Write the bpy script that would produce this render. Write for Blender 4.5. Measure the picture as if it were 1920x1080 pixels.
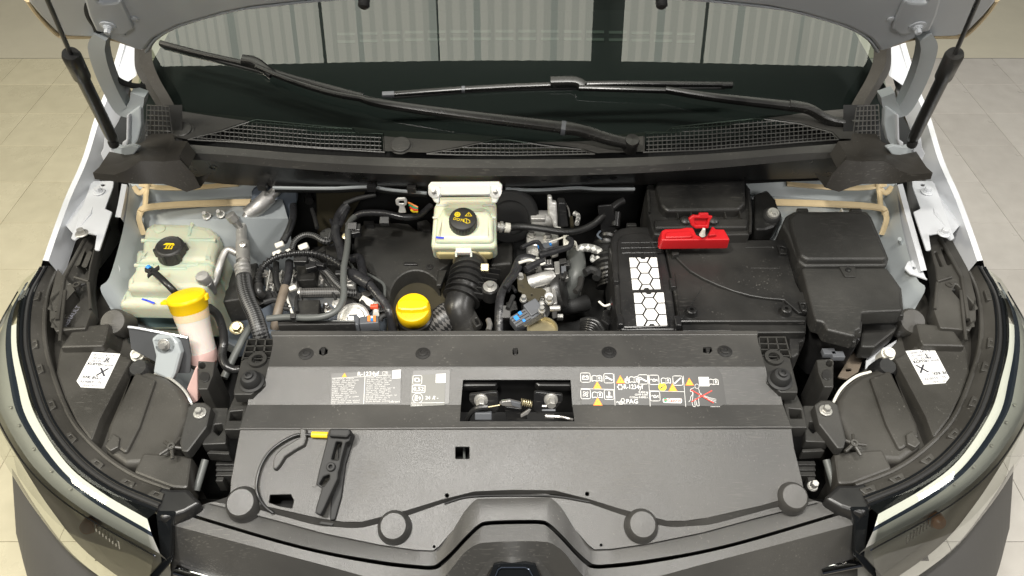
import bpy, bmesh, math, random
from mathutils import Vector, Matrix
from mathutils.geometry import tessellate_polygon
random.seed(7)
R = math.radians
scene = bpy.context.scene
for o in list(bpy.data.objects):
    bpy.data.objects.remove(o)

# ------------------------------------------------------------------ camera, world, lights, exposure
FPX, CAM_H, PITCH = 1397.0, 1.93, 45.0
cd = bpy.data.cameras.new('camera'); cam = bpy.data.objects.new('camera', cd)
scene.collection.objects.link(cam)
cam.location = (0, 0, CAM_H); cam.rotation_euler = (R(90 - PITCH), 0, 0)
cd.sensor_width = 36; cd.lens = FPX / 1920 * 36; cd.clip_start = .02; cd.clip_end = 100
scene.camera = cam

world = bpy.data.worlds.new('World'); scene.world = world; world.use_nodes = True
bg = world.node_tree.nodes['Background']
bg.inputs[0].default_value = (.80, .86, 1.0, 1); bg.inputs[1].default_value = .045

def area_lamp(name, loc, target, sx, sy, power, col):
    ld = bpy.data.lights.new(name, 'AREA'); ld.shape = 'RECTANGLE'
    ld.size = sx; ld.size_y = sy; ld.energy = power; ld.color = col
    o = bpy.data.objects.new(name, ld); scene.collection.objects.link(o)
    o.location = loc
    o.rotation_euler = (Vector(target) - Vector(loc)).to_track_quat('-Z', 'Y').to_euler()
    return o
area_lamp('hall_lamp', (-1.0, -.30, 3.9), (-.1, 1.0, .9), .30, .30, 76, (1.0, .96, .89))
area_lamp('hall_lamp', (.62, .22, 4.1), (.5, .7, .9), .5, .36, 64, (1.0, .97, .91))
area_lamp('hall_lamp', (-.35, .12, 4.1), (-.3, .7, .9), .7, .36, 50, (1.0, .97, .91))
area_lamp('hall_lamp', (.35, -2.5, 3.8), (.0, 1.0, 1.2), 1.4, .5, 54, (1.0, .98, .94))  # fill added in front to brighten the bonnet underside
area_lamp('hall_lamp', (-3.9, .1, 4.0), (-2.7, 2.6, 0), 1.2, 1.2, 120, (1.0, .92, .74))
area_lamp('hall_lamp', (3.9, .1, 4.0), (2.8, 2.6, 0), 1.2, 1.2, 112, (1.0, .97, .94))
scene.view_settings.view_transform = 'Standard'; scene.view_settings.look = 'None'
scene.view_settings.exposure = 0; scene.view_settings.gamma = 1
scene.view_settings.use_curve_mapping = False
try:
    scene.cycles.max_bounces = 8; scene.cycles.transparent_max_bounces = 12
    scene.cycles.caustics_reflective = False; scene.cycles.caustics_refractive = False
    scene.cycles.sample_clamp_indirect = 4
except Exception: pass

# ------------------------------------------------------------------ pixel -> point on a plane
_c, _s = math.cos(R(PITCH)), math.sin(R(PITCH))
CAM = Vector((0, 0, CAM_H))
def ray(px, py):
    a, b = (px - 960) / FPX, (540 - py) / FPX
    return Vector((a, _c + b * _s, -_s + b * _c))
def P(px, py, z=None, y=None):
    d = ray(px, py)
    t = (z - CAM_H) / d.z if z is not None else y / d.y
    return CAM + d * t
def MX(x): return 1923 - x                       # the car's mirror line in the picture
def mir(pts): return [(MX(p[0]),) + tuple(p[1:]) for p in pts]

class PL:                                        # a plane with its own two axes
    def __init__(s, o, n, u=(1, 0, 0)):
        s.o = Vector(o); s.n = Vector(n).normalized()
        u = Vector(u); s.u = (u - s.n * u.dot(s.n)).normalized(); s.v = s.n.cross(s.u)
    def hit(s, px, py):
        d = ray(px, py); t = (s.o - CAM).dot(s.n) / d.dot(s.n); return CAM + d * t
    def uv(s, px, py):
        w = s.hit(px, py) - s.o; return (w.dot(s.u), w.dot(s.v))
    def w(s, u, v, h=0): return s.o + s.u * u + s.v * v + s.n * h
    def up(s, h): return PL(s.o + s.n * h, s.n, s.u)
def plane(px, py, z, sy=0, sx=0, u=(1, 0, 0)): return PL(P(px, py, z=z), (-sx, -sy, 1), u)
def vplane(px, py, y, lean=0, sx=0):             # upright plane facing the camera
    return PL(P(px, py, y=y), (sx, -1, lean))

# ------------------------------------------------------------------ materials
MATS = {}
def mat(name, col, rough=.5, metal=0, bump=0, bscale=400, var=0, vscale=6, rvar=0, **kw):
    m = bpy.data.materials.new(name); m.use_nodes = True
    nt = m.node_tree; b = nt.nodes['Principled BSDF']
    col = tuple(col) + (1,)
    b.inputs['Base Color'].default_value = col; b.inputs['Roughness'].default_value = rough
    b.inputs['Metallic'].default_value = metal
    for k, v in kw.items():
        key = k.replace('_', ' ')
        if key in b.inputs: b.inputs[key].default_value = v
    tc = nt.nodes.new('ShaderNodeTexCoord')
    if var or rvar:
        n = nt.nodes.new('ShaderNodeTexNoise'); n.inputs['Scale'].default_value = vscale
        n.inputs['Detail'].default_value = 6; n.inputs['Roughness'].default_value = .65
        nt.links.new(tc.outputs['Object'], n.inputs['Vector'])
        if var:
            mx = nt.nodes.new('ShaderNodeMix'); mx.data_type = 'RGBA'
            mx.inputs['A'].default_value = tuple(c * (1 - var) for c in col[:3]) + (1,)
            mx.inputs['B'].default_value = tuple(min(1, c * (1 + var)) for c in col[:3]) + (1,)
            nt.links.new(n.outputs['Fac'], mx.inputs['Factor']); nt.links.new(mx.outputs['Result'], b.inputs['Base Color'])
        if rvar:
            mr = nt.nodes.new('ShaderNodeMapRange'); mr.inputs['From Min'].default_value = .3; mr.inputs['From Max'].default_value = .7
            mr.inputs['To Min'].default_value = rough - rvar; mr.inputs['To Max'].default_value = rough + rvar
            nt.links.new(n.outputs['Fac'], mr.inputs['Value']); nt.links.new(mr.outputs['Result'], b.inputs['Roughness'])
    if bump:
        n2 = nt.nodes.new('ShaderNodeTexNoise'); n2.inputs['Scale'].default_value = bscale; n2.inputs['Detail'].default_value = 3
        nt.links.new(tc.outputs['Object'], n2.inputs['Vector'])
        bp = nt.nodes.new('ShaderNodeBump'); bp.inputs['Strength'].default_value = bump; bp.inputs['Distance'].default_value = .001
        nt.links.new(n2.outputs['Fac'], bp.inputs['Height']); nt.links.new(bp.outputs['Normal'], b.inputs['Normal'])
    MATS[name] = m
    return m
mat('black_plastic', (.022, .0215, .020), .42, bump=.35, bscale=900, var=.25, vscale=9, rvar=.07)
mat('cover_plastic', (.045, .044, .042), .33, bump=.30, bscale=1100, var=.14, vscale=7, rvar=.05)
mat('housing_plastic', (.033, .031, .027), .40, bump=.25, bscale=700, var=.2, vscale=8, rvar=.06)
mat('smooth_black', (.013, .013, .0135), .30, var=.2, vscale=12, rvar=.06)
mat('gloss_black', (.008, .009, .010), .08)
mat('rubber', (.016, .016, .016), .62, bump=.2, bscale=500)
mat('hose_rubber', (.018, .018, .018), .32, rvar=.08, vscale=30)
mat('tape', (.022, .022, .024), .34, bump=1.0, bscale=110, var=.4, vscale=60, rvar=.12)
mat('void', (.006, .006, .006), .8)  # near black for gaps and hollows; their shade sits in the colour
mat('white_paint', (.56, .575, .60), .25, Coat_Weight=.6, Coat_Roughness=.06)
mat('inner_paint', (.38, .41, .42), .38, var=.10, vscale=5, Coat_Weight=.15)
mat('bonnet_paint', (.50, .525, .555), .35, var=.06, vscale=4, Coat_Weight=.2)
mat('dark_paint', (.12, .14, .17), .4, var=.2, vscale=5)
mat('panel_grey', (.085, .088, .092), .4, var=.2, vscale=6)
mat('sealant', (.66, .52, .31), .6, bump=.5, bscale=90, var=.15, vscale=30)
mat('tank_plastic', (.50, .51, .39), .35, var=.05, vscale=8, Subsurface_Weight=.35, Subsurface_Scale=.03)
mat('tank_fluid', (.26, .40, .40), .3, var=.35, vscale=9)
mat('brake_plastic', (.86, .81, .61), .35, Subsurface_Weight=.4, Subsurface_Scale=.03)
mat('brake_white', (.78, .76, .69), .38, Subsurface_Weight=.2, Subsurface_Scale=.02)
mat('fluid_yellow', (.70, .60, .30), .3)
mat('neck_plastic', (.74, .66, .60), .4, Subsurface_Weight=.4, Subsurface_Scale=.02)
mat('neck_orange', (.74, .56, .36), .4, Subsurface_Weight=.3, Subsurface_Scale=.02)
mat('pink_fluid', (.68, .46, .42), .35, var=.2, vscale=12)
mat('yellow_cap', (.88, .56, .006), .36, bump=.1, bscale=300)
mat('yellow_sleeve', (.86, .62, .03), .4)
mat('red_plastic', (.56, .012, .016), .38)
mat('clip_red', (.7, .08, .03), .4)
mat('alu', (.50, .49, .47), .46, metal=.75, bump=.5, bscale=120, var=.15, vscale=25, rvar=.08)
mat('cast_alu', (.66, .65, .62), .42, metal=.65, bump=.9, bscale=160, var=.25, vscale=20, rvar=.1)
mat('steel', (.62, .60, .57), .32, metal=.85, var=.1, vscale=40)
mat('zinc', (.52, .51, .48), .38, metal=.7, bump=.3, bscale=200, var=.2, vscale=60)
mat('brass', (.55, .48, .30), .35, metal=.8, var=.2, vscale=30)
mat('bracket', (.052, .045, .028), .42, var=.2, vscale=20)
mat('chrome', (.80, .80, .82), .07, metal=1)
mat('dark_chrome', (.04, .05, .07), .08, metal=.4)
mat('silver_bowl', (.52, .515, .48), .30, metal=.3, var=.2, vscale=6)
mat('light_strip', (.78, .77, .72), .45, bump=.5, bscale=260)
mat('reflector', (.30, .29, .22), .30, metal=.5, var=.25, vscale=7)
mat('bumper_plastic', (.085, .083, .080), .5, bump=.2, bscale=500)
mat('print_white', (.80, .79, .76), .5)
mat('paper_white', (.80, .80, .78), .45)
mat('print_black', (.03, .03, .04), .5)
mat('print_grey', (.16, .16, .19), .5)
mat('print_orange', (.80, .22, .01), .5)
mat('print_yellow', (.85, .62, .01), .5)
mat('print_red', (.72, .04, .02), .5)
mat('print_green', (.02, .30, .14), .5)
mat('film_dark', (.030, .029, .027), .40)
mat('film_pale', (.085, .083, .068), .38)
mat('film_clear', (.058, .056, .052), .34)
mat('blue_mark', (.04, .07, .60), .4)
mat('filter_white', (.85, .84, .82), .6)
mat('connector_blue', (.03, .25, .70), .4)
mat('connector_orange', (.80, .25, .06), .4)
mat('connector_grey', (.10, .105, .115), .4)
mat('brown_sheath', (.16, .13, .10), .5, bump=.5, bscale=100, var=.3, vscale=30)
mat('pipe_grey', (.10, .105, .10), .42)
mat('white_clip', (.72, .70, .63), .4)
mat('amber', (.55, .24, .10), .3)
mat('dash', (.012, .013, .014), .6)
mat('dash_line', (.075, .08, .075), .5)
mat('trim_brown', (.030, .027, .023), .45, bump=.2, bscale=500)

mat('wiper_black', (.008, .008, .008), .24, rvar=.06, vscale=12)
mat('battery_black', (.008, .008, .008), .36, var=.2, vscale=12, rvar=.05)
def dusty(name, amount=.5, dust=(.20, .19, .17), s1=5, s2=260):
    m = MATS[name]; nt = m.node_tree; b = nt.nodes['Principled BSDF']; tc = nt.nodes.new('ShaderNodeTexCoord')
    def noise(sc, lo, hi, det=4):
        n = nt.nodes.new('ShaderNodeTexNoise'); n.inputs['Scale'].default_value = sc; n.inputs['Detail'].default_value = det
        nt.links.new(tc.outputs['Object'], n.inputs['Vector'])
        r = nt.nodes.new('ShaderNodeMapRange'); r.inputs['From Min'].default_value = lo; r.inputs['From Max'].default_value = hi
        nt.links.new(n.outputs['Fac'], r.inputs['Value']); return r.outputs['Result']
    def mul(a, c):
        k = nt.nodes.new('ShaderNodeMath'); k.operation = 'MULTIPLY'; nt.links.new(a, k.inputs[0])
        if isinstance(c, float): k.inputs[1].default_value = c
        else: nt.links.new(c, k.inputs[1])
        return k.outputs[0]
    film = mul(noise(s1, .42, .72, 8), .22 * amount); speck = mul(mul(noise(s2, .69, .73, 1), noise(s1 * 2.3, .48, .65)), .45 * amount)
    # fine hairline scuffs
    mp_ = nt.nodes.new('ShaderNodeMapping'); mp_.inputs['Scale'].default_value = (60, 900, 300); mp_.inputs['Rotation'].default_value = (0, 0, .5)
    n3 = nt.nodes.new('ShaderNodeTexNoise'); n3.inputs['Scale'].default_value = 1; n3.inputs['Detail'].default_value = 0
    nt.links.new(tc.outputs['Object'], mp_.inputs[0]); nt.links.new(mp_.outputs[0], n3.inputs['Vector'])
    r3 = nt.nodes.new('ShaderNodeMapRange'); r3.inputs['From Min'].default_value = .68; r3.inputs['From Max'].default_value = .74; nt.links.new(n3.outputs['Fac'], r3.inputs['Value'])
    scuff = mul(mul(r3.outputs['Result'], noise(s1 * 1.4, .5, .62)), .3 * amount)
    ad = nt.nodes.new('ShaderNodeMath'); nt.links.new(film, ad.inputs[0]); nt.links.new(speck, ad.inputs[1])
    ad2 = nt.nodes.new('ShaderNodeMath'); ad2.use_clamp = True; nt.links.new(ad.outputs[0], ad2.inputs[0]); nt.links.new(scuff, ad2.inputs[1])
    mx = nt.nodes.new('ShaderNodeMix'); mx.data_type = 'RGBA'; mx.inputs['B'].default_value = dust + (1,)
    src = b.inputs['Base Color'].links[0].from_socket if b.inputs['Base Color'].links else None
    if src: nt.links.new(src, mx.inputs['A'])
    else: mx.inputs['A'].default_value = b.inputs['Base Color'].default_value
    nt.links.new(ad2.outputs[0], mx.inputs['Factor']); nt.links.new(mx.outputs['Result'], b.inputs['Base Color'])
    r0 = b.inputs['Roughness'].links[0].from_socket if b.inputs['Roughness'].links else None
    k = nt.nodes.new('ShaderNodeMath'); k.operation = 'MULTIPLY_ADD'; k.inputs[1].default_value = .5
    nt.links.new(ad2.outputs[0], k.inputs[0])
    if r0: nt.links.new(r0, k.inputs[2])
    else: k.inputs[2].default_value = b.inputs['Roughness'].default_value
    nt.links.new(k.outputs[0], b.inputs['Roughness'])
for _n, _a in (('cover_plastic', .9), ('housing_plastic', .9), ('black_plastic', .6), ('battery_black', .7), ('smooth_black', .6), ('wiper_black', .4), ('trim_brown', .7), ('bumper_plastic', .6), ('cast_alu', .4)): dusty(_n, _a)
def mat_braid(name, a, b_, su, sv, rough=.4):
    m = mat(name, a, rough); nt = m.node_tree; b = nt.nodes['Principled BSDF']
    uv = nt.nodes.new('ShaderNodeUVMap'); mp = nt.nodes.new('ShaderNodeMapping')
    mp.inputs['Scale'].default_value = (su, sv, 1); mp.inputs['Rotation'].default_value = (0, 0, R(45))
    ck = nt.nodes.new('ShaderNodeTexChecker'); ck.inputs['Scale'].default_value = 1
    ck.inputs['Color1'].default_value = tuple(a) + (1,); ck.inputs['Color2'].default_value = tuple(b_) + (1,)
    nt.links.new(uv.outputs[0], mp.inputs[0]); nt.links.new(mp.outputs[0], ck.inputs['Vector'])
    nt.links.new(ck.outputs['Color'], b.inputs['Base Color'])
    bp = nt.nodes.new('ShaderNodeBump'); bp.inputs['Strength'].default_value = .5; bp.inputs['Distance'].default_value = .001
    nt.links.new(ck.outputs['Fac'], bp.inputs['Height']); nt.links.new(bp.outputs['Normal'], b.inputs['Normal'])
mat_braid('braid', (.010, .010, .010), (.10, .10, .10), 9, 330)
mat_braid('braid_fine', (.02, .02, .02), (.13, .125, .12), 14, 420)
mat_braid('foil', (.25, .25, .24), (.75, .74, .70), 6, 120, .3)

def mat_glass(name, tint, ior, rough=.0):
    m = bpy.data.materials.new(name); m.use_nodes = True; nt = m.node_tree
    nt.nodes.remove(nt.nodes['Principled BSDF']); out = nt.nodes['Material Output']
    fr = nt.nodes.new('ShaderNodeFresnel'); fr.inputs['IOR'].default_value = ior
    tr = nt.nodes.new('ShaderNodeBsdfTransparent'); tr.inputs[0].default_value = tuple(tint) + (1,)
    gl = nt.nodes.new('ShaderNodeBsdfGlossy'); gl.inputs['Roughness'].default_value = rough
    mx = nt.nodes.new('ShaderNodeMixShader')
    nt.links.new(fr.outputs[0], mx.inputs[0]); nt.links.new(tr.outputs[0], mx.inputs[1]); nt.links.new(gl.outputs[0], mx.inputs[2])
    nt.links.new(mx.outputs[0], out.inputs[0]); MATS[name] = m
mat_glass('windscreen_glass', (.62, .72, .66), 1.88)
mat_glass('lens_glass', (.88, .90, .86), 1.6)

def mat_emit(name, col, strength, stripes=False):
    m = bpy.data.materials.new(name); m.use_nodes = True; nt = m.node_tree
    nt.nodes.remove(nt.nodes['Principled BSDF']); e = nt.nodes.new('ShaderNodeEmission')
    e.inputs[0].default_value = tuple(col) + (1,); e.inputs[1].default_value = strength
    nt.links.new(e.outputs[0], nt.nodes['Material Output'].inputs[0]); MATS[name] = m

# ------------------------------------------------------------------ mesh builder
def catmull(pts, n=6, closed=False):
    pts = [Vector(p) for p in pts]
    if len(pts) < 3: return pts
    out = []; L = len(pts)
    for i in range(L if closed else L - 1):
        if closed: a, b, c, d = pts[i - 1], pts[i], pts[(i + 1) % L], pts[(i + 2) % L]
        else:
            b, c = pts[i], pts[i + 1]; a = pts[i - 1] if i else b * 2 - c
            d = pts[i + 2] if i + 2 < L else c * 2 - b
        for k in range(n):
            t = k / n
            out.append(.5 * ((2 * b) + (c - a) * t + (2 * a - 5 * b + 4 * c - d) * t * t + (3 * b - a - 3 * c + d) * t ** 3))
    if not closed: out.append(pts[-1])
    return out
def area2(p): return sum(p[i - 1][0] * p[i][1] - p[i][0] * p[i - 1][1] for i in range(len(p))) / 2
def fillet(pts, r, n=4):
    if r <= 0: return [tuple(p[:2]) for p in pts]
    out = []; L = len(pts)
    for i in range(L):
        p0, p1, p2 = Vector(pts[i - 1][:2]), Vector(pts[i][:2]), Vector(pts[(i + 1) % L][:2])
        a, b = p0 - p1, p2 - p1; la, lb = a.length, b.length
        if la < 1e-7 or lb < 1e-7: continue
        a /= la; b /= lb; cs = max(-1, min(1, a.dot(b))); ang = math.acos(cs)
        if ang > 2.95: out.append(tuple(p1)); continue
        d = min(r / math.tan(ang / 2), la * .45, lb * .45)
        q0, q1 = p1 + a * d, p1 + b * d
        for k in range(n + 1):
            t = k / n
            out.append(tuple(q0 * (1 - t) ** 2 + p1 * (2 * t * (1 - t)) + q1 * t * t))
    return out
def offset(pts, d):                              # counter-clockwise loop: positive d moves outward
    L = len(pts); out = []
    for i in range(L):
        p0, p1, p2 = Vector(pts[i - 1]), Vector(pts[i]), Vector(pts[(i + 1) % L])
        a, b = (p1 - p0), (p2 - p1)
        if a.length < 1e-9: a = b
        if b.length < 1e-9: b = a
        a = a.normalized(); b = b.normalized()
        n = Vector((a.y + b.y, -a.x - b.x))
        if n.length < 1e-6: n = Vector((a.y, -a.x))
        n.normalize(); c = max(.5, n.dot(Vector((a.y, -a.x))))
        out.append(tuple(p1 + n * (d / c)))
    return out

class MB:
    def __init__(s): s.v = []; s.f = []; s.m = []; s.uv = []; s.mats = []; s.flatf = set()
    def mi(s, name):
        if name not in s.mats: s.mats.append(name)
        return s.mats.index(name)
    def add(s, verts, faces, m, uvs=None):
        b = len(s.v); s.v += [tuple(p) for p in verts]; k = s.mi(m)
        for i, f in enumerate(faces):
            s.f.append(tuple(b + j for j in f)); s.m.append(k); s.uv.append(uvs[i] if uvs else None)
        return s
    # prism on a plane; pts are pixels unless local is set; holes likewise
    def plate(s, pl, pts, depth, m, bev=.002, rnd=.004, holes=(), taper=0, local=False, hrnd=None, seg=2, side=None, smooth=0):
        def loc(q): return [tuple(p[:2]) for p in q] if local else [pl.uv(p[0], p[1]) for p in q]
        outer = loc(pts)
        if smooth: outer = [tuple(p[:2]) for p in catmull([(a, b, 0) for a, b in outer], smooth, True)]
        if area2(outer) < 0: outer.reverse()
        outer = fillet(outer, rnd)
        loops = [outer]
        for h in holes:
            q = loc(h)
            if area2(q) > 0: q.reverse()
            loops.append(fillet(q, rnd if hrnd is None else hrnd))
        rings = []
        for k in range(seg + 1):
            a = k / seg * math.pi / 2
            rings.append((-bev * (1 - math.sin(a)), -bev * (1 - math.cos(a)))) if bev > 0 else None
        if bev <= 0: rings = [(0, 0)]
        rings.append((taper, -max(depth, bev * 1.1)))
        V = []; F = []; caps_t = []; caps_b = []; S = []
        for li, lp in enumerate(loops):
            n = len(lp); base = len(V)
            for (off, h) in rings:
                q = offset(lp, off) if abs(off) > 1e-9 else lp
                V += [pl.w(a, b, h) for a, b in q]
            for r in range(len(rings) - 1):
                for i in range(n):
                    j = (i + 1) % n
                    (S if r == len(rings) - 2 else F).append((base + r * n + i, base + (r + 1) * n + i, base + (r + 1) * n + j, base + r * n + j))
            caps_t.append((base, n)); caps_b.append((base + (len(rings) - 1) * n, n))
        def cap(c, flip):
            idx = [i for (b, n) in c for i in range(b, b + n)]
            tl = tessellate_polygon([[V[i] for i in range(b, b + n)] for (b, n) in c])
            for t in tl:
                f = [idx[k] for k in t]
                nn = (V[f[1]] - V[f[0]]).cross(V[f[2]] - V[f[0]]).dot(pl.n)
                if (nn < 0) != flip: f.reverse()
                F.append(tuple(f))
        nf = len(F); cap(caps_t, False); cap(caps_b, True)
        f0 = len(s.f); s.add(V, F, m); s.flatf.update(range(f0 + nf, f0 + len(F)))
        b = len(s.v) - len(V); k = s.mi(side or m)
        for f in S: s.f.append(tuple(b + j for j in f)); s.m.append(k); s.uv.append(None)
        return s
    def box(s, pl, u0, u1, v0, v1, top, depth, m, bev=.0015, rnd=.002, taper=0):
        return s.plate(pl.up(top), [(u0, v0), (u1, v0), (u1, v1), (u0, v1)], depth, m, bev, rnd, taper=taper, local=True)
    def tube(s, pts, r, m, seg=10, n=6, cap=True, rf=None, smooth=True, flat=1):
        c = catmull(pts, n) if smooth else [Vector(p) for p in pts]
        L = [0]
        for i in range(1, len(c)): L.append(L[-1] + (c[i] - c[i - 1]).length)
        V = []; F = []; U = []
        t0 = (c[1] - c[0]).normalized(); nrm = t0.orthogonal().normalized()
        if abs(t0.z) < .9: nrm = (Vector((0, 0, 1)) - t0 * t0.z).normalized()
        for i, p in enumerate(c):
            t = (c[min(i + 1, len(c) - 1)] - c[max(i - 1, 0)]).normalized()
            nrm = (nrm - t * nrm.dot(t)).normalized(); bn = t.cross(nrm)
            rr = rf(L[i], L[i] / max(L[-1], 1e-9)) if rf else r
            for k in range(seg):
                a = 2 * math.pi * k / seg
                V.append(p + (nrm * math.cos(a) * flat + bn * math.sin(a)) * rr)
        for i in range(len(c) - 1):
            for k in range(seg):
                k2 = (k + 1) % seg
                F.append((i * seg + k, i * seg + k2, (i + 1) * seg + k2, (i + 1) * seg + k))
                U.append(((k / seg, L[i]), ((k + 1) / seg, L[i]), ((k + 1) / seg, L[i + 1]), (k / seg, L[i + 1])))
        if cap:
            F.append(tuple(range(seg - 1, -1, -1))); U.append(None)
            e = (len(c) - 1) * seg; F.append(tuple(range(e, e + seg))); U.append(None)
        return s.add(V, F, m, U)
    def corrugated(s, pts, r, m, pitch=.006, amp=.16, seg=12):
        c = catmull(pts, 10); L = sum((c[i + 1] - c[i]).length for i in range(len(c) - 1))
        # resample evenly, four samples a ring
        n = max(8, int(L / pitch * 4)); cum = [0]
        for i in range(1, len(c)): cum.append(cum[-1] + (c[i] - c[i - 1]).length)
        q = []; j = 0
        for k in range(n + 1):
            d = L * k / n
            while j < len(c) - 2 and cum[j + 1] < d: j += 1
            t = (d - cum[j]) / max(cum[j + 1] - cum[j], 1e-9); q.append(c[j].lerp(c[j + 1], min(1, t)))
        return s.tube(q, r, m, seg, smooth=False, rf=lambda d, f: r * (1 + amp * (1 if int(round(d / pitch * 4)) % 4 in (0, 1) else -1)))
    def lathe(s, o, axis, prof, m, seg=24, start=0, up=None):
        o = Vector(o); ax = Vector(axis).normalized(); x = ax.orthogonal().normalized()
        if up is not None: x = (Vector(up) - ax * Vector(up).dot(ax)).normalized()
        y = ax.cross(x); V = []; F = []; n = len(prof)
        for k in range(seg):
            a = 2 * math.pi * k / seg + start
            for (r, h) in prof: V.append(o + ax * h + (x * math.cos(a) + y * math.sin(a)) * r)
        for k in range(seg):
            k2 = (k + 1) % seg
            for i in range(n - 1): F.append((k * n + i, k2 * n + i, k2 * n + i + 1, k * n + i + 1))
        if prof[0][0] > 1e-6: F.append(tuple(k * n for k in range(seg - 1, -1, -1)))
        if prof[-1][0] > 1e-6: F.append(tuple(k * n + n - 1 for k in range(seg)))
        return s.add(V, F, m)
    def loft(s, rows, m, closed=False, thick=0):
        n = len(rows[0]); V = [p for r in rows for p in r]; F = []
        for i in range(len(rows) - 1):
            for k in range(n if closed else n - 1):
                k2 = (k + 1) % n
                F.append((i * n + k, (i + 1) * n + k, (i + 1) * n + k2, i * n + k2))
        return s.add(V, F, m)
    def flat(s, pl, pts, m, h=.0004, local=True):
        q = [tuple(p[:2]) for p in pts] if local else [pl.uv(*p[:2]) for p in pts]
        if area2(q) < 0: q.reverse()
        V = [pl.w(a, b, h) for a, b in q]
        return s.add(V, [tuple(t) if (V[t[1]] - V[t[0]]).cross(V[t[2]] - V[t[0]]).dot(pl.n) > 0 else (t[0], t[2], t[1]) for t in tessellate_polygon([V])], m)
    def stroke(s, pl, pts, w, m, h=.0005, local=True, closed=False):
        q = [Vector(p[:2]) for p in pts] if local else [Vector(pl.uv(*p[:2])) for p in pts]
        L = len(q)
        for i in range(L if closed else L - 1):
            a, b = q[i], q[(i + 1) % L]; d = (b - a)
            if d.length < 1e-7: continue
            d.normalize(); n = Vector((-d.y, d.x)) * w / 2; e = d * w * .35
            s.add([pl.w(*(a - e + n), h), pl.w(*(a - e - n), h), pl.w(*(b + e - n), h), pl.w(*(b + e + n), h)], [(0, 1, 2, 3)], m)
        return s
    def text(s, pl, u, v, size, txt, m, align='LEFT', rot=0, h=.0006, sx=1, bold=0, shear=0):
        cu = bpy.data.curves.new('t', 'FONT'); cu.body = txt; cu.size = 1; cu.align_x = align; cu.resolution_u = 2
        cu.offset = bold; cu.shear = shear
        ob = bpy.data.objects.new('t', cu); me = bpy.data.meshes.new_from_object(ob)
        c, sn = math.cos(rot), math.sin(rot)
        V = []
        for p in me.vertices:
            a, b = p.co.x * size * sx, p.co.y * size
            V.append(pl.w(u + a * c - b * sn, v + a * sn + b * c, h))
        s.add(V, [tuple(f.vertices) for f in me.polygons], m)
        bpy.data.objects.remove(ob); bpy.data.curves.remove(cu); bpy.data.meshes.remove(me)
        return s
    def bolt(s, o, axis, r=.008, m='zinc', washer=1.7, h=.007, up=None):
        s.lathe(o, axis, [(r * washer, 0), (r * washer, .0015), (r * washer * .93, .0022), (r * 1.25, .0024), (r * 1.2, .004)], m, 20)
        s.lathe(Vector(o) + Vector(axis).normalized() * .003, axis, [(r, 0), (r, h), (r * .85, h + .0012), (0, h + .0012)], m, 6, start=.3)
        return s
    def build(s, name, parent=None, label=None, angle=38):
        me = bpy.data.meshes.new(name); me.from_pydata(s.v, [], s.f); 
        for n in s.mats: me.materials.append(MATS[n])
        me.polygons.foreach_set('material_index', s.m)
        if any(u for u in s.uv):
            lay = me.uv_layers.new(name='UVMap')
            for p, u in zip(me.polygons, s.uv):
                if u:
                    for k, li in enumerate(p.loop_indices): lay.data[li].uv = u[k]
        me.polygons.foreach_set('use_smooth', [True] * len(me.polygons))
        me.update(); me.set_sharp_from_angle(angle=R(angle))
        if s.flatf: me.polygons.foreach_set('use_smooth', [i not in s.flatf for i in range(len(me.polygons))])
        o = bpy.data.objects.new(name, me); scene.collection.objects.link(o)
        if parent is not None:
            o.parent = parent
            if parent is car: o.matrix_parent_inverse = Matrix.Translation(-car.location)
        if label: o['label'] = label
        return o
def kind(o, k): o['kind'] = k; return o
def ellipse(u, v, a, b, n=16, rot=0):
    return [(u + a * math.cos(2 * math.pi * k / n) * math.cos(rot) - b * math.sin(2 * math.pi * k / n) * math.sin(rot),
             v + a * math.cos(2 * math.pi * k / n) * math.sin(rot) + b * math.sin(2 * math.pi * k / n) * math.cos(rot)) for k in range(n)]
def pxe(px, py, a, b, n=14): return [(px + a * math.cos(2 * math.pi * k / n), py + b * math.sin(2 * math.pi * k / n)) for k in range(n)]
car = bpy.data.objects.new('car', None); scene.collection.objects.link(car); car.location = (0, 1, 0)
car.empty_display_size = .1
# ================================================================== floor, ceiling
def tile_mat(name, a, b, rough):
    m = mat(name, a, rough, rvar=.08, vscale=3); nt = m.node_tree; bs = nt.nodes['Principled BSDF']
    n = nt.nodes.new('ShaderNodeTexNoise'); n.inputs['Scale'].default_value = 14; n.inputs['Detail'].default_value = 8
    g = nt.nodes.new('ShaderNodeNewGeometry'); oi = nt.nodes.new('ShaderNodeObjectInfo')
    nt.links.new(g.outputs['Position'], n.inputs['Vector'])
    ad = nt.nodes.new('ShaderNodeMath'); ad.operation = 'MULTIPLY_ADD'; ad.inputs[1].default_value = .35
    nt.links.new(oi.outputs['Random'], ad.inputs[0]); nt.links.new(n.outputs['Fac'], ad.inputs[2])
    mx = nt.nodes.new('ShaderNodeMix'); mx.data_type = 'RGBA'
    mx.inputs['A'].default_value = tuple(a) + (1,); mx.inputs['B'].default_value = tuple(b) + (1,)
    nt.links.new(ad.outputs[0], mx.inputs['Factor']); nt.links.new(mx.outputs['Result'], bs.inputs['Base Color'])
tile_mat('tile_cream', (.50, .46, .33), (.66, .61, .45), .30)
tile_mat('tile_grey', (.44, .41, .37), (.60, .57, .52), .32)
mat('floor_slab', (.22, .20, .16), .6, var=.2)
mat('polished_floor', (.62, .58, .46), .22, var=.12, vscale=3, rvar=.06)
floor = MB()
fp = PL((0, 0, 0), (0, 0, 1))
floor.add([(-9, -5, -.008), (9, -5, -.008), (9, 3.648, -.008), (-9, 3.648, -.008)], [(0, 1, 2, 3)], 'floor_slab')
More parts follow.
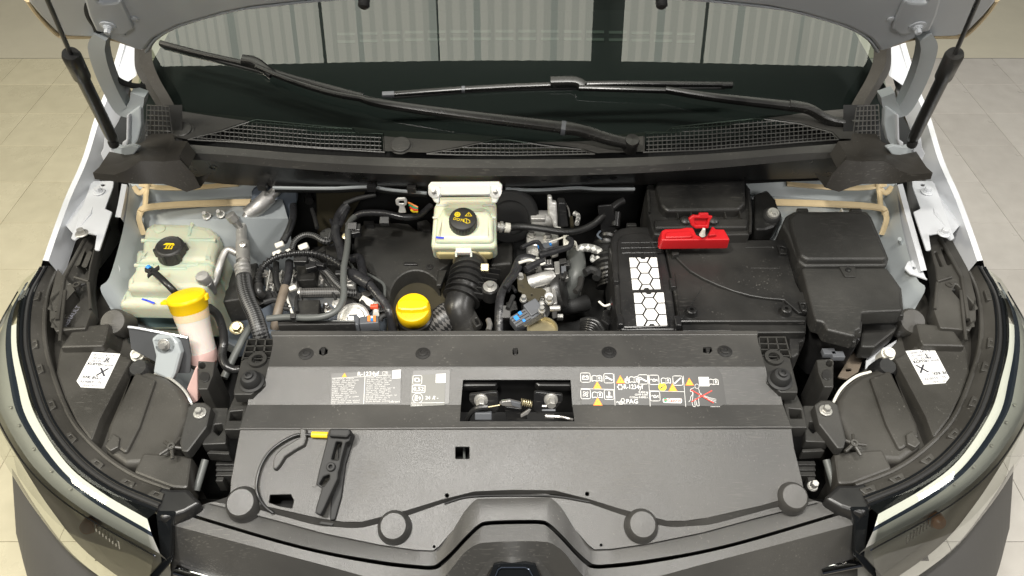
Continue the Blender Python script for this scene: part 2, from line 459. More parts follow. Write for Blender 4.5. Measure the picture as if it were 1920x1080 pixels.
floor.add([(-9, 3.652, 0), (9, 3.652, 0), (9, 12, 0), (-9, 12, 0)], [(0, 1, 2, 3)], 'polished_floor')
floor = kind(floor.build('floor'), 'structure')
TS = .27
tm = {}
for side in (-1, 1):
    b = MB(); b.box(PL((0, 0, 0), (0, 0, 1)), -TS / 2 + .0009, TS / 2 - .0009, -TS / 2 + .0009, TS / 2 - .0009, 0, .006, 'tile_cream' if side < 0 else 'tile_grey', .0008, .001)
    proto = b.build('floor_tile', floor); tm[side] = proto.data; bpy.data.objects.remove(proto)
rows = [3.65 - TS * (k + .5) for k in range(14)]
for yy in rows:
    for k in range(22):
        xx = -2.05 + TS / 2 - TS * 3 + TS * k
        if abs(xx) < .75 or (yy > 1.0 and abs(xx) < 1.0) or abs(xx) > 3.3: continue
        if yy < 1.0 and abs(xx) > 1.75: continue
        o = bpy.data.objects.new('tile', tm[-1 if xx < 0 else 1]); scene.collection.objects.link(o)
        o.parent = floor; o.location = (xx, yy, 0); o.rotation_euler = (random.uniform(-.0015, .0015), random.uniform(-.0015, .0015), 0)

mat('ceiling_dark', (.05, .055, .055), .7)
mat_emit('roof_light', (1.0, .99, .84), 3.3); mat_emit('roof_light_dim', (.99, 1.0, .85), 2.8); mat_emit('roof_light_lap', (.94, 1.0, .86), 2.2)  # dimmer copies on alternate facets paint the rib shading into the glow
CZ = 4.2
cb = MB()
cb.add([(-7, -6, CZ + .12), (7, -6, CZ + .12), (7, 9, CZ + .12), (-7, 9, CZ + .12)], [(3, 2, 1, 0)], 'ceiling_dark')
ceiling = kind(cb.build('ceiling'), 'structure')
# ribbed translucent roof sheets the windscreen mirrors, front edge bent to shape that reflection
x = -3.4; k = 0
for (x0, x1) in ((-3.4, -1.62), (-1.59, -.62), (-.60, .66), (.92, 1.62), (1.65, 3.4)):
    b = MB(); rows_ = []
    n = int((x1 - x0) / .055)
    prof = []
    for i in range(n + 1):
        xx = x0 + (x1 - x0) * i / n
        prof.append((xx, CZ + (.03 if i % 2 else 0)))
    for i in range(n):
        q = prof[i:i + 2]; b.loft([[Vector((xx, 1.2 + .032 * xx * xx, zz)) for xx, zz in q], [Vector((xx, 1.95 + .03 * xx * xx, zz)) for xx, zz in q]], 'roof_light_lap' if i % 11 == 5 else ('roof_light_dim' if i % 2 else 'roof_light'))
    b.build('roof_sheet', ceiling)

# ================================================================== body shell: fenders, flanges, inner wings
def lr(side, pts): return pts if side < 0 else mir(pts)
SIDES = ((-1, 'left'), (1, 'right'))
def zpts(side, pts): return [P(MX(p[0]) if side > 0 else p[0], p[1], z=p[2]) for p in pts]
for side, word in SIDES:
    # outer skin: silhouette edge, ridge, inner lip
    f = MB()
    top = zpts(side, [(228, 70, 1.165), (205, 150, 1.115), (178, 220, 1.075), (154, 298, 1.035), (124, 366, 1.005), (100, 430, .985), (80, 488, .965)])
    out = [p + Vector((side * .035, 0, -.30)) for p in top]
    mid = [p + Vector((side * .022, 0, -.035)) for p in top]
    lip = [p + Vector((-side * .010, 0, -.002)) for p in top]
    low = [p + Vector((-side * .018, 0, -.05)) for p in top]
    rows_ = [catmull(r, 5) for r in (out, mid, top, lip, low)]
    f.loft(rows_, 'white_paint')
    # rear corner of the wing running up to the door pillar
    q = zpts(side, [(228, 70, 1.165), (258, 92, 1.14), (256, 142, 1.12), (205, 178, 1.10), (196, 180, 1.10)])
    f.add(q, [(0, 1, 2, 3, 4)], 'white_paint')
    # white inner slope of the wing ahead of the strut
    pl = plane(165, 380, .985, sx=-side * .35) if side < 0 else plane(MX(165), 380, .985, sx=-side * .35)
    f.plate(pl, lr(side, [(146, 336), (160, 340), (184, 352), (170, 400), (138, 440), (112, 410), (124, 372)]), .003, 'white_paint', .0008, .002)
    fo = f.build('fender', car, 'white painted front wing on the %s of the bay' % ('coolant tank side' if side < 0 else 'fuse box side'))
    # bolted flange plate
    g = MB(); pl = plane(190 if side < 0 else MX(190), 400, .992)
    g.plate(pl, lr(side, [(172, 339), (213, 339), (212, 350), (197, 391), (210, 397), (186, 469), (177, 468), (181, 440), (158, 436), (140, 450), (133, 446)]), .003, 'white_paint', .001, .004,
            holes=[lr(side, pxe(193, 346.5, 4, 2.6))])
    g.build('flange', fo)
    for (bx, by) in ((186, 361), (160, 450)):
        b = MB(); b.bolt(pl.hit(bx if side < 0 else MX(bx), by) + Vector((0, 0, .001 if by < 400 else .016)), (0, 0, 1), .0068, 'white_paint' if (side < 0 and by < 400) or side > 0 else 'zinc', 1.75)
        b.build('bolt', fo)
    # black sheet painting in the dark of the gap between wing and bay
    g = MB(); pl = plane(150 if side < 0 else MX(150), 300, .78)
    g.plate(pl, lr(side, [(130, 600), (168, 420), (222, 270), (330, 330), (330, 420), (150, 720)]), .01, 'void', 0, 0)
    g.build('wheel_arch_liner', car)

# inner wing aprons and bulkhead sides
def apron(side):
    W = lambda px, py, z=None, y=None: P(MX(px) if side > 0 else px, py, z=z, y=y)
    b = MB()
    rim = [W(243, 343, z=.985), W(236, 400, z=.975), W(226, 450, z=.965), W(205, 520, z=.95), W(188, 540, z=.945), W(205, 575, z=.90), W(222, 606, z=.87)]
    foot = [Vector((r.x - side * d, r.y, .62)) for r, d in zip(rim, (.12, .11, .10, .10, .09, .08, .07))]
    ledge = [r + Vector((-side * .004, 0, -.012)) for r in rim]
    b.loft([catmull(rim, 4), catmull(ledge, 4), catmull(foot, 4)], 'inner_paint')
    o = b.build('inner_wing', car, 'pale grey inner wing panel beside the ' + ('coolant tank' if side < 0 else 'fuse box'))
    # white folded edge of the apron
    g = MB()
    e = [W(238, 346, z=.990), W(231, 385, z=.987), W(226, 408, z=.982)] if side < 0 else [W(240, 346, z=.990), W(226, 400, z=.985), W(206, 470, z=.972), W(196, 508, z=.962)]
    g.loft([[p + Vector((side * .010, 0, .002)) for p in e], e, [p + Vector((-side * .003, 0, -.02)) for p in e]], 'white_paint')
    g.build('folded_edge', o)
    if side < 0:
        g = MB(); pl = PL(W(205, 520, z=.945), (1, -.2, .55))
        g.plate(pl, [(214, 494), (222, 496), (226, 504), (224, 513), (214, 519)], .002, 'white_paint', .0005, .002); g.build('tab', o)
    else:
        g = MB(); pl = plane(1712, 505, .955)
        g.plate(pl, [(1702, 490), (1716, 486), (1724, 494), (1736, 520), (1740, 524), (1706, 512), (1696, 502)], .003, 'white_paint', .001, .004, holes=[pxe(1714, 502, 3.2, 3)])
        g.build('tab', o)
    # holes and plugs
    g = MB()
    if side < 0:
        pl = PL(W(235, 509, z=.90), (1, -.25, .5)); g.plate(pl, pxe(234.5, 509, 4.2, 8), .002, 'void', 0, 0); g.plate(pl, pxe(207, 543, 1.6, 2.6), .002, 'void', 0, 0)
    else:
        pl = PL(W(1923 - 1683, 504, z=.90), (-1, -.25, .5))
        g.plate(pl, pxe(1683, 504, 14, 21), .004, 'inner_paint', .002, 0, holes=[pxe(1684, 500, 6, 9)])
        g.plate(pl.up(.002), pxe(1684, 500, 4, 8), .001, 'void', 0, 0)
    g.build('drain_hole', o)
    if side > 0:
        for (x, y) in ((1664, 460), (1694, 546)):
            g = MB(); c = W(MX(x), y, z=.90); a = Vector((-1, -.35, .5))
            g.lathe(c, a, [(.014, 0), (.014, .004), (.010, .006), (.006, .006), (.004, .012), (0, .012)], 'rubber', 18)
            for k in range(4):
                t = k * math.pi / 2; 
                g.tube([c + a.normalized() * .007, c + a.normalized() * .007 + Vector((0, math.cos(t), math.sin(t))) * .010], .0018, 'rubber', 6)
            g.build('plug', o)
        for (x, y, l) in ((1671, 385, 26), (1693, 470, 22)):
            g = MB(); g.tube([W(MX(x - 6), y - l, z=.965), W(MX(x), y, z=.935), W(MX(x + 7), y + l, z=.905)], .006, 'inner_paint', 8, flat=.6); g.build('pressed_rib', o)
    return o
ap = {s: apron(s) for s, w in SIDES}

# bulkhead: painted wall on both sides, black behind the engine for the unlit depth there
bk = MB()
BY = 1.26
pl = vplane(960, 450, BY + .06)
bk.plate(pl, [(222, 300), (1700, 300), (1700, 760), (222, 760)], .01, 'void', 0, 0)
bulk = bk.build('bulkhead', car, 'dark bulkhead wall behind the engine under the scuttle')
for side, word in SIDES:
    b = MB()
    W = lambda px, py, z=None, y=None: P(MX(px) if side > 0 else px, py, z=z, y=y)
    # upper painted wall (rolls forward to a shelf), then strut tower
    r0 = [W(240, 338, y=BY + .02), W(330, 338, y=BY + .02), W(430, 340, y=BY + .03), W(530, 345, y=BY + .04)]
    r1 = [W(247, 372, y=BY - .01), W(330, 378, y=BY), W(430, 370, y=BY + .01), W(528, 366, y=BY + .02)]
    r2 = [W(258, 395, y=BY - .05), W(330, 392, y=BY - .05), W(430, 384, y=BY - .04), W(530, 376, y=BY - .02)]
    r3 = [W(270, 420, y=BY - .07), W(340, 412, y=BY - .09), W(440, 410, y=BY - .10), W(540, 410, y=BY - .06)]
    r4 = [W(262, 470, y=BY - .09), W(340, 480, y=BY - .13), W(450, 478, y=BY - .13), W(546, 450, y=BY - .07)]
    r5 = [W(250, 560, y=BY - .09), W(340, 570, y=BY - .13), W(460, 560, y=BY - .12), W(556, 520, y=BY - .06)]
    b.loft([catmull(r, 5) for r in (r0, r1, r2, r3, r4, r5)], 'inner_paint')
    o = b.build('strut_tower', car, 'pale grey painted strut tower and wall with tan sealant, behind the ' + ('coolant tank' if side < 0 else 'fuse box'))
    b = MB()
    def on(px, py):                       # point on the wall just in front of it
        d = ray(px, py); best = None
        return W(px if side < 0 else MX(px), py, y=BY - .012 if py < 385 else BY - .055) 
    def seal(pts, r):
        b.tube([W(x, y, y=yy) for x, y, yy in pts], r, 'sealant', 8, n=5, flat=.5)
    seal([(262, 345, BY + .000), (300, 352, BY), (360, 352, BY), (448, 345, BY + .012)], .0075)
    seal([(276, 344, BY), (274, 362, BY - .012), (272, 388, BY - .055)], .0075)
    seal([(250, 350, BY - .005), (262, 362, BY - .012), (272, 354, BY - .005)], .006)
    seal([(262, 402, BY - .075), (272, 390, BY - .062), (330, 384, BY - .050), (400, 381, BY - .042), (470, 379, BY - .040)], .0085)
    seal([(264, 396, BY - .075), (261, 412, BY - .085), (270, 440, BY - .10)], .0075)
    b.build('sealant_bead', o)

# ================================================================== bonnet, hinges, gas struts
bpl = PL((0, 1.2, 1.333), (0, -1.74, -1))        # underside faces the camera
BP = lambda px, py: bpl.uv(px, py)
rear = [(271, 99), (292, 75), (333, 50), (417, 25), (480, 14), (642, -2), (800, -6), (960, -7)]
left = [(244, 76), (200, 71), (119, 69), (97, 60), (64, 26), (42, 0), (6, -60), (-20, -130)]
ol = [bpl.uv(x, y) for x, y in left[::-1]] + [bpl.uv(x, y) for x, y in rear]
ol_r = [(-u, v) for u, v in ol][::-1][1:]
loop = ol + ol_r
vs = [v for u, v in loop]
sgn = -1 if bpl.uv(960, -300)[1] < bpl.uv(960, 0)[1] else 1
b = MB(); b.plate(bpl, loop + [(.70, sgn * .92), (-.70, sgn * .92)], .035, 'white_paint', .004, .015, local=True)
bonnet = b.build('bonnet', car, 'raised white bonnet showing its grey underside above the windscreen')
# inner pressing, set in from the edge
inn = [(255, 84), (200, 62), (128, 60), (106, 50), (76, 20), (56, -4), (24, -60), (0, -130)]
inr = [(272, 88), (290, 64), (335, 40), (420, 15), (480, 3), (642, -14), (800, -18), (960, -19)]
il = [bpl.uv(x, y) for x, y in inn[::-1]] + [bpl.uv(x, y) for x, y in inr]
loop2 = il + [(-u, v) for u, v in il][::-1][1:] + [(.66, sgn * .90), (-.66, sgn * .90)]
b = MB(); b.plate(bpl.up(.010), loop2, .012, 'bonnet_paint', .006, .012, local=True)
# raised inner frame field
f1 = [bpl.uv(x, y) for x, y in [(300, 50), (290, 20), (250, -20), (260, -140)]]
b.build('inner_panel', bonnet, 'grey blue inner pressing of the bonnet')
def bedge(pts, r, m):
    q = [bpl.up(.004).w(*bpl.uv(x, y)) for x, y in pts]
    for w in (q, [Vector((-p.x, p.y, p.z)) for p in q]):
        b = MB(); b.tube(w, r, m, 8, n=5, flat=.5); b.build('hem_sealant', bonnet)
bedge([(250, 80), (200, 66), (122, 64), (101, 55), (70, 22), (50, -6)], .007, 'sealant')
bedge([(276, 92), (293, 69), (334, 45), (418, 20), (480, 9), (642, -7), (800, -11)], .005, 'bonnet_paint')
for side, word in SIDES:
    b = MB(); up = bpl.up(.019)
    pts = lr(side, [(182, 8), (212, 6), (226, 2), (246, 46), (250, 56), (236, 66), (206, 64), (180, 60), (166, 30), (150, -30), (190, -40)])
    b.plate(up, pts, .010, 'bonnet_paint', .004, .006)
    b.lathe(up.hit(203 if side < 0 else MX(203), 49), bpl.n, [(.013, 0), (.013, .002), (.008, .003), (.008, .005)], 'bonnet_paint', 20)
    b.bolt(up.hit(203 if side < 0 else MX(203), 49) + bpl.n * .003, bpl.n, .0055, 'bonnet_paint', 1.4)
    for (x, y) in ((253, 35), (229, 63)): b.lathe(bpl.up(.0105).hit(x if side < 0 else MX(x), y), bpl.n, [(.006, 0), (.006, .002), (.003, .003), (0, .003)], 'bonnet_paint', 14)
    b.build('hinge_plate', bonnet)
# white number-plate rubber buffers at the centre edge
for x in (683, 1240):
    b = MB(); b.lathe(bpl.up(.01).hit(x, -4), bpl.n, [(.009, 0), (.009, .014), (.006, .017), (0, .017)], 'rubber', 14); b.build('rubber_buffer', bonnet)

for side, word in SIDES:
    W = lambda px, py, z=None, y=None: P(MX(px) if side > 0 else px, py, z=z, y=y)
    b = MB()
    c = [W(192, 64, y=1.17), W(186, 88, y=1.185), W(196, 128, y=1.205), W(214, 170, y=1.225), W(232, 200, y=1.235), W(248, 203, y=1.235), W(259, 190, y=1.235), (W(262, 172, y=1.235))]
    q = catmull(c, 6)
    V1, V2, V3, V4 = [], [], [], []
    for i, p in enumerate(q):
        t = (q[min(i + 1, len(q) - 1)] - q[max(i - 1, 0)]).normalized(); n = t.cross(Vector((0, 1, 0))).normalized()
        w = .014 if i < len(q) * .6 else .012
        if i < 6: w = .010 + .004 * i / 6
        V1.append(p + n * w + Vector((0, -.012, 0))); V2.append(p - n * w + Vector((0, -.012, 0)))
        V3.append(p - n * w + Vector((0, .012, 0))); V4.append(p + n * w + Vector((0, .012, 0)))
    b.loft([V1, V2, V3, V4, V1], 'inner_paint')
    b.add([V1[0], V2[0], V3[0], V4[0], V1[-1], V2[-1], V3[-1], V4[-1]], [(3, 2, 1, 0), (4, 5, 6, 7)], 'inner_paint')
    h = b.build('bonnet_hinge', car, 'grey gooseneck bonnet hinge arm beside the ' + ('tank side' if side < 0 else 'fuse box side') + ' gas strut')
    b = MB()
    pl = vplane(245 if side < 0 else MX(245), 240, 1.21, lean=.25)
    b.plate(pl, lr(side, [(239, 214), (264, 196), (265, 236), (259, 262), (246, 282), (232, 286), (228, 268), (236, 262)]), .012, 'inner_paint', .003, .004)
    b.plate(pl.up(.008), lr(side, [(237, 216), (242, 214), (241, 262), (236, 276), (228, 272), (229, 267), (236, 262)]), .012, 'white_paint', .002, .003)
    b.build('hinge_base', h)
    b = MB(); pl = vplane(205 if side < 0 else MX(205), 280, 1.17, lean=.3)
    b.plate(pl, lr(side, [(196, 254), (204, 258), (208, 276), (218, 280), (210, 302), (196, 308), (188, 288), (193, 278)]), .008, 'white_paint', .002, .003)
    b.plate(pl, lr(side, [(206, 268), (228, 276), (246, 272), (262, 276), (250, 290), (226, 296), (208, 296)]), .010, 'inner_paint', .002, .003)
    b.build('strut_bracket', h)
    # gas strut
    s0, s1, s2 = W(213, 264, y=1.15), W(132, 100, y=1.05), W(84, -12, y=.985)
    d = (s1 - s0).normalized()
    b = MB(); b.lathe(s0, d, [(.006, 0), (.009, .004), (.0102, .02), (.0102, (s1 - s0).length - .062), (.0132, (s1 - s0).length - .058), (.0140, (s1 - s0).length - .006), (.012, (s1 - s0).length), (.005, (s1 - s0).length)], 'smooth_black', 24)
    g = b.build('gas_strut', car, 'black gas strut propping the bonnet on the ' + ('coolant tank side' if side < 0 else 'fuse box side'))
    b = MB(); b.tube([s1, s2], .0034, 'smooth_black', 12); b.build('piston_rod', g)
    b = MB(); b.lathe(s0 - d * .012 + Vector((0, -.004, 0)), d, [(.004, 0), (.009, .003), (.009, .012), (.006, .018)], 'rubber', 14); b.build('ball_socket', g)
    if side < 0:
        b = MB(); b.tube([W(164, -5, y=1.14), W(166, 28, y=1.15), W(180, 52, y=1.165), W(190, 90, y=1.19), W(202, 128, y=1.21), W(222, 150, y=1.225), W(246, 160, y=1.24), W(270, 162, y=1.26)], .0055, 'rubber', 8); b.build('washer_pipe', h)

# ================================================================== windscreen, dash, pillars
def ws(x, t, off=0):                              # x across, t up the slope in metres
    sl = R(33)
    y0 = 1.27 + .20 * x * x; z0 = 1.085
    p = Vector((x, y0 + t * math.cos(sl), z0 + t * math.sin(sl)))
    n = Vector((-.4 * x * math.sin(sl), -math.sin(sl), math.cos(sl))).normalized()
    return p + n * off
b = MB(); NX = 40
rows_ = [[ws(-.80 + 1.6 * i / NX, -.03 + .9 * j / 10) for i in range(NX + 1)] for j in range(11)]
b.loft(rows_[::-1], 'windscreen_glass')
wind = b.build('windscreen', car, 'dark windscreen mirroring ribbed roof panels behind the wipers', angle=80)
b = MB()
b.add([(-.85, 1.30, 1.04), (.85, 1.30, 1.04), (.80, 1.75, 1.13), (-.80, 1.75, 1.13)], [(0, 1, 2, 3)], 'dash')
b.add([(-.80, 1.75, 1.13), (.80, 1.75, 1.13), (.80, 2.3, 1.0), (-.80, 2.3, 1.0)], [(0, 1, 2, 3)], 'dash')
b.add([(-.9, 2.3, .6), (.9, 2.3, .6), (.9, 2.3, 1.9), (-.9, 2.3, 1.9)], [(0, 1, 2, 3)], 'dash')
dash = b.build('dashboard', car)
pl = PL((0, 1.30, 1.04), (0, -.2, 1))
for k in range(16):
    x0 = 632 + 42.5 * k
    for (ya, yb) in ((62, 67), (76, 81)):
        c = 6 * (1 - ((k - 7.5) / 8) ** 2)
        b = MB(); b.plate(pl.up(.003), [(x0, ya - c), (x0 + 33, ya - c), (x0 + 33, yb - c), (x0, yb - c)], .002, 'dash_line', 0, 0); b.build('vent_slot', dash)
for side, word in SIDES:
    W = lambda px, py, z=None, y=None: P(MX(px) if side > 0 else px, py, z=z, y=y)
    b = MB()
    a = [W(252, 84, y=1.50), W(254, 130, y=1.44), W(274, 166, y=1.39), W(298, 208, y=1.345), W(300, 236, y=1.32), W(318, 262, y=1.28)]
    c = [W(284, 88, y=1.51), W(287, 118, y=1.45), W(300, 150, y=1.40), W(330, 205, y=1.355), W(327, 236, y=1.32), W(326, 262, y=1.28)]
    m_ = [(p + q) / 2 + Vector((0, -.012, .012)) for p, q in zip(a, c)]
    b.loft([catmull(r, 5) for r in (a, m_, c)], 'trim_brown')
    b.build('pillar_trim', car, 'dark plastic pillar trim at the windscreen edge, ' + ('coolant tank side' if side < 0 else 'fuse box side'))

# ================================================================== scuttle (cowl) with its grilles
CW = lambda px, py, y: P(px, py, y=y)
def cowl_row(pts): return catmull([CW(*p) for p in pts], 6)
r0 = [(312, 268, 1.24), (420, 276, 1.225), (600, 290, 1.21), (780, 297, 1.205), (960, 299, 1.203), (1140, 297, 1.205), (1320, 289, 1.21), (1500, 275, 1.225), (1612, 266, 1.24)]
r1 = [(316, 286, 1.222), (420, 290, 1.208), (600, 305, 1.19), (780, 313, 1.185), (960, 315, 1.183), (1140, 313, 1.185), (1320, 303, 1.19), (1500, 288, 1.208), (1612, 284, 1.222)]
r2 = [(320, 296, 1.218), (420, 304, 1.204), (600, 320, 1.186), (780, 328, 1.181), (960, 330, 1.179), (1140, 327, 1.181), (1320, 317, 1.186), (1500, 301, 1.204), (1612, 293, 1.218)]
r3 = [(322, 330, 1.235), (420, 345, 1.23), (600, 352, 1.225), (780, 355, 1.225), (960, 355, 1.225), (1140, 350, 1.225), (1320, 340, 1.225), (1500, 335, 1.23), (1612, 330, 1.235)]
b = MB(); b.loft([cowl_row(r)[::1] for r in (r0, r1, r2)], 'cover_plastic'); b.loft([cowl_row(r) for r in (r2, r3)], 'smooth_black')
cowl = b.build('scuttle_panel', car, 'black plastic scuttle panel with mesh grilles under the wipers', angle=25)
# closed upper tray of the scuttle, below the glass edge
b = MB()
back = [(322, 214, 1.36), (420, 226, 1.335), (600, 246, 1.30), (780, 254, 1.285), (960, 258, 1.28), (1140, 256, 1.285), (1320, 243, 1.30), (1500, 222, 1.335), (1604, 210, 1.36)]
front = [(322, 270, 1.248), (420, 278, 1.233), (600, 292, 1.218), (780, 299, 1.212), (960, 301, 1.21), (1140, 299, 1.212), (1320, 291, 1.218), (1500, 277, 1.233), (1604, 268, 1.248)]
lowb = [(x, y + 16, yy + .0) for x, y, yy in back]
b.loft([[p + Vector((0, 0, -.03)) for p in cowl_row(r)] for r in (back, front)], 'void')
b.build('scuttle_tray', cowl)
# grille fields as real bars
def tray_point(px, py):
    # interpolate the tray surface at a pixel column
    def yy(rows, x):
        for i in range(len(rows) - 1):
            if rows[i][0] <= x <= rows[i + 1][0]:
                t = (x - rows[i][0]) / (rows[i + 1][0] - rows[i][0]); return tuple(rows[i][k] + (rows[i + 1][k] - rows[i][k]) * t for k in (1, 2))
        return rows[-1 if x > 960 else 0][1:3]
    (ya, Ya), (yb, Yb) = yy(back, px), yy(front, px)
    A, B = P(px, ya, y=Ya), P(px, yb, y=Yb)
    t = (py - ya) / (yb - ya); return A.lerp(B, t)
def inside(p, poly):
    x, y = p; c = False
    for i in range(len(poly)):
        x0, y0 = poly[i - 1]; x1, y1 = poly[i]
        if (y0 > y) != (y1 > y) and x < (x1 - x0) * (y - y0) / (y1 - y0) + x0: c = not c
    return c
def grille(poly, name, pitch=8.5, skew=0, vp=7.6):
    b = MB(); xs = [p[0] for p in poly]; ys = [p[1] for p in poly]
    def yat(x, lo):
        hits = []
        for i in range(len(poly)):
            (x0, y0), (x1, y1) = poly[i - 1], poly[i]
            if x0 != x1 and min(x0, x1) <= x <= max(x0, x1): hits.append(y0 + (y1 - y0) * (x - x0) / (x1 - x0))
        return (min(hits), max(hits)) if len(hits) > 1 else None
    x = min(xs) + 2
    while x < max(xs):                                      # bars running front to back
        r = yat(x, 0)
        if r and r[1] - r[0] > 2: b.tube([tray_point(x, r[0]), tray_point(x - skew * (r[1] - r[0]), r[1])], .0011, 'cover_plastic', 4, smooth=False)
        x += pitch
    # bars running across, following the panel's curve
    n = int((max(xs) - min(xs)) / 6)
    def frac(x, f):
        def yy(rows):
            for i in range(len(rows) - 1):
                if rows[i][0] <= x <= rows[i + 1][0]:
                    t = (x - rows[i][0]) / (rows[i + 1][0] - rows[i][0]); return rows[i][1] + (rows[i + 1][1] - rows[i][1]) * t
            return rows[0][1] if x < 960 else rows[-1][1]
        a, c = yy(back), yy(front); return a + (c - a) * f
    for k in range(1, 14):
        run = []
        for i in range(n + 1):
            x = min(xs) + (max(xs) - min(xs)) * i / n
            y = frac(x, 0) + k * vp * .5 * 1.0 + (0 if k else 0)
            y = frac(x, 1) - k * vp
            r = yat(x, 0)
            if r and r[0] < y < r[1]: run.append(tray_point(x, y))
            else:
                if len(run) > 1: b.tube(run, .0011, 'cover_plastic', 4, smooth=False)
                run = []
        if len(run) > 1: b.tube(run, .0011, 'cover_plastic', 4, smooth=False)
    q = [tray_point(*p) for p in poly]; q.append(q[0])
    b.tube(q, .0018, 'cover_plastic', 5, smooth=False)
    return b.build(name, cowl)
G1 = [(352, 262), (415, 247), (480, 224), (560, 232), (640, 240), (664, 240), (672, 250), (718, 251), (721, 286), (640, 281), (560, 276), (440, 267), (380, 264)]
G2 = [(800, 289), (860, 278), (930, 262), (960, 264), (1030, 275), (1090, 281), (1115, 289), (960, 292), (860, 291)]
G3 = [(1208, 248), (1248, 248), (1262, 238), (1330, 231), (1420, 222), (1500, 233), (1560, 250), (1572, 262), (1500, 267), (1420, 274), (1320, 282), (1206, 286)]
grille(G1, 'mesh_grille'); grille(G2, 'mesh_grille'); grille(G3, 'mesh_grille')
def plain(poly, bev=.002):
    b = MB(); q = [tray_point(*p) + Vector((0, 0, .002)) for p in poly]
    b.add(q, [tuple(range(len(q)))], 'cover_plastic'); return b
# closed fields between the grilles
for poly in ([(330, 208), (480, 222), (415, 246), (350, 263), (326, 258)],
             [(660, 239), (720, 246), (960, 258), (930, 261), (860, 277), (800, 288), (722, 285), (720, 250), (672, 249)],
             [(1100, 258), (1250, 246), (1206, 250), (1205, 286), (1120, 289), (1090, 280), (1000, 268)],
             [(1420, 220), (1590, 205), (1606, 212), (1606, 262), (1574, 262), (1560, 249), (1500, 232)]):
    plain(poly).build('closed_field', cowl)
for (x, y, rx, ry) in ((343, 247, 22, 20), (752, 275, 22, 18)):
    b = MB(); c = tray_point(x, y); b.lathe(c + Vector((0, 0, .001)), (0, -.25, 1), [(.0225, 0), (.0225, .002), (.0195, .0025), (.0195, .006), (.018, .0072), (0, .0074)], 'cover_plastic', 28)
    b.build('round_cap', cowl)
for side, word in SIDES:                                   # mesh at the pillar foot
    b = MB(); X = lambda x: MX(x) if side > 0 else x
    A = lambda px, py: P(X(px), py, y=1.30 - (py - 196) / 78 * .06)
    for k in range(7): b.tube([A(276 + 7.6 * k * .9, 196 + k), A(272 + 9 * k, 274)], .0011, 'cover_plastic', 4, smooth=False)
    for k in range(9): b.tube([A(276 - k * .4, 197 + 9.4 * k), A(316 + k * .8, 199 + 9.4 * k)], .0011, 'cover_plastic', 4, smooth=False)
    b.build('side_mesh', cowl)
    b = MB(); b.add([A(268, 190) + Vector((0, .02, -.02)), A(330, 190) + Vector((0, .02, -.02)), A(330, 280) + Vector((0, .02, -.02)), A(262, 280) + Vector((0, .02, -.02))], [(0, 1, 2, 3)], 'void'); b.build('side_tray', cowl)
# embossed clips under the lip
for (x, y) in ((400, 313), (613, 325), (1020, 333), (1150, 331)):
    b = MB(); pl = vplane(x, y, 1.195, lean=-.2); b.lathe(pl.hit(x, y), pl.n, [(.007, 0), (.007, .003), (.005, .003), (.005, .001)], 'smooth_black', 12); b.build('clip_boss', cowl)
# end caps of the scuttle
for side, word in SIDES:
    b = MB(); X = lambda x: MX(x) if side > 0 else x
    W = lambda px, py, y: P(X(px), py, y=y)
    t0 = [W(186, 313, 1.12), W(225, 306, 1.14), W(260, 290, 1.165), W(262, 279, 1.18), W(309, 278, 1.18), W(312, 292, 1.165), W(336, 293, 1.165), W(352, 318, 1.15)]
    t1 = [W(174, 324, 1.10), W(214, 328, 1.10), W(236, 320, 1.115), W(264, 302, 1.14), W(308, 303, 1.145), W(318, 302, 1.145), W(338, 300, 1.15), W(364, 328, 1.14)]
    t2 = [W(178, 336, 1.10), W(220, 341, 1.10), W(250, 345, 1.11), W(280, 345, 1.12), W(306, 345, 1.125), W(330, 352, 1.125), W(350, 360, 1.125), W(376, 352, 1.14)]
    b.loft([t0, t1, t2] if side < 0 else [t2, t1, t0], 'trim_brown')
    t3 = [p + Vector((0, .06, -.01)) for p in t2]; b.loft([t2, t3], 'trim_brown')
    t4 = [p + Vector((0, .05, .0)) for p in t0]; b.loft([t4, t0], 'trim_brown')
    b.build('scuttle_end_cap', car, 'dark brown black plastic scuttle end cap over the ' + ('coolant tank' if side < 0 else 'fuse box'), angle=50)
# bright folded edge and seal of the bulkhead top
for pts in ([(512, 352), (620, 353), (690, 350), (735, 356), (800, 362)], [(948, 354), (1010, 356), (1080, 352), (1120, 354), (1190, 354)]):
    b = MB(); q = [P(x, y, y=1.215) for x, y in pts]; b.tube(q, .0035, 'inner_paint', 6, flat=1); b.build('bulkhead_edge', bulk)
    b = MB(); q2 = [p + Vector((0, .012, -.010)) for p in q]; b.tube(q2, .009, 'rubber', 8); b.build('edge_seal', bulk)
for (x, y) in ((492, 350), (697, 352), (772, 354)):
    b = MB(); pl = vplane(x, y, 1.20); b.box(PL(pl.hit(x, y), pl.n), -.009, .009, -.007, .007, .006, .012, 'smooth_black'); b.build('edge_clip', bulk)

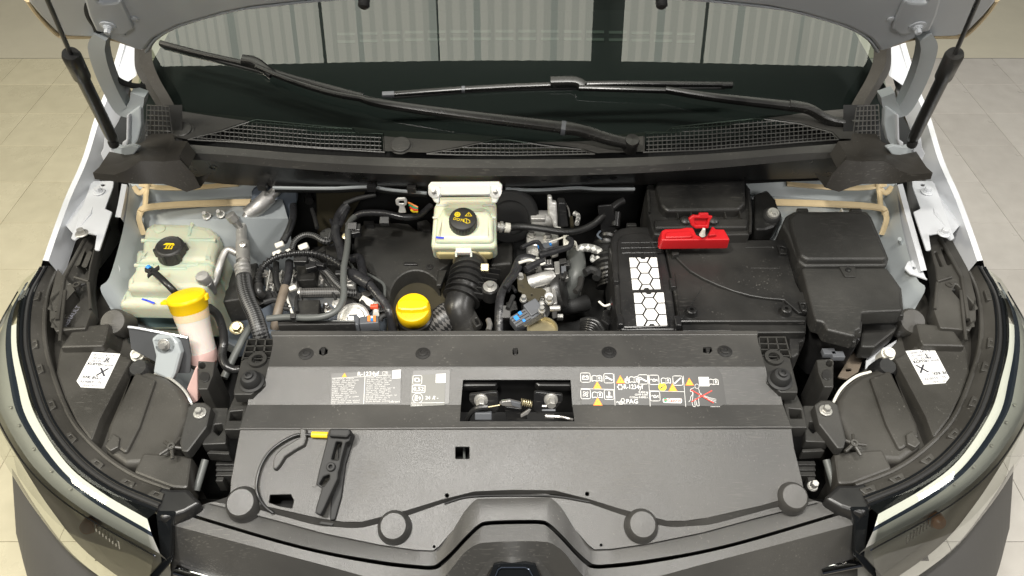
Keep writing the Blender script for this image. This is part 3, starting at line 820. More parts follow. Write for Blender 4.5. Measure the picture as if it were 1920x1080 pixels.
# ================================================================== wipers
def wsp(px, py, off):                           # meet the glass at a pixel
    t0, t1 = .2, 4.0
    d = ray(px, py)
    best = None
    for k in range(60):
        t = (t0 + t1) / 2; p = CAM + d * t
        sl = R(33); y0 = 1.27 + .20 * p.x * p.x
        h = p.z - (1.085 + (p.y - y0) * math.tan(sl))
        if h > off / math.cos(sl): t0 = t
        else: t1 = t
    return CAM + d * t
def bar(b, pts, w, h, m):                      # flat-topped bar along points, widths in metres
    q = catmull(pts, 5); n = len(q); rows_ = [[] for _ in range(8)]
    nn = Vector((0, -math.sin(R(33)), math.cos(R(33))))
    for i, p in enumerate(q):
        t = (q[min(i + 1, n - 1)] - q[max(i - 1, 0)]).normalized(); sd = t.cross(nn).normalized()
        f = i / (n - 1); ww = w(f) if callable(w) else w; hh = h(f) if callable(h) else h
        ww *= .80
        for k, (a_, c_) in enumerate(((1, 0), (.95, .55), (.62, .92), (0, 1.0), (-.62, .92), (-.95, .55), (-1, 0))): rows_[k].append(p + sd * ww * a_ + nn * hh * c_)
    rows_[7] = rows_[0]
    b.loft(rows_[::-1], m)
    b.add([r[0] for r in rows_[:7]] + [r[-1] for r in rows_[:7]], [tuple(range(7)), tuple(range(13, 6, -1))], m)
# long wiper
b = MB()
bar(b, [wsp(678, 186, .024), wsp(720, 196, .028), wsp(860, 216, .030), wsp(1058, 240, .034)], lambda f: .009 + .006 * f, .012, 'wiper_black')
bar(b, [wsp(482, 126, .020), wsp(540, 150, .022), wsp(620, 175, .024), wsp(690, 188, .024)], .0075, .010, 'wiper_black')
wip = b.build('wiper', car, 'long black wiper reaching up the glass on the coolant tank side', angle=30)
b = MB(); bar(b, [wsp(1050, 240, .034), wsp(1090, 246, .036), wsp(1140, 262, .036), wsp(1188, 272, .036)], lambda f: .016 - .003 * f, .014, 'wiper_black'); b.build('wiper_head', wip)
b = MB(); c = wsp(1184, 268, .04); b.lathe(c, (0, -.4, 1), [(.0145, -.02), (.0145, .008), (.013, .012), (0, .013)], 'wiper_black', 24); b.build('pivot_cap', wip)
b = MB(); bar(b, [wsp(302, 82, .006), wsp(370, 100, .006), wsp(460, 121, .006), wsp(560, 150, .006), wsp(680, 182, .006)], .0075, .009, 'wiper_black')
bar(b, [wsp(302, 86, .002), wsp(460, 128, .002), wsp(680, 186, .002)], .003, .006, 'rubber'); b.build('blade', wip)
b = MB(); bar(b, [wsp(456, 113, .014), wsp(480, 118, .016), wsp(512, 142, .016)], .013, .012, 'wiper_black'); b.build('blade_clip', wip)
b = MB(); bar(b, [wsp(1052, 241, .032), wsp(1060, 242, .032)], .0175, .017, 'connector_grey'); b.build('hinge_pin', wip)
# short wiper
b = MB()
bar(b, [wsp(1247, 170, .022), wsp(1340, 184, .026), wsp(1482, 200, .034)], lambda f: .008 + .005 * f, .012, 'wiper_black')
bar(b, [wsp(1085, 166, .020), wsp(1150, 168, .022), wsp(1252, 171, .022)], .007, .009, 'wiper_black')
wip2 = b.build('wiper', car, 'short black wiper lying flat towards the fuse box side', angle=30)
b = MB(); bar(b, [wsp(1478, 199, .034), wsp(1515, 206, .036), wsp(1552, 226, .036), wsp(1596, 234, .036)], lambda f: .014 - .003 * f, .014, 'wiper_black'); b.build('wiper_head', wip2)
b = MB(); c = wsp(1600, 226, .04); b.lathe(c, (0, -.4, 1), [(.0145, -.03), (.0145, .008), (.013, .012), (0, .013)], 'wiper_black', 24); b.build('pivot_cap', wip2)
b = MB(); bar(b, [wsp(736, 178, .006), wsp(860, 169, .006), wsp(1000, 162, .006), wsp(1160, 158, .006), wsp(1358, 160, .006)], .0072, .009, 'wiper_black')
bar(b, [wsp(736, 184, .002), wsp(960, 169, .002), wsp(1358, 166, .002)], .003, .006, 'rubber'); b.build('blade', wip2)
b = MB(); bar(b, [wsp(718, 179, .006), wsp(740, 178, .006)], .008, .010, 'connector_grey'); b.build('blade_end', wip2)
b = MB(); bar(b, [wsp(1352, 161, .006), wsp(1372, 161, .006)], .008, .010, 'wiper_black'); b.build('blade_end', wip2)
b = MB(); bar(b, [wsp(1032, 154, .014), wsp(1078, 154, .016), wsp(1095, 164, .016)], .0125, .012, 'wiper_black'); b.build('blade_clip', wip2)
b = MB(); bar(b, [wsp(866, 169, .005), wsp(872, 169, .005)], .0085, .0105, 'connector_grey'); b.build('blade_band', wip2)
# ================================================================== slam panel cover
PA = plane(960, 660, .960, 0); PB = plane(960, 687, .960, .45); PC = plane(960, 759, PB.hit(960, 759).z, 0)
PD = plane(960, 806, PC.hit(960, 800).z - .001, .36)
b = MB()
slots = [[(598, 656), (603, 651), (609, 650), (615, 655), (614, 663), (606, 667), (598, 664)], [(961, 653), (971, 652), (972, 663), (966, 667), (961, 664)], [(1318, 651), (1334, 650), (1336, 658), (1330, 663), (1318, 661)]]
b.plate(PA.up(-.004), [(508, 620), (1421, 620), (1421, 629), (508, 629)], .035, 'cover_plastic', .001, .002)
b.plate(PA, [(511, 629), (1419, 626), (1422, 643), (1435, 687.5), (503, 687.5), (512, 646)], .004, 'cover_plastic', 0, .0005, holes=slots, hrnd=.002)
LH = [(868, 712), (1070, 712), (1073, 759.6), (864, 759.6)]
b.plate(PB, [(503, 687), (1435, 687), (1440, 712), (1461, 731), (1468, 759.5), (1073, 759.5), (1070, 712), (868, 712), (864, 759.5), (464, 759.5), (467, 742), (489, 726), (498, 711)], .004, 'cover_plastic', 0, .002)
b.plate(PC, [(464, 759), (864, 759), (862, 790), (1078, 790), (1073, 759), (1468, 759), (1483, 800), (450, 802)], .004, 'cover_plastic', 0, .0015)
# rounded lip along the fold
lipl = [P(450, 803, z=PC.o.z), P(700, 803, z=PC.o.z), P(960, 801, z=PC.o.z), P(1200, 801, z=PC.o.z), P(1484, 800, z=PC.o.z)]
b.tube([p + Vector((0, 0, -.0018)) for p in lipl], .0028, 'cover_plastic', 10)
b.tube([PA.hit(511, 629.5) + Vector((0, 0, -.0012)), PA.hit(1419, 627) + Vector((0, 0, -.0012))], .0022, 'cover_plastic', 8)
for x0, x1, y in ((504, 1435, 687.2), (464, 864, 759.3), (1073, 1468, 759.3)):
    h = PA.hit if y < 700 else PC.hit
    b.tube([h(x0, y) + Vector((0, 0, -.0030)), h(x1, y) + Vector((0, 0, -.0030))], .0030, 'cover_plastic', 8)
L1 = [(400, 941), (482, 955), (585, 983), (627, 988), (671, 990), (706, 983), (764, 967), (833, 943), (890, 929), (960, 927)]
L1t = [(431, 930), (500, 950), (602, 973), (644, 979), (678, 979), (706, 972), (764, 957), (829, 937), (890, 922), (960, 919)]
L1tr = [(MX(x) + 6, y - 2) for x, y in L1t[::-1]][1:]; L1r = [(MX(x) + 6, y - 2) for x, y in L1[::-1]][1:]
holesD = [[(854, 838), (880, 838), (880, 860), (854, 860)], [(506, 928), (545, 927), (551, 938), (548, 953), (524, 949), (504, 942)]] + [pxe(838, 929, 3.6, 3.6), pxe(1101, 926, 3.6, 3.6)]
b.plate(PD, [(450, 806), (1484, 804), (1489, 840), (1504, 900), (1508, 922)] + [(x, y) for x, y in (L1t + L1tr)[::-1]] + [(433, 900)], .004, 'cover_plastic', .0008, .0008, holes=holesD, hrnd=.0015)
cover = b.build('slam_panel_cover', car, 'wide black plastic cover over the slam panel with printed labels', angle=28)
# step and lower apron of the cover
b = MB()
PD2 = PD.up(-.009)
rowa = catmull([PD.hit(x, y) for x, y in L1t + L1tr], 4); rowb = catmull([PD2.hit(x, y) for x, y in L1 + L1r], 4)
b.loft([rowa, rowb], 'cover_plastic')
L2 = [(390, 943), (506, 972), (609, 1000), (712, 1021), (781, 1031), (812, 1032), (824, 1023), (850, 993), (871, 959), (891, 938), (905, 935), (960, 934)]
L2r = [(MX(x) + 4, y - 2) for x, y in L2[::-1]][1:]
lo = L1[:-1] + [(905, 928)] + [(960, 927)] + [(MX(905) + 6, 926)] + L1r[1:]
b.plate(PD2, lo + (L2 + L2r)[::-1], .004, 'cover_plastic', 0, 0, holes=[pxe(814, 1025, 3, 3), pxe(1127, 1022, 3, 3)], hrnd=0)
b.build('cover_apron', cover)
# raised buffers
for (x, y, r) in ((457, 929, 23), (740, 973, 22), (1202, 970, 22), (1484, 918, 21)):
    b = MB(); c = PD2.hit(x, y + 16); ax = (CAM - c).normalized() * .25 + Vector((0, -.35, 1)).normalized(); k = r / 22
    b.lathe(c - PD.n * .012, ax, [(.0285 * k, 0), (.0245 * k, .022), (.0200 * k, .0335), (.0185 * k, .0350), (0, .0354)], 'cover_plastic', 36); b.build('round_buffer', cover)
# screws
for (x, y) in ((574, 664), (793, 663), (1142, 661), (1359, 659)):
    b = MB(); c = PA.hit(x, y); b.lathe(c, (0, 0, 1), [(.0125, 0), (.0125, .0012), (.008, .0022), (.0075, .0035), (.0045, .0042), (.0042, .003), (0, .003)], 'smooth_black', 24); b.build('screw', cover)
for (x, y) in ((606, 661), (967, 662), (1328, 659)):
    b = MB(); b.plate(PA.up(-.004), [(x - 5, y - 8), (x + 4, y - 8), (x + 2, y + 3), (x - 3, y + 3)], .012, 'smooth_black', .0005, .001); b.build('slot_clip', cover)
# curved moulded rib for the cable and the small tray
b = MB()
arc = [(512, 863), (516, 852), (528, 840), (548, 828), (562, 820), (562, 802), (573, 804), (574, 822), (570, 834), (552, 844), (534, 856), (524, 872), (517, 880), (512, 878)]
b.plate(PD.up(.009), arc, .012, 'cover_plastic', .002, .002, taper=.002)
b.build('cable_rib', cover)
b = MB(); b.plate(PD.up(.0008), [(585, 912), (594, 860), (612, 830), (620, 832), (600, 880), (592, 914)], .001, 'cover_plastic', .0003, .001); b.build('faint_rib', cover)
# metal strip glimpsed in the square hole
b = MB(); pl = plane(867, 850, .885); b.plate(pl, [(848, 830), (890, 830), (890, 870), (848, 870)], .01, 'void', 0, 0); b.plate(pl.up(.012), [(868, 838), (872, 838), (873, 862), (868, 862)], .01, 'pipe_grey', .001, .001); b.build('hole_bottom', cover)
b = MB(); pl = plane(525, 945, .86); b.plate(pl, [(480, 915), (575, 915), (575, 985), (480, 985)], .01, 'void', 0, 0); b.build('cable_hole_bottom', cover)
b = MB(); pl = plane(960, 905, .87, .28); b.plate(pl, [(820, 905), (1110, 905), (1110, 1060), (820, 1060)], .01, 'void', 0, 0); b.build('cover_underside', cover)
# thin dark lip over the emblem block
b = MB()
q = [PD2.up(.0035).hit(x, y) for x, y in [(833, 944), (868, 933), (905, 929.5), (960, 928.5), (1018, 929), (1055, 932), (1106, 941)]]
b.tube(q, .0016, 'smooth_black', 6); b.build('lip', cover)

# ------------------------------------------------------------------ printed labels on the cover
def u_of(pl, px, py): return pl.uv(px, py)
def book(b, pl, u, v, s, m='print_white', h=.0006):
    w = s * .55; t = s * .07
    for sg in (-1, 1):
        b.stroke(pl, [(u, v - s * .32), (u + sg * w * .5, v - s * .24), (u + sg * w, v - s * .32), (u + sg * w, v + s * .22), (u + sg * w * .6, v + s * .34), (u + sg * w * .1, v + s * .28), (u, v + s * .2), (u, v - s * .32)], t, m, h)
    b.flat(pl, [(u + w * .35, v - s * .1), (u + w * .65, v - s * .1), (u + w * .65, v + s * .18), (u + w * .35, v + s * .18)], m, h)
def rrect(u0, u1, v0, v1, r): return fillet([(u0, v0), (u1, v0), (u1, v1), (u0, v1)], r)
def warn(b, pl, u, v, s, h=.0006, edge='print_orange'):
    b.flat(pl, [(u - s * .55, v - s * .45), (u + s * .55, v - s * .45), (u, v + s * .55)], edge, h)
    b.flat(pl, [(u - s * .40, v - s * .37), (u + s * .40, v - s * .37), (u, v + s * .38)], 'print_yellow', h + .0003)
    b.stroke(pl, [(u, v + s * .10), (u, v - s * .14)], s * .08, 'print_black', h + .0006); b.flat(pl, ellipse(u, v - s * .26, s * .05, s * .05, 8), 'print_black', h + .0006)
def boxicon(b, pl, u, v, s, h=.0006):
    b.stroke(pl, rrect(u - s / 2, u + s / 2, v - s / 2, v + s / 2, s * .18), s * .06, 'print_white', h, closed=True)
def icon(b, pl, u, v, s, k):
    boxicon(b, pl, u, v, s); W = 'print_white'; t = s * .07
    if k == 'battery':
        b.stroke(pl, [(u - s * .3, v - s * .18), (u + s * .3, v - s * .18), (u + s * .3, v + s * .14), (u - s * .3, v + s * .14)], t, W, closed=True)
        b.flat(pl, [(u - s * .26, v + s * .14), (u - s * .12, v + s * .14), (u - s * .12, v + s * .24), (u - s * .26, v + s * .24)], W); b.flat(pl, [(u + s * .26, v + s * .14), (u + s * .12, v + s * .14), (u + s * .12, v + s * .24), (u + s * .26, v + s * .24)], W)
        b.stroke(pl, [(u - s * .2, v), (u - s * .08, v)], t * .7, W); b.stroke(pl, [(u + s * .08, v), (u + s * .2, v)], t * .7, W)
    elif k == 'wrench':
        b.stroke(pl, [(u - s * .12, v + s * .06), (u + s * .32, v - s * .18)], s * .16, W)
        b.stroke(pl, [(u - s * .3, v + s * .22), (u - s * .14, v + s * .14), (u - s * .10, v + s * .0), (u - s * .32, v - s * .02)], t * 1.4, W)
    elif k == 'fan':
        for a in range(4):
            c, sn = math.cos(a * math.pi / 2 + .6), math.sin(a * math.pi / 2 + .6)
            b.stroke(pl, ellipse(u + c * s * .18, v + sn * s * .18, s * .15, s * .09, 10, a * math.pi / 2 + .9), t * .8, W, closed=True)
    elif k == 'temp':
        b.stroke(pl, [(u, v + s * .3), (u, v - s * .06)], s * .12, W)
        for dy in (-.14, -.26): b.stroke(pl, [(u - s * .3, v + s * dy), (u - s * .1, v + s * (dy - .06)), (u + s * .1, v + s * dy), (u + s * .3, v + s * (dy - .04))], t, W)
        b.stroke(pl, [(u, v + s * .2), (u + s * .12, v + s * .2)], t, W); b.stroke(pl, [(u, v + s * .08), (u + s * .12, v + s * .08)], t, W)
    elif k == 'oil':
        oilcan(b, pl, u, v, s * .7)
    elif k == 'stick':
        b.stroke(pl, [(u - s * .34, v - s * .3), (u + s * .3, v + s * .26)], s * .13, W)
    elif k == 'motor':
        b.stroke(pl, [(u - s * .22, v - s * .2), (u + s * .16, v - s * .2), (u + s * .16, v + s * .2), (u - s * .22, v + s * .2)], t * 1.1, W, closed=True)
        b.stroke(pl, [(u - s * .3, v - s * .1), (u - s * .3, v + s * .14)], t * 1.1, W); b.stroke(pl, [(u + s * .16, v + s * .08), (u + s * .28, v), (u + s * .28, v - s * .12), (u + s * .18, v - s * .16)], t * 1.1, W)
def oilcan(b, pl, u, v, s, W='print_white'):
    t = s * .09
    b.stroke(pl, [(u - s * .2, v - s * .2), (u + s * .2, v - s * .2), (u + s * .5, v + s * .1), (u + s * .2, v + s * .0), (u - s * .2, v + s * .06)], t, W, closed=True)
    b.stroke(pl, [(u - s * .2, v + s * .0), (u - s * .45, v + s * .12), (u - s * .5, v)], t, W); b.stroke(pl, [(u, v + s * .05), (u, v + s * .16)], t * 1.4, W)
    b.flat(pl, ellipse(u + s * .52, v - s * .14, s * .05, s * .09, 8), W)
def snow(b, pl, u, v, s, W='print_white'):
    q = []
    for k in range(12):
        r = s * (.5 if k % 2 == 0 else .33); q.append((u + r * math.cos(k * math.pi / 6), v + r * math.sin(k * math.pi / 6)))
    b.stroke(pl, q, s * .12, W, closed=True)
# left hand films
PBs = PB.up(.0012)
b = MB(); b.plate(PBs.up(0), [(621, 700), (752, 694), (751, 757), (620, 759.2)], .0008, 'film_clear', 0, .001)
b.build('film_label', cover, 'clear label with rows of white safety text in two columns headed R-1234yf')
lab = MB(); T = PBs
wu, wv = T.uv(646, 703.5); warn(lab, T, wu, wv, .0075)
u, v = T.uv(670, 705); lab.text(T, u, v, .0098, 'R-1234yf', 'print_white', bold=.012, rot=.03)
u, v = T.uv(722, 699.5); book(lab, T, u, v, .0075)
lab.stroke(T, [T.uv(623, 709.5), T.uv(733, 703.5)], .0006, 'print_white', local=True); lab.stroke(T, [T.uv(684.5, 707), T.uv(682, 757)], .0008, 'print_white')
rs = random.Random(4)
words = ['System', 'contains', 'flammable', 'refrigerant', 'under', 'pressure', 'serviced', 'only', 'qualified', 'personnel', 'das', 'durch', 'geschultes', 'systeme', 'peut', 'gaz', 'fluide', 'sous', 'haute']
def lines(b, T, x0, y0, x1s, n, dy, sl=-.04, dx=-.18):
    for k in range(n):
        xw = x1s[k % len(x1s)]; a = T.uv(x0 + dx * k, y0 + dy * k); c = T.uv(x0 + xw, y0 + dy * k + sl * xw)
        w = c[0] - a[0]; ux = a[0]; first = True
        while ux < a[0] + w - .003:
            t = rs.choice(words); ln = len(t) * .00155
            if ux + ln > a[0] + w + .002: t = t[:max(2, int((a[0] + w - ux) / .00155))]; ln = len(t) * .00155
            f = (ux - a[0]) / max(w, 1e-6)
            b.text(T, ux, a[1] + (c[1] - a[1]) * f, .0030, t, 'print_white', rot=.03); ux += ln + .0012
            if len(t) < 2: break
lines(lab, T, 623.5, 712, (47, 56, 47, 45, 46, 42, 44, 46, 48, 39, 57, 28, 58, 53), 14, 3.45)
lines(lab, T, 688, 709.5, (45, 47, 48, 42, 44, 43, 55, 53, 46, 45, 58, 45, 41, 50, 22), 14, 3.45)
lab.text(T, *T.uv(730, 755), .003, '216R0 0649 R', 'print_white', rot=.03, bold=.01)
lab.build('label_lettering', cover)
b = MB(); b.plate(T.up(.0006), [(736, 694.5), (751.5, 693), (751, 709), (735.5, 710)], .001, 'paper_white', 0, .0003); b.build('blank_code_square', cover)
# small film 24 R
b = MB(); b.plate(T.up(.0001), [(774, 695), (844, 693), (842, 757), (770, 759)], .0006, 'film_clear', 0, .003); b.build('film_backing', cover)
b = MB(); b.plate(T.up(.0010), [(771.5, 703.5), (835, 701), (833.5, 759.5), (769.5, 762.5)], .0008, 'film_pale', 0, .001); b.build('film_label', cover, 'pale green film label reading 0,52 and E9 24 R-')
lab = MB(); T2 = T.up(.0010)
u, v = T2.uv(782.6, 712.5); icon(lab, T2, u, v, .0148, 'motor')
u, v = T2.uv(785, 729.5); lab.stroke(T2, [(u - .0105, v - .0055), (u + .0105, v - .0055), (u + .0105, v + .0055), (u - .0105, v + .0055)], .0009, 'print_white', closed=True); lab.text(T2, u, v - .0031, .0092, '0,52', 'print_white', 'CENTER', sx=1.1, bold=.008)
u, v = T2.uv(783.2, 746.6); lab.stroke(T2, ellipse(u, v, .0083, .0083, 22), .0009, 'print_white', closed=True); lab.text(T2, u - .0052, v - .0040, .0115, 'E', 'print_white', bold=.02); lab.text(T2, u + .0012, v - .0034, .0085, '9', 'print_white', bold=.01)
u, v = T2.uv(797.5, 749); lab.text(T2, u, v, .0082, '24', 'print_white', bold=.012); lab.text(T2, u + .0112, v, .0082, 'R -', 'print_white', shear=.25, bold=.012)
lab.stroke(T2, [T2.uv(771, 755.8), T2.uv(833, 755.0)], .0007, 'print_white'); lab.text(T2, *T2.uv(772, 761), .003, '10100 0412 R', 'print_white', bold=.01)
lab.build('label_lettering', cover)
b = MB(); b.plate(T2.up(.0006), [(817.5, 701.5), (835.8, 700.5), (835.5, 717.5), (817, 718)], .0008, 'paper_white', 0, .0003); b.build('blank_code_square', cover)
# right hand dark label
b = MB(); b.plate(T, [(1092, 691), (1346, 691), (1354, 703), (1362, 757), (1350, 761.5), (1090, 758.5), (1089, 700)], .0008, 'film_dark', 0, .002); b.build('film_label', cover, 'dark label with white icons, yellow triangles and a crossed out figure')
lab = MB(); C = lambda x, y: T.uv(1080 + x / 6.4, 680 + y / 6.4)
K = .0158
icon(lab, T, *C(112, 180), K, 'battery'); book(lab, T, *C(250, 190), .0150); icon(lab, T, *C(392, 188), K, 'wrench'); warn(lab, T, *C(255, 272), .0132)
icon(lab, T, *C(115, 377), K, 'fan'); book(lab, T, *C(256, 388), .0150); icon(lab, T, *C(397, 385), K, 'temp'); warn(lab, T, *C(260, 468), .0142)
for a, c in (((455, 135), (468, 512)), ((868, 148), (890, 524)), ((1287, 160), (1316, 535)), ((58, 312), (462, 322)), ((884, 338), (1300, 350))): lab.stroke(T, [C(*a), C(*c)], .0007, 'print_white')
warn(lab, T, *C(532, 205), .0138); book(lab, T, *C(697, 205), .0150); icon(lab, T, *C(803, 202), K, 'wrench')
u, v = C(612, 205); lab.flat(T, [(u - .0042, v - .004), (u - .002, v - .0062), (u + .002, v - .0062), (u + .0042, v - .004), (u + .0036, v + .0012), (u + .0022, v - .0004), (u + .0006, v + .0066), (u - .002, v + .001), (u - .0034, v + .0026)], 'print_white')
lab.flat(T, ellipse(u, v - .0036, .0016, .0022, 10), 'film_dark', .0008)
snow(lab, T, *C(530, 293), .0100); u, v = C(570, 315); lab.text(T, u, v, .0108, 'R-1234yf', 'print_white', sx=.82, bold=.012, rot=-.01)
for i, t in enumerate(('0.450 kg', 'GWP 0.501', 'CO2eq 0.0002 t')): lab.text(T, *C(866, 365 + 31 * i), .0046, t, 'print_white', 'RIGHT', bold=.012)
oilcan(lab, T, *C(535, 478), .0130); snow(lab, T, *C(562, 452), .0070); u, v = C(600, 490); lab.text(T, u, v, .0100, 'PAG', 'print_white', sx=1.05, bold=.014)
icon(lab, T, *C(936, 207), K, 'oil'); book(lab, T, *C(1078, 217), .0140); icon(lab, T, *C(1220, 216), K, 'stick')
u, v = C(1036, 292); lab.flat(T, ellipse(u, v, .0068, .0068, 18), 'print_yellow'); lab.stroke(T, [(u - .004, v - .003), (u + .004, v + .003)], .0012, 'print_black', .0009); lab.stroke(T, [(u - .003, v + .001), (u + .001, v - .003)], .0007, 'print_black', .0009)
warn(lab, T, *C(1160, 300), .0138); icon(lab, T, *C(948, 403), K, 'oil')
lab.flat(T, fillet([C(1036, 430), C(1274, 428), C(1268, 488), C(1046, 482)], .003), 'print_white')
u, v = C(1072, 450); lab.flat(T, ellipse(u, v, .0028, .0036, 12), 'print_green', .0009); lab.stroke(T, [(u - .0016, v), (u + .002, v + .0008)], .0012, 'print_red', .0012)
u, v = C(1093, 472); lab.text(T, u, v, .0078, 'Castrol', 'print_red', bold=.016, shear=.2, sx=.95, h=.0010)
warn(lab, T, *C(1360, 232), .0132); book(lab, T, *C(1648, 232), .0142)
# crossed-out figure
lab.stroke(T, ellipse(*C(1451, 284), .0034, .0038, 14), .0007, 'print_white', closed=True)
fig = [(1420, 300), (1375, 318), (1370, 345), (1398, 350), (1400, 380), (1376, 410), (1372, 450), (1352, 470)]
lab.stroke(T, [C(*p) for p in fig], .0007, 'print_white')
lab.stroke(T, [C(*p) for p in [(1404, 360), (1400, 420), (1390, 470), (1404, 525), (1430, 530), (1424, 470), (1428, 430), (1440, 470), (1452, 520), (1478, 520), (1470, 450), (1478, 390), (1508, 380), (1480, 360), (1476, 330), (1462, 306)]], .0007, 'print_white')
for dy in (0, 12, 24): lab.stroke(T, [C(1530, 395 + dy), C(1600, 420 + dy), C(1680, 440 + dy * 1.6)], .0006, 'print_white')
lab.stroke(T, [C(1388, 468), C(1628, 338)], .0016, 'print_red', .0010); lab.stroke(T, [C(1380, 328), C(1644, 482)], .0016, 'print_red', .0013)
lab.text(T, *C(1615, 537), .0026, '8200001960 R', 'print_white', bold=.01)
lab.build('label_lettering', cover)
b = MB(); b.plate(T.up(.0008), [(1080 + 1470 / 6.4, 680 + 172 / 6.4), (1080 + 1592 / 6.4, 680 + 172 / 6.4), (1080 + 1602 / 6.4, 680 + 282 / 6.4), (1080 + 1482 / 6.4, 680 + 282 / 6.4)], .0008, 'paper_white', 0, .0003); b.build('blank_code_square', cover)

# ------------------------------------------------------------------ bonnet catch in its opening
b = MB(); pl = vplane(965, 770, .74); b.plate(PL((0, .775, .80), (0, -1, 0)), [(-.12, -.2), (.12, -.2), (.12, .135), (-.12, .135)], .01, 'void', 0, 0, local=True)
b.add([(-.12, .775, .845), (.12, .775, .845), (.12, .62, .845), (-.12, .62, .845)], [(3, 2, 1, 0)], 'void')  # black backing sheets paint the dark depth of the opening
catch = b.build('bonnet_catch', car, 'metal bonnet catch with springs in the opening of the cover')
for (x0, x1, s_) in ((866, 935, 1), (1002, 1072, -1)):
    b = MB(); pl = plane(960, 716, .937, .15)
    e = [(x0, 713), (x1, 713), (x1 - 3 * 1, 720), (x1 - 6, 723.5), (x0, 724)] if s_ > 0 else [(x0, 713), (x1, 713), (x1, 724), (x0 + 8, 723.5), (x0 + 2, 719)]
    b.plate(pl, e, .016, 'smooth_black', .003, .004); b.build('catch_flange', catch)
for (x, y) in ((902, 750), (1033, 749)):
    b = MB(); pl = vplane(x, y, .722, lean=.5)
    s_ = 1 if x < 960 else -1
    q = [(x - s_ * 22, 740), (x + s_ * 20, 735), (x + s_ * 32, 735), (x + s_ * 33, 768), (x + s_ * 26, 776), (x - s_ * 6, 770), (x - s_ * 22, 752)]
    b.plate(pl, q, .006, 'smooth_black', .0015, .004); b.build('catch_bracket', catch)
    b = MB(); o_ = pl.hit(x, y); b.lathe(o_, pl.n, [(.0115, 0), (.011, .003), (.0085, .004)], 'zinc', 20); b.lathe(o_, (0, -1, .15), [(.0078, 0), (.0078, .013), (.0068, .0145), (0, .0145)], 'zinc', 6); b.build('bolt', catch)
b = MB(); Q = lambda x, y, Y=.705: P(850 + x / 8, 690 + y / 8, y=Y)
b.tube([Q(200, 800), Q(260, 680), Q(340, 610), Q(430, 590), Q(520, 582)], .0042, 'hose_rubber', 8)
b.tube([Q(500, 590), Q(700, 555)], .0012, 'brass', 6); b.build('catch_cable', catch)
b = MB(); pl = vplane(940, 757, .70, lean=.5); b.plate(pl, [(936, 757), (941, 753), (955, 751), (977, 756), (978, 768), (962, 763), (942, 761)], .006, 'steel', .001, .001); b.plate(pl.up(.003), [(957, 752), (976, 756), (976, 766), (960, 761)], .004, 'connector_grey', .001, .001); b.build('catch_lever', catch)
b = MB(); q = []
for k in range(60):
    t = k / 59; c = Q(1020 + 160 * t, 510 + 30 * t, .70); a = t * 5 * 2 * math.pi; q.append(c + Vector((0, math.cos(a) * .005, math.sin(a) * .006)))
b.tube(q, .0009, 'brass', 5, smooth=False); b.build('spring', catch)
b = MB(); b.plate(vplane(985, 773, .695, lean=.6), [(976, 778), (992, 767), (996, 769), (990, 777), (976, 784)], .004, 'steel', .001, .002); b.plate(vplane(960, 780, .705, lean=.5), [(946, 762), (976, 766), (990, 786), (950, 788)], .004, 'smooth_black', .001, .002); b.build('catch_pawl', catch)
b = MB(); b.tube([Q(1375, 720), Q(1505, 730)], .0045, 'steel', 10); b.tube([Q(1505, 728), Q(1620, 735), Q(1790, 775)], .0024, 'steel', 8); b.tube([Q(1330, 570), Q(1400, 572)], .002, 'steel', 6); b.tube([Q(1330, 632), Q(1530, 634)], .002, 'connector_grey', 6); b.build('release_rod', catch)
b = MB(); b.box(PL(Q(455, 715, .70), (0, -1, .6)), -.014, .013, -.006, .006, .004, .01, 'connector_grey'); b.build('catch_block', catch)

# ------------------------------------------------------------------ safety-lever cable and yellow sleeve, prop clip on the cover
b = MB(); U = PD.up(.004)
pts = [(586, 816), (560, 815), (535, 825), (508, 845), (490, 872), (481, 905), (484, 930), (497, 950), (512, 962)]
q = [PD.up(.006 if i < 7 else .004 - .004 * (i - 6)).hit(x, y) for i, (x, y) in enumerate(pts)]
b.tube(q, .0026, 'hose_rubber', 10, n=8); cab = b.build('release_cable', car, 'thin black looped cable lying on the front cover')
b = MB(); b.tube([PD.up(.006).hit(585, 815), PD.up(.007).hit(615, 816)], .0052, 'yellow_sleeve', 12); b.build('sleeve', cab, 'yellow sleeve')
b = MB(); HP = PD.up(.028)
b.plate(HP, [(617, 805), (656, 804), (660, 811), (655, 827), (648, 830), (640, 860), (637, 876), (634, 885), (633, 897), (606, 956), (600, 966), (590, 962), (592, 952), (603, 915), (592, 908), (598, 880), (612, 826)], .016, 'rubber', .0022, .003,
        holes=[[(630, 828), (641, 829), (634, 862), (621, 861)], [(606, 894), (618, 889), (617, 898), (606, 912), (598, 908)]], hrnd=.002)
clip = b.build('release_handle', car, 'moulded black release handle standing on the front cover')
b = MB(); b.plate(HP.up(.010), [(617, 803), (655, 803), (657, 812), (650, 820), (616, 818)], .016, 'rubber', .003, .004); b.build('handle_head', clip)
b = MB(); c = HP.hit(621, 876); b.lathe(c, PD.n, [(.0068, -.002), (.0068, .004), (.0058, .005), (.0032, .005), (.0030, 0), (0, 0)], 'rubber', 20); b.build('pivot', clip)
b = MB(); b.plate(PD.up(.006), [(634, 836), (650, 830), (664, 812), (664, 818), (648, 870), (640, 930), (628, 974), (618, 976), (620, 940), (632, 890)], .010, 'rubber', .002, .003); b.build('handle_base', clip)  # low dark strip along the right side of the handle
b = MB(); b.plate(PD2.up(.006), [(596, 982), (602, 977), (628, 979), (622, 986)], .010, 'rubber', .001, .001); b.build('cover_clip', cover)

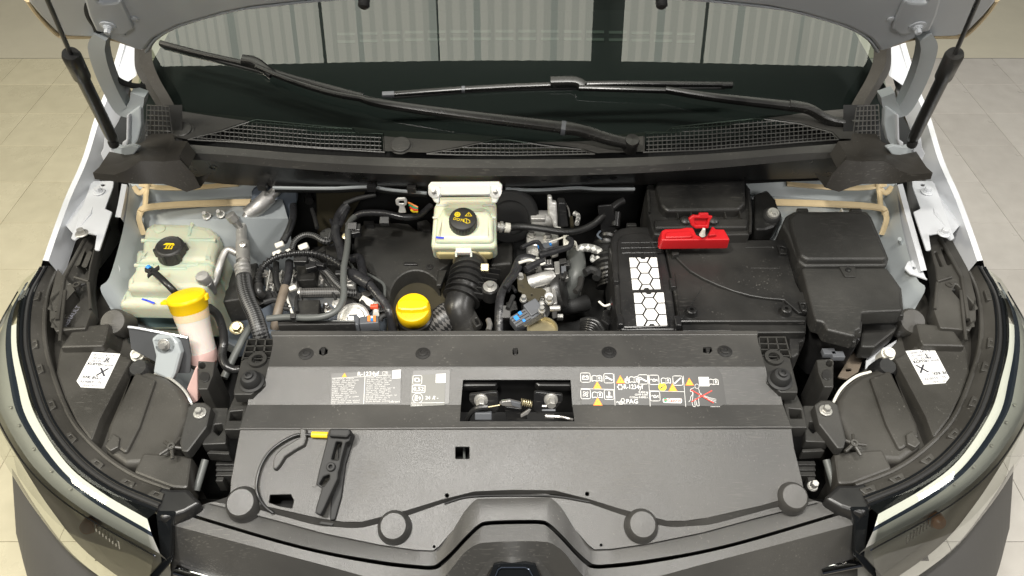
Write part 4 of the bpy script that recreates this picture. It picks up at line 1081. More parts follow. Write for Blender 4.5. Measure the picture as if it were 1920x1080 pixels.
# ================================================================== grille trim and emblem block
def full(row, dx=4, dy=-2): return row + [(MX(x) + dx, y + dy, z) for x, y, z in row[::-1]][1:]
zz = lambda row, zs: [(x, y, z) for (x, y), z in zip(row, zs)]
zL2 = [PD2.hit(x, y).z for x, y in L2]
H_ = [0] * 6 + [.002, .008, .013, .016, .017, .017]
L2b = L2[:6] + [(825, 1024), (851, 995), (873, 966), (896, 953), (912, 950), (960, 950)]
L3 = [(345, 959), (506, 1007), (609, 1033), (712, 1051), (781, 1059), (812, 1060), (826, 1052), (848, 1032), (872, 1006), (897, 983), (915, 977), (960, 975)]
L4 = [(343, 965), (506, 1014), (609, 1040), (712, 1059), (781, 1067), (814, 1068), (830, 1060), (850, 1041), (874, 1015), (899, 991), (915, 985), (960, 983)]
L5 = [(321, 984), (506, 1033), (609, 1060), (690, 1082), (760, 1098), (805, 1102), (830, 1085), (850, 1062), (870, 1037), (893, 1021), (915, 1017), (960, 1015)]
L6 = [(319, 1050), (500, 1120), (600, 1150), (690, 1175), (760, 1190), (815, 1195), (850, 1150), (880, 1105), (898, 1074), (912, 1056), (925, 1046), (960, 1044)]
L7 = [(319, 1090), (500, 1200), (600, 1230), (690, 1250), (760, 1265), (815, 1270), (860, 1200), (890, 1130), (908, 1090), (917, 1070), (930, 1058), (960, 1056)]
z2 = [z - .006 for z in zL2]
z2t = [a + h for a, h in zip(z2, H_)]
z3 = [a + h * .8 - .004 for a, h in zip(z2, H_)]
b = MB()
R_ = lambda row, zs: catmull([P(x, y, z=z) for x, y, z in full(zz(row, zs))], 5)
rb, r2 = R_(L2b, z2t), R_(L2, z2t); r3 = R_(L3, z3)
b.loft([R_(L2, [z - .02 for z in z2]), r2], 'cover_plastic')
b.loft([r2, rb, r3], 'cover_plastic')
b.loft([r3, [p + Vector((0, .001, -.006)) for p in r3]], 'void')
r4 = R_(L4, z3); r5 = R_(L5, [z - .004 for z in z3]); r6 = R_(L6, [z - .075 for z in z3[:6]] + [z - .060 + .008 * i for i, z in enumerate(z3[6:])])
b.loft([[p + Vector((0, .002, -.007)) for p in r4], [p + Vector((0, 0, -.001)) for p in r4]], 'void')
b.loft([r4, r5, r6], 'cover_plastic')
r7 = R_(L7, [z - .12 for z in z3[:6]] + [z - .075 + .010 * i for i, z in enumerate(z3[6:])]); b.loft([r6, r7], 'cover_plastic')
r8 = [Vector((p.x * 1.02, min(p.y, .50), .50)) for p in r7]; r9 = [Vector((p.x, .52, .18)) for p in r8]; b.loft([r7, r8, r9], 'bumper_plastic')
grille_trim = b.build('grille_trim', car, 'dark grey grille top trim with a raised emblem block in the middle', angle=24)
b = MB(); pl = PL(P(963, 1055, z=z3[-1] - .075 + .050 + .002), (0, -1.3, 1)); b.plate(pl, [(926, 1059), (940, 1056), (985, 1056), (1004, 1059), (1020, 1100), (910, 1100)], .006, 'gloss_black', .001, .003)
b.tube([pl.up(.004).hit(x, y) for x, y in [(925, 1090), (934, 1068), (940, 1064), (985, 1064), (992, 1068), (1004, 1090)]], .0010, 'dark_chrome', 6, smooth=False); b.build('emblem_recess', grille_trim, 'glossy black emblem recess')
for x0, x1, y0, y1 in ((332, 470, 1066, 1100), (1536, 1612, 1066, 1045)):
    b = MB(); q0, q1 = P(x0, y0, z=.80), P(x1, y1 + 6, z=.80); b.tube([q0, q1], .011, 'chrome', 12, flat=.6); b.build('chrome_bar', grille_trim)

# ================================================================== headlights
def SK(side, x, y):
    return (x, y) if side < 0 else (MX(x), y - max(0, (y - 560)) * .022)
for side, word in SIDES:
    W = lambda px, py, z: P(*SK(side, px, py), z=z)
    A = lambda row, zs: catmull([W(x, y, z) for (x, y), z in zip(row, zs if isinstance(zs, (list, tuple)) else [zs] * len(row))], 6)
    S_ = lambda pts: [SK(side, x, y) for x, y in pts]
    aF = [(112, 500), (90, 556), (86, 636), (104, 710), (138, 790), (190, 848), (250, 890), (322, 918)]
    aS = [(75, 502), (45, 560), (37, 636), (48, 702), (74, 785), (128, 862), (200, 918), (292, 960)]
    a1 = [(62, 520), (36, 572), (31, 644), (46, 715), (68, 783), (124, 868), (192, 924), (276, 973)]
    a2 = [(54, 528), (27, 580), (21, 644), (33, 720), (51, 786), (109, 873), (178, 934), (283, 997)]
    aE = [(42, 545), (6, 610), (-8, 660), (-6, 740), (10, 792), (64, 876), (150, 952), (300, 1038)]
    aG = [(30, 575), (-20, 660), (-34, 740), (-22, 800), (22, 877), (78, 966), (150, 1052), (286, 1150)]
    rF = A(aF, [.93, .915, .905, .90, .895, .89, .89, .89]); rS = A(aS, [.955, .935, .925, .92, .915, .91, .905, .90])
    r1 = A(a1, [.945, .93, .921, .915, .91, .904, .90, .895]); r2 = A(a2, [.94, .927, .918, .912, .907, .901, .897, .888])
    rE = A(aE, [.93, .90, .895, .89, .885, .88, .875, .865]); rG = A(aG, [.90, .80, .77, .755, .75, .745, .73, .70])
    b = MB()
    mid = [(p + q) / 2 + Vector((0, 0, .004)) for p, q in zip(rF, rS)]
    b.loft([rF, mid, rS], 'housing_plastic')
    b.loft([[p + Vector((0, 0, -.05)) for p in rF], rF], 'housing_plastic')
    # housing body
    pl0 = plane(SK(side, 200, 760)[0], 760, .868)
    inner = [(322, 918), (345, 915), (352, 870), (300, 860), (350, 780), (360, 755), (330, 712), (280, 682), (240, 640), (232, 596), (190, 545), (172, 590), (168, 510), (140, 480)]
    b.plate(pl0, S_(aF + inner), .15, 'housing_plastic', .003, .004)
    hl = b.build('headlight', car, 'large black housed headlight with clear lens, %s side' % ('washer filler' if side < 0 else 'fuse box'), angle=32)
    for f, rad, dz, mm, nm in ((.02, .0042, .002, 'housing_plastic', 'flange_rib'), (.60, .0018, .004, 'gloss_black', 'gasket'), (.76, .0034, .002, 'rubber', 'gasket'), (.93, .0030, .001, 'gloss_black', 'gasket')):
        b = MB(); b.tube([p.lerp(q, f) + Vector((0, 0, dz)) for p, q in zip(rF, rS)], rad, mm, 8, smooth=False); b.build(nm, hl)
    for i in (6, 13, 17, 22, 27, 32, 37, 41):                # snap tabs along the flange
        p = rF[i].lerp(rS[i], .42) + Vector((0, 0, .006)); t = (rF[i + 1] - rF[i - 1]).normalized()
        b = MB(); tp_ = PL(p, (0, 0, 1), t); b.plate(tp_, [(-.014, -.006), (.014, -.006), (.010, .005), (-.010, .005)], .006, 'housing_plastic', .001, .002, local=True, holes=[[(-.004, -.002), (.004, -.002), (.004, .002), (-.004, .002)]], hrnd=.0005); b.build('snap_tab', hl)
    b = MB(); b.tube([p + Vector((side * .005, -.005, .003)) for p in rE], .0013, 'dark_chrome', 6, smooth=False); b.build('lens_edge', hl)
    b = MB(); b.loft([rS, r1], 'gloss_black'); rQ = [p.lerp(q, .30) + Vector((0, 0, .004)) for p, q in zip(r2, rE)]; b.loft([r2, rQ], 'dark_chrome'); b.loft([rQ, rE], 'silver_bowl')
    low = [p + Vector((side * -.010, .012, .0)) for p in rG]
    bowl = [[p.lerp(q, f) + Vector((side * -.012, .014, 0)) * math.sin(f * math.pi) for p, q in zip(rE, low)] for f in (0, .15, .3, .5, .7, .85, 1)]
    b.loft(bowl, 'silver_bowl'); b.build('reflector_bowl', hl, angle=80)
    b = MB(); k0 = 9; b.loft([r1[k0:], r2[k0:]], 'light_strip'); b.build('light_strip', hl, 'white daytime light strip')
    b = MB(); n = Vector((side * .004, -.004, .005))
    rS2 = [p + Vector((0, 0, .0015)) for p in rS]; rM = [p + Vector((side * .002, -.002, .009)) for p in r2]
    rE2 = [p + Vector((side * .006, -.006, .004)) for p in rE]; rE3 = [p.lerp(q, .12) + Vector((side * .008, -.008, 0)) for p, q in zip(rE, rG)]; rE4 = [p.lerp(q, .5) + Vector((side * .010, -.012, 0)) for p, q in zip(rE, rG)]
    lr_ = [rS2, rM, rE2, rE3, rE4, [p + Vector((side * .003, -.004, 0)) for p in rG]]; b.loft(lr_ if side < 0 else lr_[::-1], 'lens_glass'); b.build('lens', hl, angle=75)
    # LED fins and amber bulb seen through the lens
    for k in range(8):
        b = MB(); x = 178 + 6.2 * k; y = 982 + 4.6 * k; b.tube([W(x, y, .855), W(x + 2, y + 14, .835)], .0016, 'chrome', 6); b.build('led_fin', hl)
    b = MB(); c = W(168, 985, .815); b.lathe(c, (0, -.5, .4), [(.010, -.02), (.014, 0), (.011, .010), (.005, .014), (0, .014)], 'amber', 20); b.build('indicator_bulb', hl)
    for k in range(5):
        t = k / 4; i = int(22 + t * 12)
        if i < len(r2): b = MB(); c = r2[i].lerp(rE[i], .45) + Vector((0, 0, .006)); b.lathe(c, (0, 0, 1), [(.0028, 0), (.0028, .001), (0, .0015)], 'steel', 10); b.build('led', hl)  # small steel discs dotted along the dark band
    # glossy inner corner
    b = MB(); b.plate(plane(SK(side, 330, 940)[0], 940, .898), S_([(298, 911), (322, 916), (352, 916), (378, 942), (346, 960), (302, 974), (289, 957)]), .03, 'smooth_black', .006, .006, seg=3)
    pv = PL(W(310, 1000, .87), (0, -1, .55)); b.plate(pv, S_([(291, 962), (330, 962), (323, 986), (321, 1045), (302, 1062), (296, 1010)]), .01, 'gloss_black', .003, .004)
    b.plate(pv, S_([(322, 1044), (320, 1056), (295, 1085), (280, 1100), (262, 1100), (294, 1064), (303, 1054)]), .01, 'gloss_black', .002, .002); b.build('end_frame', hl)
    # carrier arm
    b = MB(); pa = plane(SK(side, 150, 500)[0], 500, .938, sy=.10)
    b.plate(pa, S_([(172, 398), (184, 395), (195, 402), (196, 412), (182, 452), (170, 500), (166, 530), (172, 582), (160, 617), (140, 618), (104, 622), (92, 600), (92, 560), (106, 505), (95, 476), (124, 455), (142, 440)]), .03, 'housing_plastic', .003, .004,
            holes=[S_([(186, 410), (190, 414), (181, 441), (171, 438), (176, 420)]), S_([(150, 468), (158, 466), (146, 497), (140, 494)]), S_([(167, 472), (170, 474), (160, 500), (156, 498)]), S_([(130, 532), (137, 545), (104, 582), (92, 578)]), S_([(108, 594), (120, 590), (112, 612), (98, 612)]), S_([(104, 466), (113, 465), (112, 472), (103, 473)])], hrnd=.002)
    for (p0, p1, w_) in (((160, 448), (120, 520), .004), ((166, 530), (170, 580), .003), ((120, 520), (108, 600), .004), ((140, 520), (166, 528), .003), ((122, 545), (112, 640), .003)):
        b.tube([pa.up(.002).hit(*SK(side, *p0)), pa.up(.002).hit(*SK(side, *p1))], w_, 'housing_plastic', 8, smooth=False)
    arm = b.build('carrier_arm', hl)
    b = MB(); q = [pa.up(.004).hit(*SK(side, x, y)) for x, y in ((150, 432), (162, 412), (176, 400), (186, 400))]; b.tube(q, .0095, 'housing_plastic', 12); b.build('arm_loop', hl)
    b = MB(); c = pa.up(-.004).hit(*SK(side, 145, 537)); 
    for k in range(4): t = k * math.pi / 2 + .5; b.tube([c, c + Vector((math.cos(t), math.sin(t), 0)) * .014], .0028, 'smooth_black', 8)
    b.lathe(c + Vector((0, 0, -.004)), (0, 0, 1), [(.007, 0), (.007, .010), (.004, .010), (.004, .004), (0, .004)], 'housing_plastic', 14); b.build('ribbed_boss', hl)
    b = MB(); 
    if side < 0:
        tl = PL(pa.hit(118, 604), pa.n, pa.hit(139, 574) - pa.hit(118, 604)); b.text(tl, 0, 0, .0125, 'RENAULT', 'print_grey', h=-.014, sx=.9); b.build('moulded_lettering', hl)
    # plateau with paper label
    b = MB(); p2 = plane(SK(side, 180, 700)[0], 700, .900, sy=.02)
    b.plate(p2, S_([(112, 650), (195, 645), (226, 662), (246, 674), (188, 785), (172, 830), (142, 790), (120, 745), (104, 700)]), .045, 'housing_plastic', .004, .005, taper=.004); b.build('label_plateau', hl)
    b = MB(); p3 = plane(SK(side, 165, 625)[0], 625, .916, sy=.05)
    b.plate(p3, S_([(140, 612), (206, 606), (198, 640), (192, 650), (112, 652)]), .05, 'housing_plastic', .004, .004, taper=.006)
    b.lathe(W(218, 606, .90), (0, -.6, 1), [(.026, -.03), (.026, .008), (.022, .014), (0, .016)], 'housing_plastic', 24); b.build('rear_cap', hl)
    b = MB(); quad = S_([(172.8, 660), (225.6, 663.3), (195, 728), (151.4, 725.8), (143.6, 714.7)]) if side < 0 else [(1698, 658), (1751, 653), (1780, 708), (1773, 718), (1732, 721)]
    b.plate(p2.up(.0012), quad, .001, 'paper_white', 0, .0005); st = b.build('paper_label', hl, 'white paper label marked %s and X' % ('R' if side < 0 else 'L'))
    lab = MB(); tp = p2.up(.0012); o_ = tp.hit(*quad[0]); ux = tp.hit(*quad[1]) - o_; dn = tp.hit(*quad[3 if side < 0 else 4]) - o_
    tl = PL(o_, tp.n, ux); Lx = ux.length; Ly = abs((tp.hit(*quad[3]) - o_).dot(tl.v))
    sx_ = (tp.hit(*quad[4 if side < 0 else 4]) - o_).dot(tl.u) / max(1e-6, -(tp.hit(*quad[4]) - o_).dot(tl.v))
    def lp(fx, fy):                                 # fractions across and down the label
        return (fx * Lx * .93 + fy * Ly * (sx_ if side < 0 else sx_) * .98, -fy * Ly)
    def lt(fx, fy, size, t, m='print_black', bold=.01): lab.text(tl, *lp(fx, fy), size, t, m, bold=bold)
    if side < 0:
        for i, t in enumerate(('26010 1870 R', '100-6E01D', 'LHD-EURO')): lt(.06, .11 + .09 * i, .0074, t, 'print_grey', .004)
        lt(.62, .28, .016, 'R'); lt(.06, .38, .0080, 'KOITO', bold=.03); lt(.48, .38, .0062, '100-6E008', 'print_grey', .004)
        lt(.58, .66, .024, 'X', bold=.02); lt(.12, .76, .0085, 'XFK BG', bold=.02); lt(.68, .76, .005, '02A', 'print_grey', 0)
        for i, f in enumerate((.12, .30, .42, .55, .78)): lt(f, .88, .0075, ('AE', 'IB', 'M', 'R', 'PE')[i], 'print_grey', .004)
        lt(.30, .975, .0064, '00001959', 'print_grey', 0)
    else:
        for i, t in enumerate(('26060 4452 R', '101-6E01D', 'LHD-EURO')): lt(.06, .11 + .09 * i, .0074, t, 'print_grey', .004)
        lt(.62, .28, .016, 'L'); lt(.06, .38, .0080, 'KOITO', bold=.03); lt(.48, .38, .0062, '100-6E008', 'print_grey', .004)
        lt(.08, .66, .024, 'X', bold=.02); lt(.52, .76, .0085, 'XFK BG', bold=.02); lt(.22, .76, .005, '02A', 'print_grey', 0)
        for i, f in enumerate((.12, .30, .42, .55, .78)): lt(f, .88, .0075, ('AE', 'IB', 'M', 'R', 'PE')[i], 'print_grey', 0)
        lt(.34, .975, .0064, '00001160', 'print_grey', 0)
    lab.build('label_lettering', st) if False else lab.build('label_lettering', hl)
    # lower shell, bulb cover ring, box
    b = MB(); p4 = plane(SK(side, 270, 770)[0], 770, .893)
    b.plate(p4, S_([(248, 690), (262, 694), (280, 694), (312, 706), (338, 726), (354, 752), (352, 784), (330, 836), (300, 868), (232, 872), (196, 846), (200, 800)]), .06, 'housing_plastic', .010, .012, taper=.004, seg=4)
    b.plate(p4.up(.006), S_([(254, 696), (292, 712), (262, 800), (236, 852), (200, 824), (206, 796)]), .02, 'housing_plastic', .004, .006)
    b.plate(p4.up(-.002), S_([(312, 728), (326, 724), (334, 742), (320, 748)]), .01, 'smooth_black', .002, .003); b.build('lower_shell', hl)
    b = MB(); q = [W(x, y, z) for x, y, z in ((290, 700, .886), (316, 708, .888), (342, 728, .886), (358, 754, .878), (362, 775, .862))]
    b.tube(q, .0026, 'white_clip' if side > 0 else 'zinc', 8, flat=.6); b.build('bulb_cover_ring', hl)
    b = MB(); p5 = plane(SK(side, 300, 880)[0], 880, .895, sy=.05)
    b.plate(p5, S_([(268, 848), (360, 855), (352, 916), (322, 914), (250, 886)]), .05, 'housing_plastic', .004, .006)
    b.plate(p5.up(.006), S_([(212, 812), (224, 820), (222, 838), (206, 846), (196, 836)]), .03, 'housing_plastic', .002, .003); b.build('lower_box', hl)
    b = MB(); c = W(256, 664, .905); b.lathe(c, (0, -.3, 1), [(.012, -.03), (.012, -.004), (.009, -.004), (.0095, 0), (.0095, .004), (.006, .004), (.006, .001), (0, .001)], 'white_clip', 20); b.build('beam_adjuster', hl)
    b = MB(); c = W(262, 692, .892); b.lathe(c, (0, -.3, 1), [(.022, -.03), (.020, .0), (.014, .008), (0, .008)], 'smooth_black', 20); b.build('adjuster_socket', hl)
    # mounting arm with bolt, ribbed foot
    b = MB(); p6 = plane(SK(side, 370, 790)[0], 790, .925, sy=.10)
    b.plate(p6, S_([(352, 762), (366, 754), (384, 754), (396, 763), (388, 800), (352, 848), (340, 846), (336, 828)]), .02, 'black_plastic', .003, .005); b.build('mount_arm', hl)
    b = MB(); b.bolt(p6.up(.001).hit(*SK(side, 375, 775)), (0, -.05, 1), .0062, 'zinc', 1.7); b.build('bolt', hl)
    b = MB(); c = p6.up(-.004).hit(*SK(side, 322, 838))
    for k in range(5): t = k * 2 * math.pi / 5; b.tube([c, c + Vector((math.cos(t), math.sin(t), -.2)) * .020], .003, 'housing_plastic', 8)
    b.lathe(c, (0, -.2, 1), [(.006, -.01), (.006, .004), (.003, .004), (.003, 0), (0, 0)], 'housing_plastic', 14); b.build('ribbed_boss', hl)
    # bumper corner under the lamp
    b = MB()
    B0 = A(aG[4:], [.745, .74, .725, .695]); B1 = A([(30, 1000), (62, 1110), (120, 1180), (300, 1250)], .60); B2 = A([(70, 1130), (100, 1210), (160, 1260), (320, 1300)], .48)
    B3 = [Vector((p.x, p.y + .02, .16)) for p in B2]; b.loft([B0, B1, B2, B3], 'bumper_plastic')
    b.build('bumper_corner', car, 'dark grey plastic bumper corner below the %s headlight' % ('washer filler side' if side < 0 else 'fuse box side'), angle=60)

# ================================================================== radiator support ends beside the cover
for side in (-1, 1):
    X = lambda x: x if side < 0 else 1934 - x
    S_ = lambda pts: [(X(x), y - (0 if side < 0 else 4)) for x, y in pts]
    b = MB(); p1 = plane(X(475), 700, .950)
    b.plate(p1, S_([(460, 672), (512, 672), (505, 700), (497, 722), (470, 740), (438, 740), (438, 732), (452, 676)]), .02, 'black_plastic', .002, .002, holes=[S_(pxe(484, 677, 8, 7))])
    for xa, ya, xb, yb in ((463, 637, 452, 676), (480, 637, 472, 672), (496, 637, 492, 672), (512, 637, 508, 672), (463, 637, 512, 637), (459, 650, 510, 649), (456, 661, 509, 660), (454, 672, 508, 671)):
        a_, c_ = p1.hit(*S_([(xa, ya)])[0]), p1.hit(*S_([(xb, yb)])[0]); b.loft([[a_ + Vector((0, 0, -.022)), c_ + Vector((0, 0, -.022))], [a_, c_], [a_ + Vector((.0025, .0025, 0)), c_ + Vector((.0025, .0025, 0))]], 'black_plastic')
    b.plate(p1.up(-.015), S_([(463, 638), (511, 638), (508, 672), (454, 672)]), .004, 'smooth_black', 0, 0)
    sup = b.build('radiator_support', car, 'black ribbed radiator support end next to the %s headlight' % ('washer filler side' if side < 0 else 'fuse box side'))
    b = MB(); c = p1.hit(*S_([(484, 677)])[0]); b.lathe(c + Vector((0, 0, -.004)), (0, 0, 1), [(.0095, 0), (.0095, .010), (.0155, .010), (.0155, -.002)], 'black_plastic', 24); b.build('locating_ring', sup)
    b = MB(); c = p1.hit(*S_([(473, 718)])[0])
    b.lathe(c, (0, -.1, 1), [(.0205, 0), (.0205, .004), (.0165, .006), (.016, .014), (.012, .020), (.0075, .021), (.007, .025), (.0045, .026), (.003, .022), (0, .022)], 'rubber', 26)
    b.build('rubber_mount', sup)
    b = MB(); p2 = plane(X(440), 790, .915)
    b.plate(p2, S_([(440, 742), (468, 740), (464, 762), (452, 806), (420, 806), (427, 770)]), .025, 'black_plastic', .002, .002, holes=[S_([(432, 772), (455, 770), (452, 788), (430, 788)])], hrnd=.001)
    b.plate(plane(X(400), 810, .905), S_([(398, 764), (428, 764), (424, 806), (424, 832), (378, 834), (384, 815)]), .02, 'black_plastic', .002, .003, holes=[S_([(402, 796), (416, 795), (418, 806), (410, 817), (400, 808)])], hrnd=.002)
    b.plate(plane(X(400), 845, .89), S_([(394, 844), (430, 846), (430, 852), (386, 850)]), .02, 'black_plastic', .001, .002); b.build('lower_bracket', sup)
    b = MB(); p3 = plane(X(385), 700, .925)
    b.plate(p3, S_([(371, 676), (403, 678), (400, 702), (389, 730), (371, 730)]), .10, 'black_plastic', .002, .002, holes=[S_(pxe(379, 685, 6, 6))])
    b.plate(p3.up(.002), S_(pxe(383, 706, 10, 10)), .004, 'smooth_black', .001, 0); b.build('support_tower', sup)
    # ribbed crash foam block below
    for k in range(10):
        b = MB(); x = 412 + 12 * (k % 3); y = 868 + 10 * (k // 3); b.box(plane(X(x), y, .86), -.006, .006, -.004, .004, 0, .03, 'black_plastic', .001, .001); b.build('rib_cell', sup)
    b = MB(); b.tube([P(X(385), 862, z=.88), P(X(368), 920, z=.86)], .006, 'pipe_grey', 10); b.build('stay_rod', sup)
b = MB(); b.bolt(P(1523, 912, z=.87), (0, -.2, 1), .006, 'zinc', 1.4, .012); b.build('bolt', sup)
# added black sheets standing in for the unlit depth of the bay
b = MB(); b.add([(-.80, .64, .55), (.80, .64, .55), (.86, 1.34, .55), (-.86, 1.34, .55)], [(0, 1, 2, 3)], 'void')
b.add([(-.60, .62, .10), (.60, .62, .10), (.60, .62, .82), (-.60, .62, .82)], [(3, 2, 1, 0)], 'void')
b.build('undertray', car)
# ================================================================== helpers for the bay
def Z(x0, y0, k): return lambda x, y: (x0 + x / k, y0 + y / k)
E1, E2, E3, B1, R1, R2, S1 = Z(480, 350, 4), Z(900, 340, 3.857), Z(720, 470, 6.75), Z(780, 320, 5.4), Z(1110, 310, 3.376), Z(1420, 380, 3.724), Z(1480, 560, 5.4)
Z6 = Z(480, 330, 3.6); Z5 = Z(150, 300, 3.6); ZA = Z(0, 480, 3.6); W4 = Z(200, 560, 4.91)
def mp(zf, pts): return [zf(*p) for p in pts]
def hose(name, zf, pts, r, m, z, label=None, parent=car, corr=None, seg=10, flat=1):
    b = MB(); q = []
    for p in pts: q.append(P(*zf(p[0], p[1]), z=p[2] if len(p) > 2 else z))
    if corr: b.corrugated(q, r, m, corr)
    else: b.tube(q, r, m, seg, flat=flat)
    return b.build(name, parent, label)

# ================================================================== coolant tank
b = MB()
tk1 = plane(330, 450, .950, .10); tk2 = plane(330, 500, .936, .06); tk3 = plane(290, 560, .905, .05)
b.plate(tk1, mp(Z5, [(490, 412), (760, 418), (880, 440), (930, 490), (925, 560), (905, 640), (900, 690), (370, 690), (410, 610), (412, 540), (430, 450)]), .13, 'tank_plastic', .016, .010, seg=4, taper=.006)
b.plate(tk2, mp(Z5, [(372, 590), (900, 600), (895, 740), (850, 850), (820, 870), (310, 860), (312, 800), (360, 740)]), .14, 'tank_plastic', .014, .010, seg=4, taper=.005)
b.plate(tk3, mp(Z5, [(262, 900), (305, 850), (860, 850), (790, 950), (720, 985), (256, 975)]), .035, 'tank_plastic', .014, .010, seg=4, taper=.002)
for (x0, y0, x1, y1, pl) in ((418, 545, 560, 548, tk1), (740, 545, 918, 545, tk1), (372, 712, 500, 716, tk2), (730, 715, 800, 712, tk2), (540, 735, 720, 738, tk2), (590, 610, 585, 690, tk1), (760, 430, 740, 520, tk1)):
    b.tube([pl.up(-.003).hit(*Z5(x0, y0)), pl.up(-.003).hit(*Z5(x1, y1))], .0045, 'tank_plastic', 10)
b.plate(tk3.up(-.033), mp(Z5, [(262, 950), (862, 920), (800, 1035), (300, 1035), (258, 1000)]), .050, 'tank_fluid', .006, .010, taper=-.006)
b.plate(tk3.up(-.082), mp(ZA, [(850, 425), (1260, 430), (1250, 482), (880, 474)]), .006, 'tank_plastic', .002, .004)
tank = b.build('coolant_tank', car, 'pale translucent coolant tank with blue green fluid and black cap', angle=50)
b = MB(); c = tk1.hit(*Z5(540, 468)); b.lathe(c, tk1.n, [(.011, -.002), (.011, .0015), (.007, .003), (.003, .0025), (0, .003)], 'tank_plastic', 18); b.build('moulded_boss', tank)
b = MB(); c = tk2.up(.002).hit(325, 478); ax = Vector((.05, -.12, 1)).normalized(); k = 1.0
prof = [(.0290, 0), (.0290, .004), (.0275, .006), (.0275, .024), (.0255, .027), (.0225, .0285), (.0205, .0275), (0, .0275)]
b.lathe(c, ax, prof, 'black_plastic', 30)
for i in range(6):
    a = i * math.pi / 3 + .3; d = Vector((math.cos(a), math.sin(a), 0)); b.tube([c + d * .0275 + ax * .003, c + d * .0270 + ax * .0235], .0042, 'black_plastic', 8)
cp = PL(c + ax * .0275, ax); S = .0009
for dx in (-5, 1, 7): b.stroke(cp, [((dx + dy * .2 + math.sin(dy * .9) * 1.2) * S, (-7 + dy) * S) for dy in range(0, 13, 2)], .0022, 'print_yellow')
b.flat(cp, [(-13 * S, 1 * S), (-8 * S, 7 * S), (9 * S, 7 * S), (9 * S, 3 * S), (-6 * S, 2 * S)], 'print_yellow')
b.stroke(cp, [(-8 * S, -9 * S), (9 * S, -9 * S)], .0012, 'print_yellow')
b.build('tank_cap', tank, 'black screw cap with a yellow hot coolant symbol')
b = MB(); b.stroke(tk3.up(.0003), [Z5(422, 940), Z5(450, 948), Z5(498, 966)], .0042, 'blue_mark', local=False); b.build('paint_mark', tank, 'blue pen mark')

# hose with clip across the tank
h = hose('vent_hose', Z5, [(470, 735, .962), (520, 775, .968), (580, 830, .970), (630, 880, .960), (690, 945, .93)], .0062, 'hose_rubber', 0, 'short black hose with a spread clip over the coolant tank')
b = MB(); pl = plane(*Z5(485, 750), .972)
for (dx, dy) in ((-14, -4), (13, -9), (-9, 8), (12, 4)):
    x, y = Z5(485, 750); b.plate(pl, [(x, y - 3), (x + dx, y + dy - 3), (x + dx, y + dy + 3), (x, y + 3)], .005, 'smooth_black', .001, .001)
b.build('hose_clip', h)
b = MB(); b.tube([P(*Z5(456, 720), z=.970), P(*Z5(470, 736), z=.968)], .005, 'connector_blue', 8); b.build('hose_end', h)

# ================================================================== washer filler
c0 = P(356, 578, z=.950); c1 = P(380, 672, z=.865); ax = (c0 - c1).normalized(); capax = (ax + Vector((0, -.1, .2))).normalized()
b = MB(); Ln = (c0 - c1).length
b.lathe(c1, ax, [(.018, -.02), (.026, -.004), (.0275, .01), (.0270, .04), (.0285, Ln * .70), (.0300, Ln * .80)], 'neck_plastic', 30)
fil = b.build('washer_filler', car, 'white washer bottle neck with a bright yellow snap cap', angle=50)
b = MB(); b.lathe(c1, ax, [(.0300, Ln * .80), (.0310, Ln * .90), (.0320, Ln * 1.02)], 'neck_orange', 30); b.build('neck_collar', fil)
b = MB(); b.lathe(c1, ax, [(.0262, -.006), (.0280, .006), (.0279, .016)], 'pink_fluid', 30); b.build('fluid_tint', fil)
b = MB(); o_ = c0 + ax * .002
b.lathe(o_, capax, [(.0315, -.004), (.0330, 0), (.0335, .016), (.0345, .0175), (.0345, .021), (.0325, .0245), (.022, .0265), (0, .0272)], 'yellow_cap', 40)
pc = PL(o_ + capax * .0215, capax); u, v = -.036, -.010
b.plate(pc, [(u - .006, v - .007), (u + .010, v - .010), (u + .010, v + .010), (u - .004, v + .006)], .004, 'yellow_cap', .001, .003, local=True)
b.plate(pc, [(.028, -.004), (.038, -.002), (.038, .008), (.028, .012)], .010, 'yellow_cap', .001, .002, local=True); b.build('filler_cap', fil, 'bright yellow snap cap')
b = MB(); pl = vplane(362, 720, .80, lean=.4); b.plate(pl, [(366, 690), (370, 692), (371, 752), (362, 758), (350, 730)], .02, 'pink_fluid', .002, .004); b.build('bottle', fil)
b = MB(); b.tube([P(354, 682, z=.87), P(366, 690, z=.87), P(378, 686, z=.87)], .004, 'smooth_black', 8); b.tube([P(352, 674, z=.875), P(360, 668, z=.88)], .003, 'white_clip', 6); b.build('strap', fil)

# panel and bracket under the tank
b = MB(); pl = vplane(290, 640, .86, lean=.35)
b.plate(pl, [(240, 612), (262, 615), (352, 632), (358, 668), (356, 700), (332, 700), (246, 655)], .004, 'panel_grey', .001, .002)
b.tube([pl.up(.001).hit(240, 613), pl.up(.001).hit(262, 616), pl.up(.001).hit(352, 633)], .0022, 'white_paint', 6)
xm = b.build('cross_panel', car, 'grey painted cross panel with a bracket below the coolant tank')
b = MB(); p2 = PL(P(308, 665, y=.84), (0, -1, .6))
b.plate(p2, [(283, 636), (292, 629), (322, 629), (334, 642), (340, 662), (330, 700), (322, 716), (286, 700), (291, 668)], .012, 'inner_paint', .005, .006); b.build('bracket', xm)
b = MB(); b.lathe(p2.hit(308, 645), p2.n, [(.018, 0), (.015, -.004), (.012, -.004)], 'inner_paint', 22); b.bolt(p2.hit(308, 646), p2.n, .006, 'zinc', 1.8); b.build('bolt', xm)

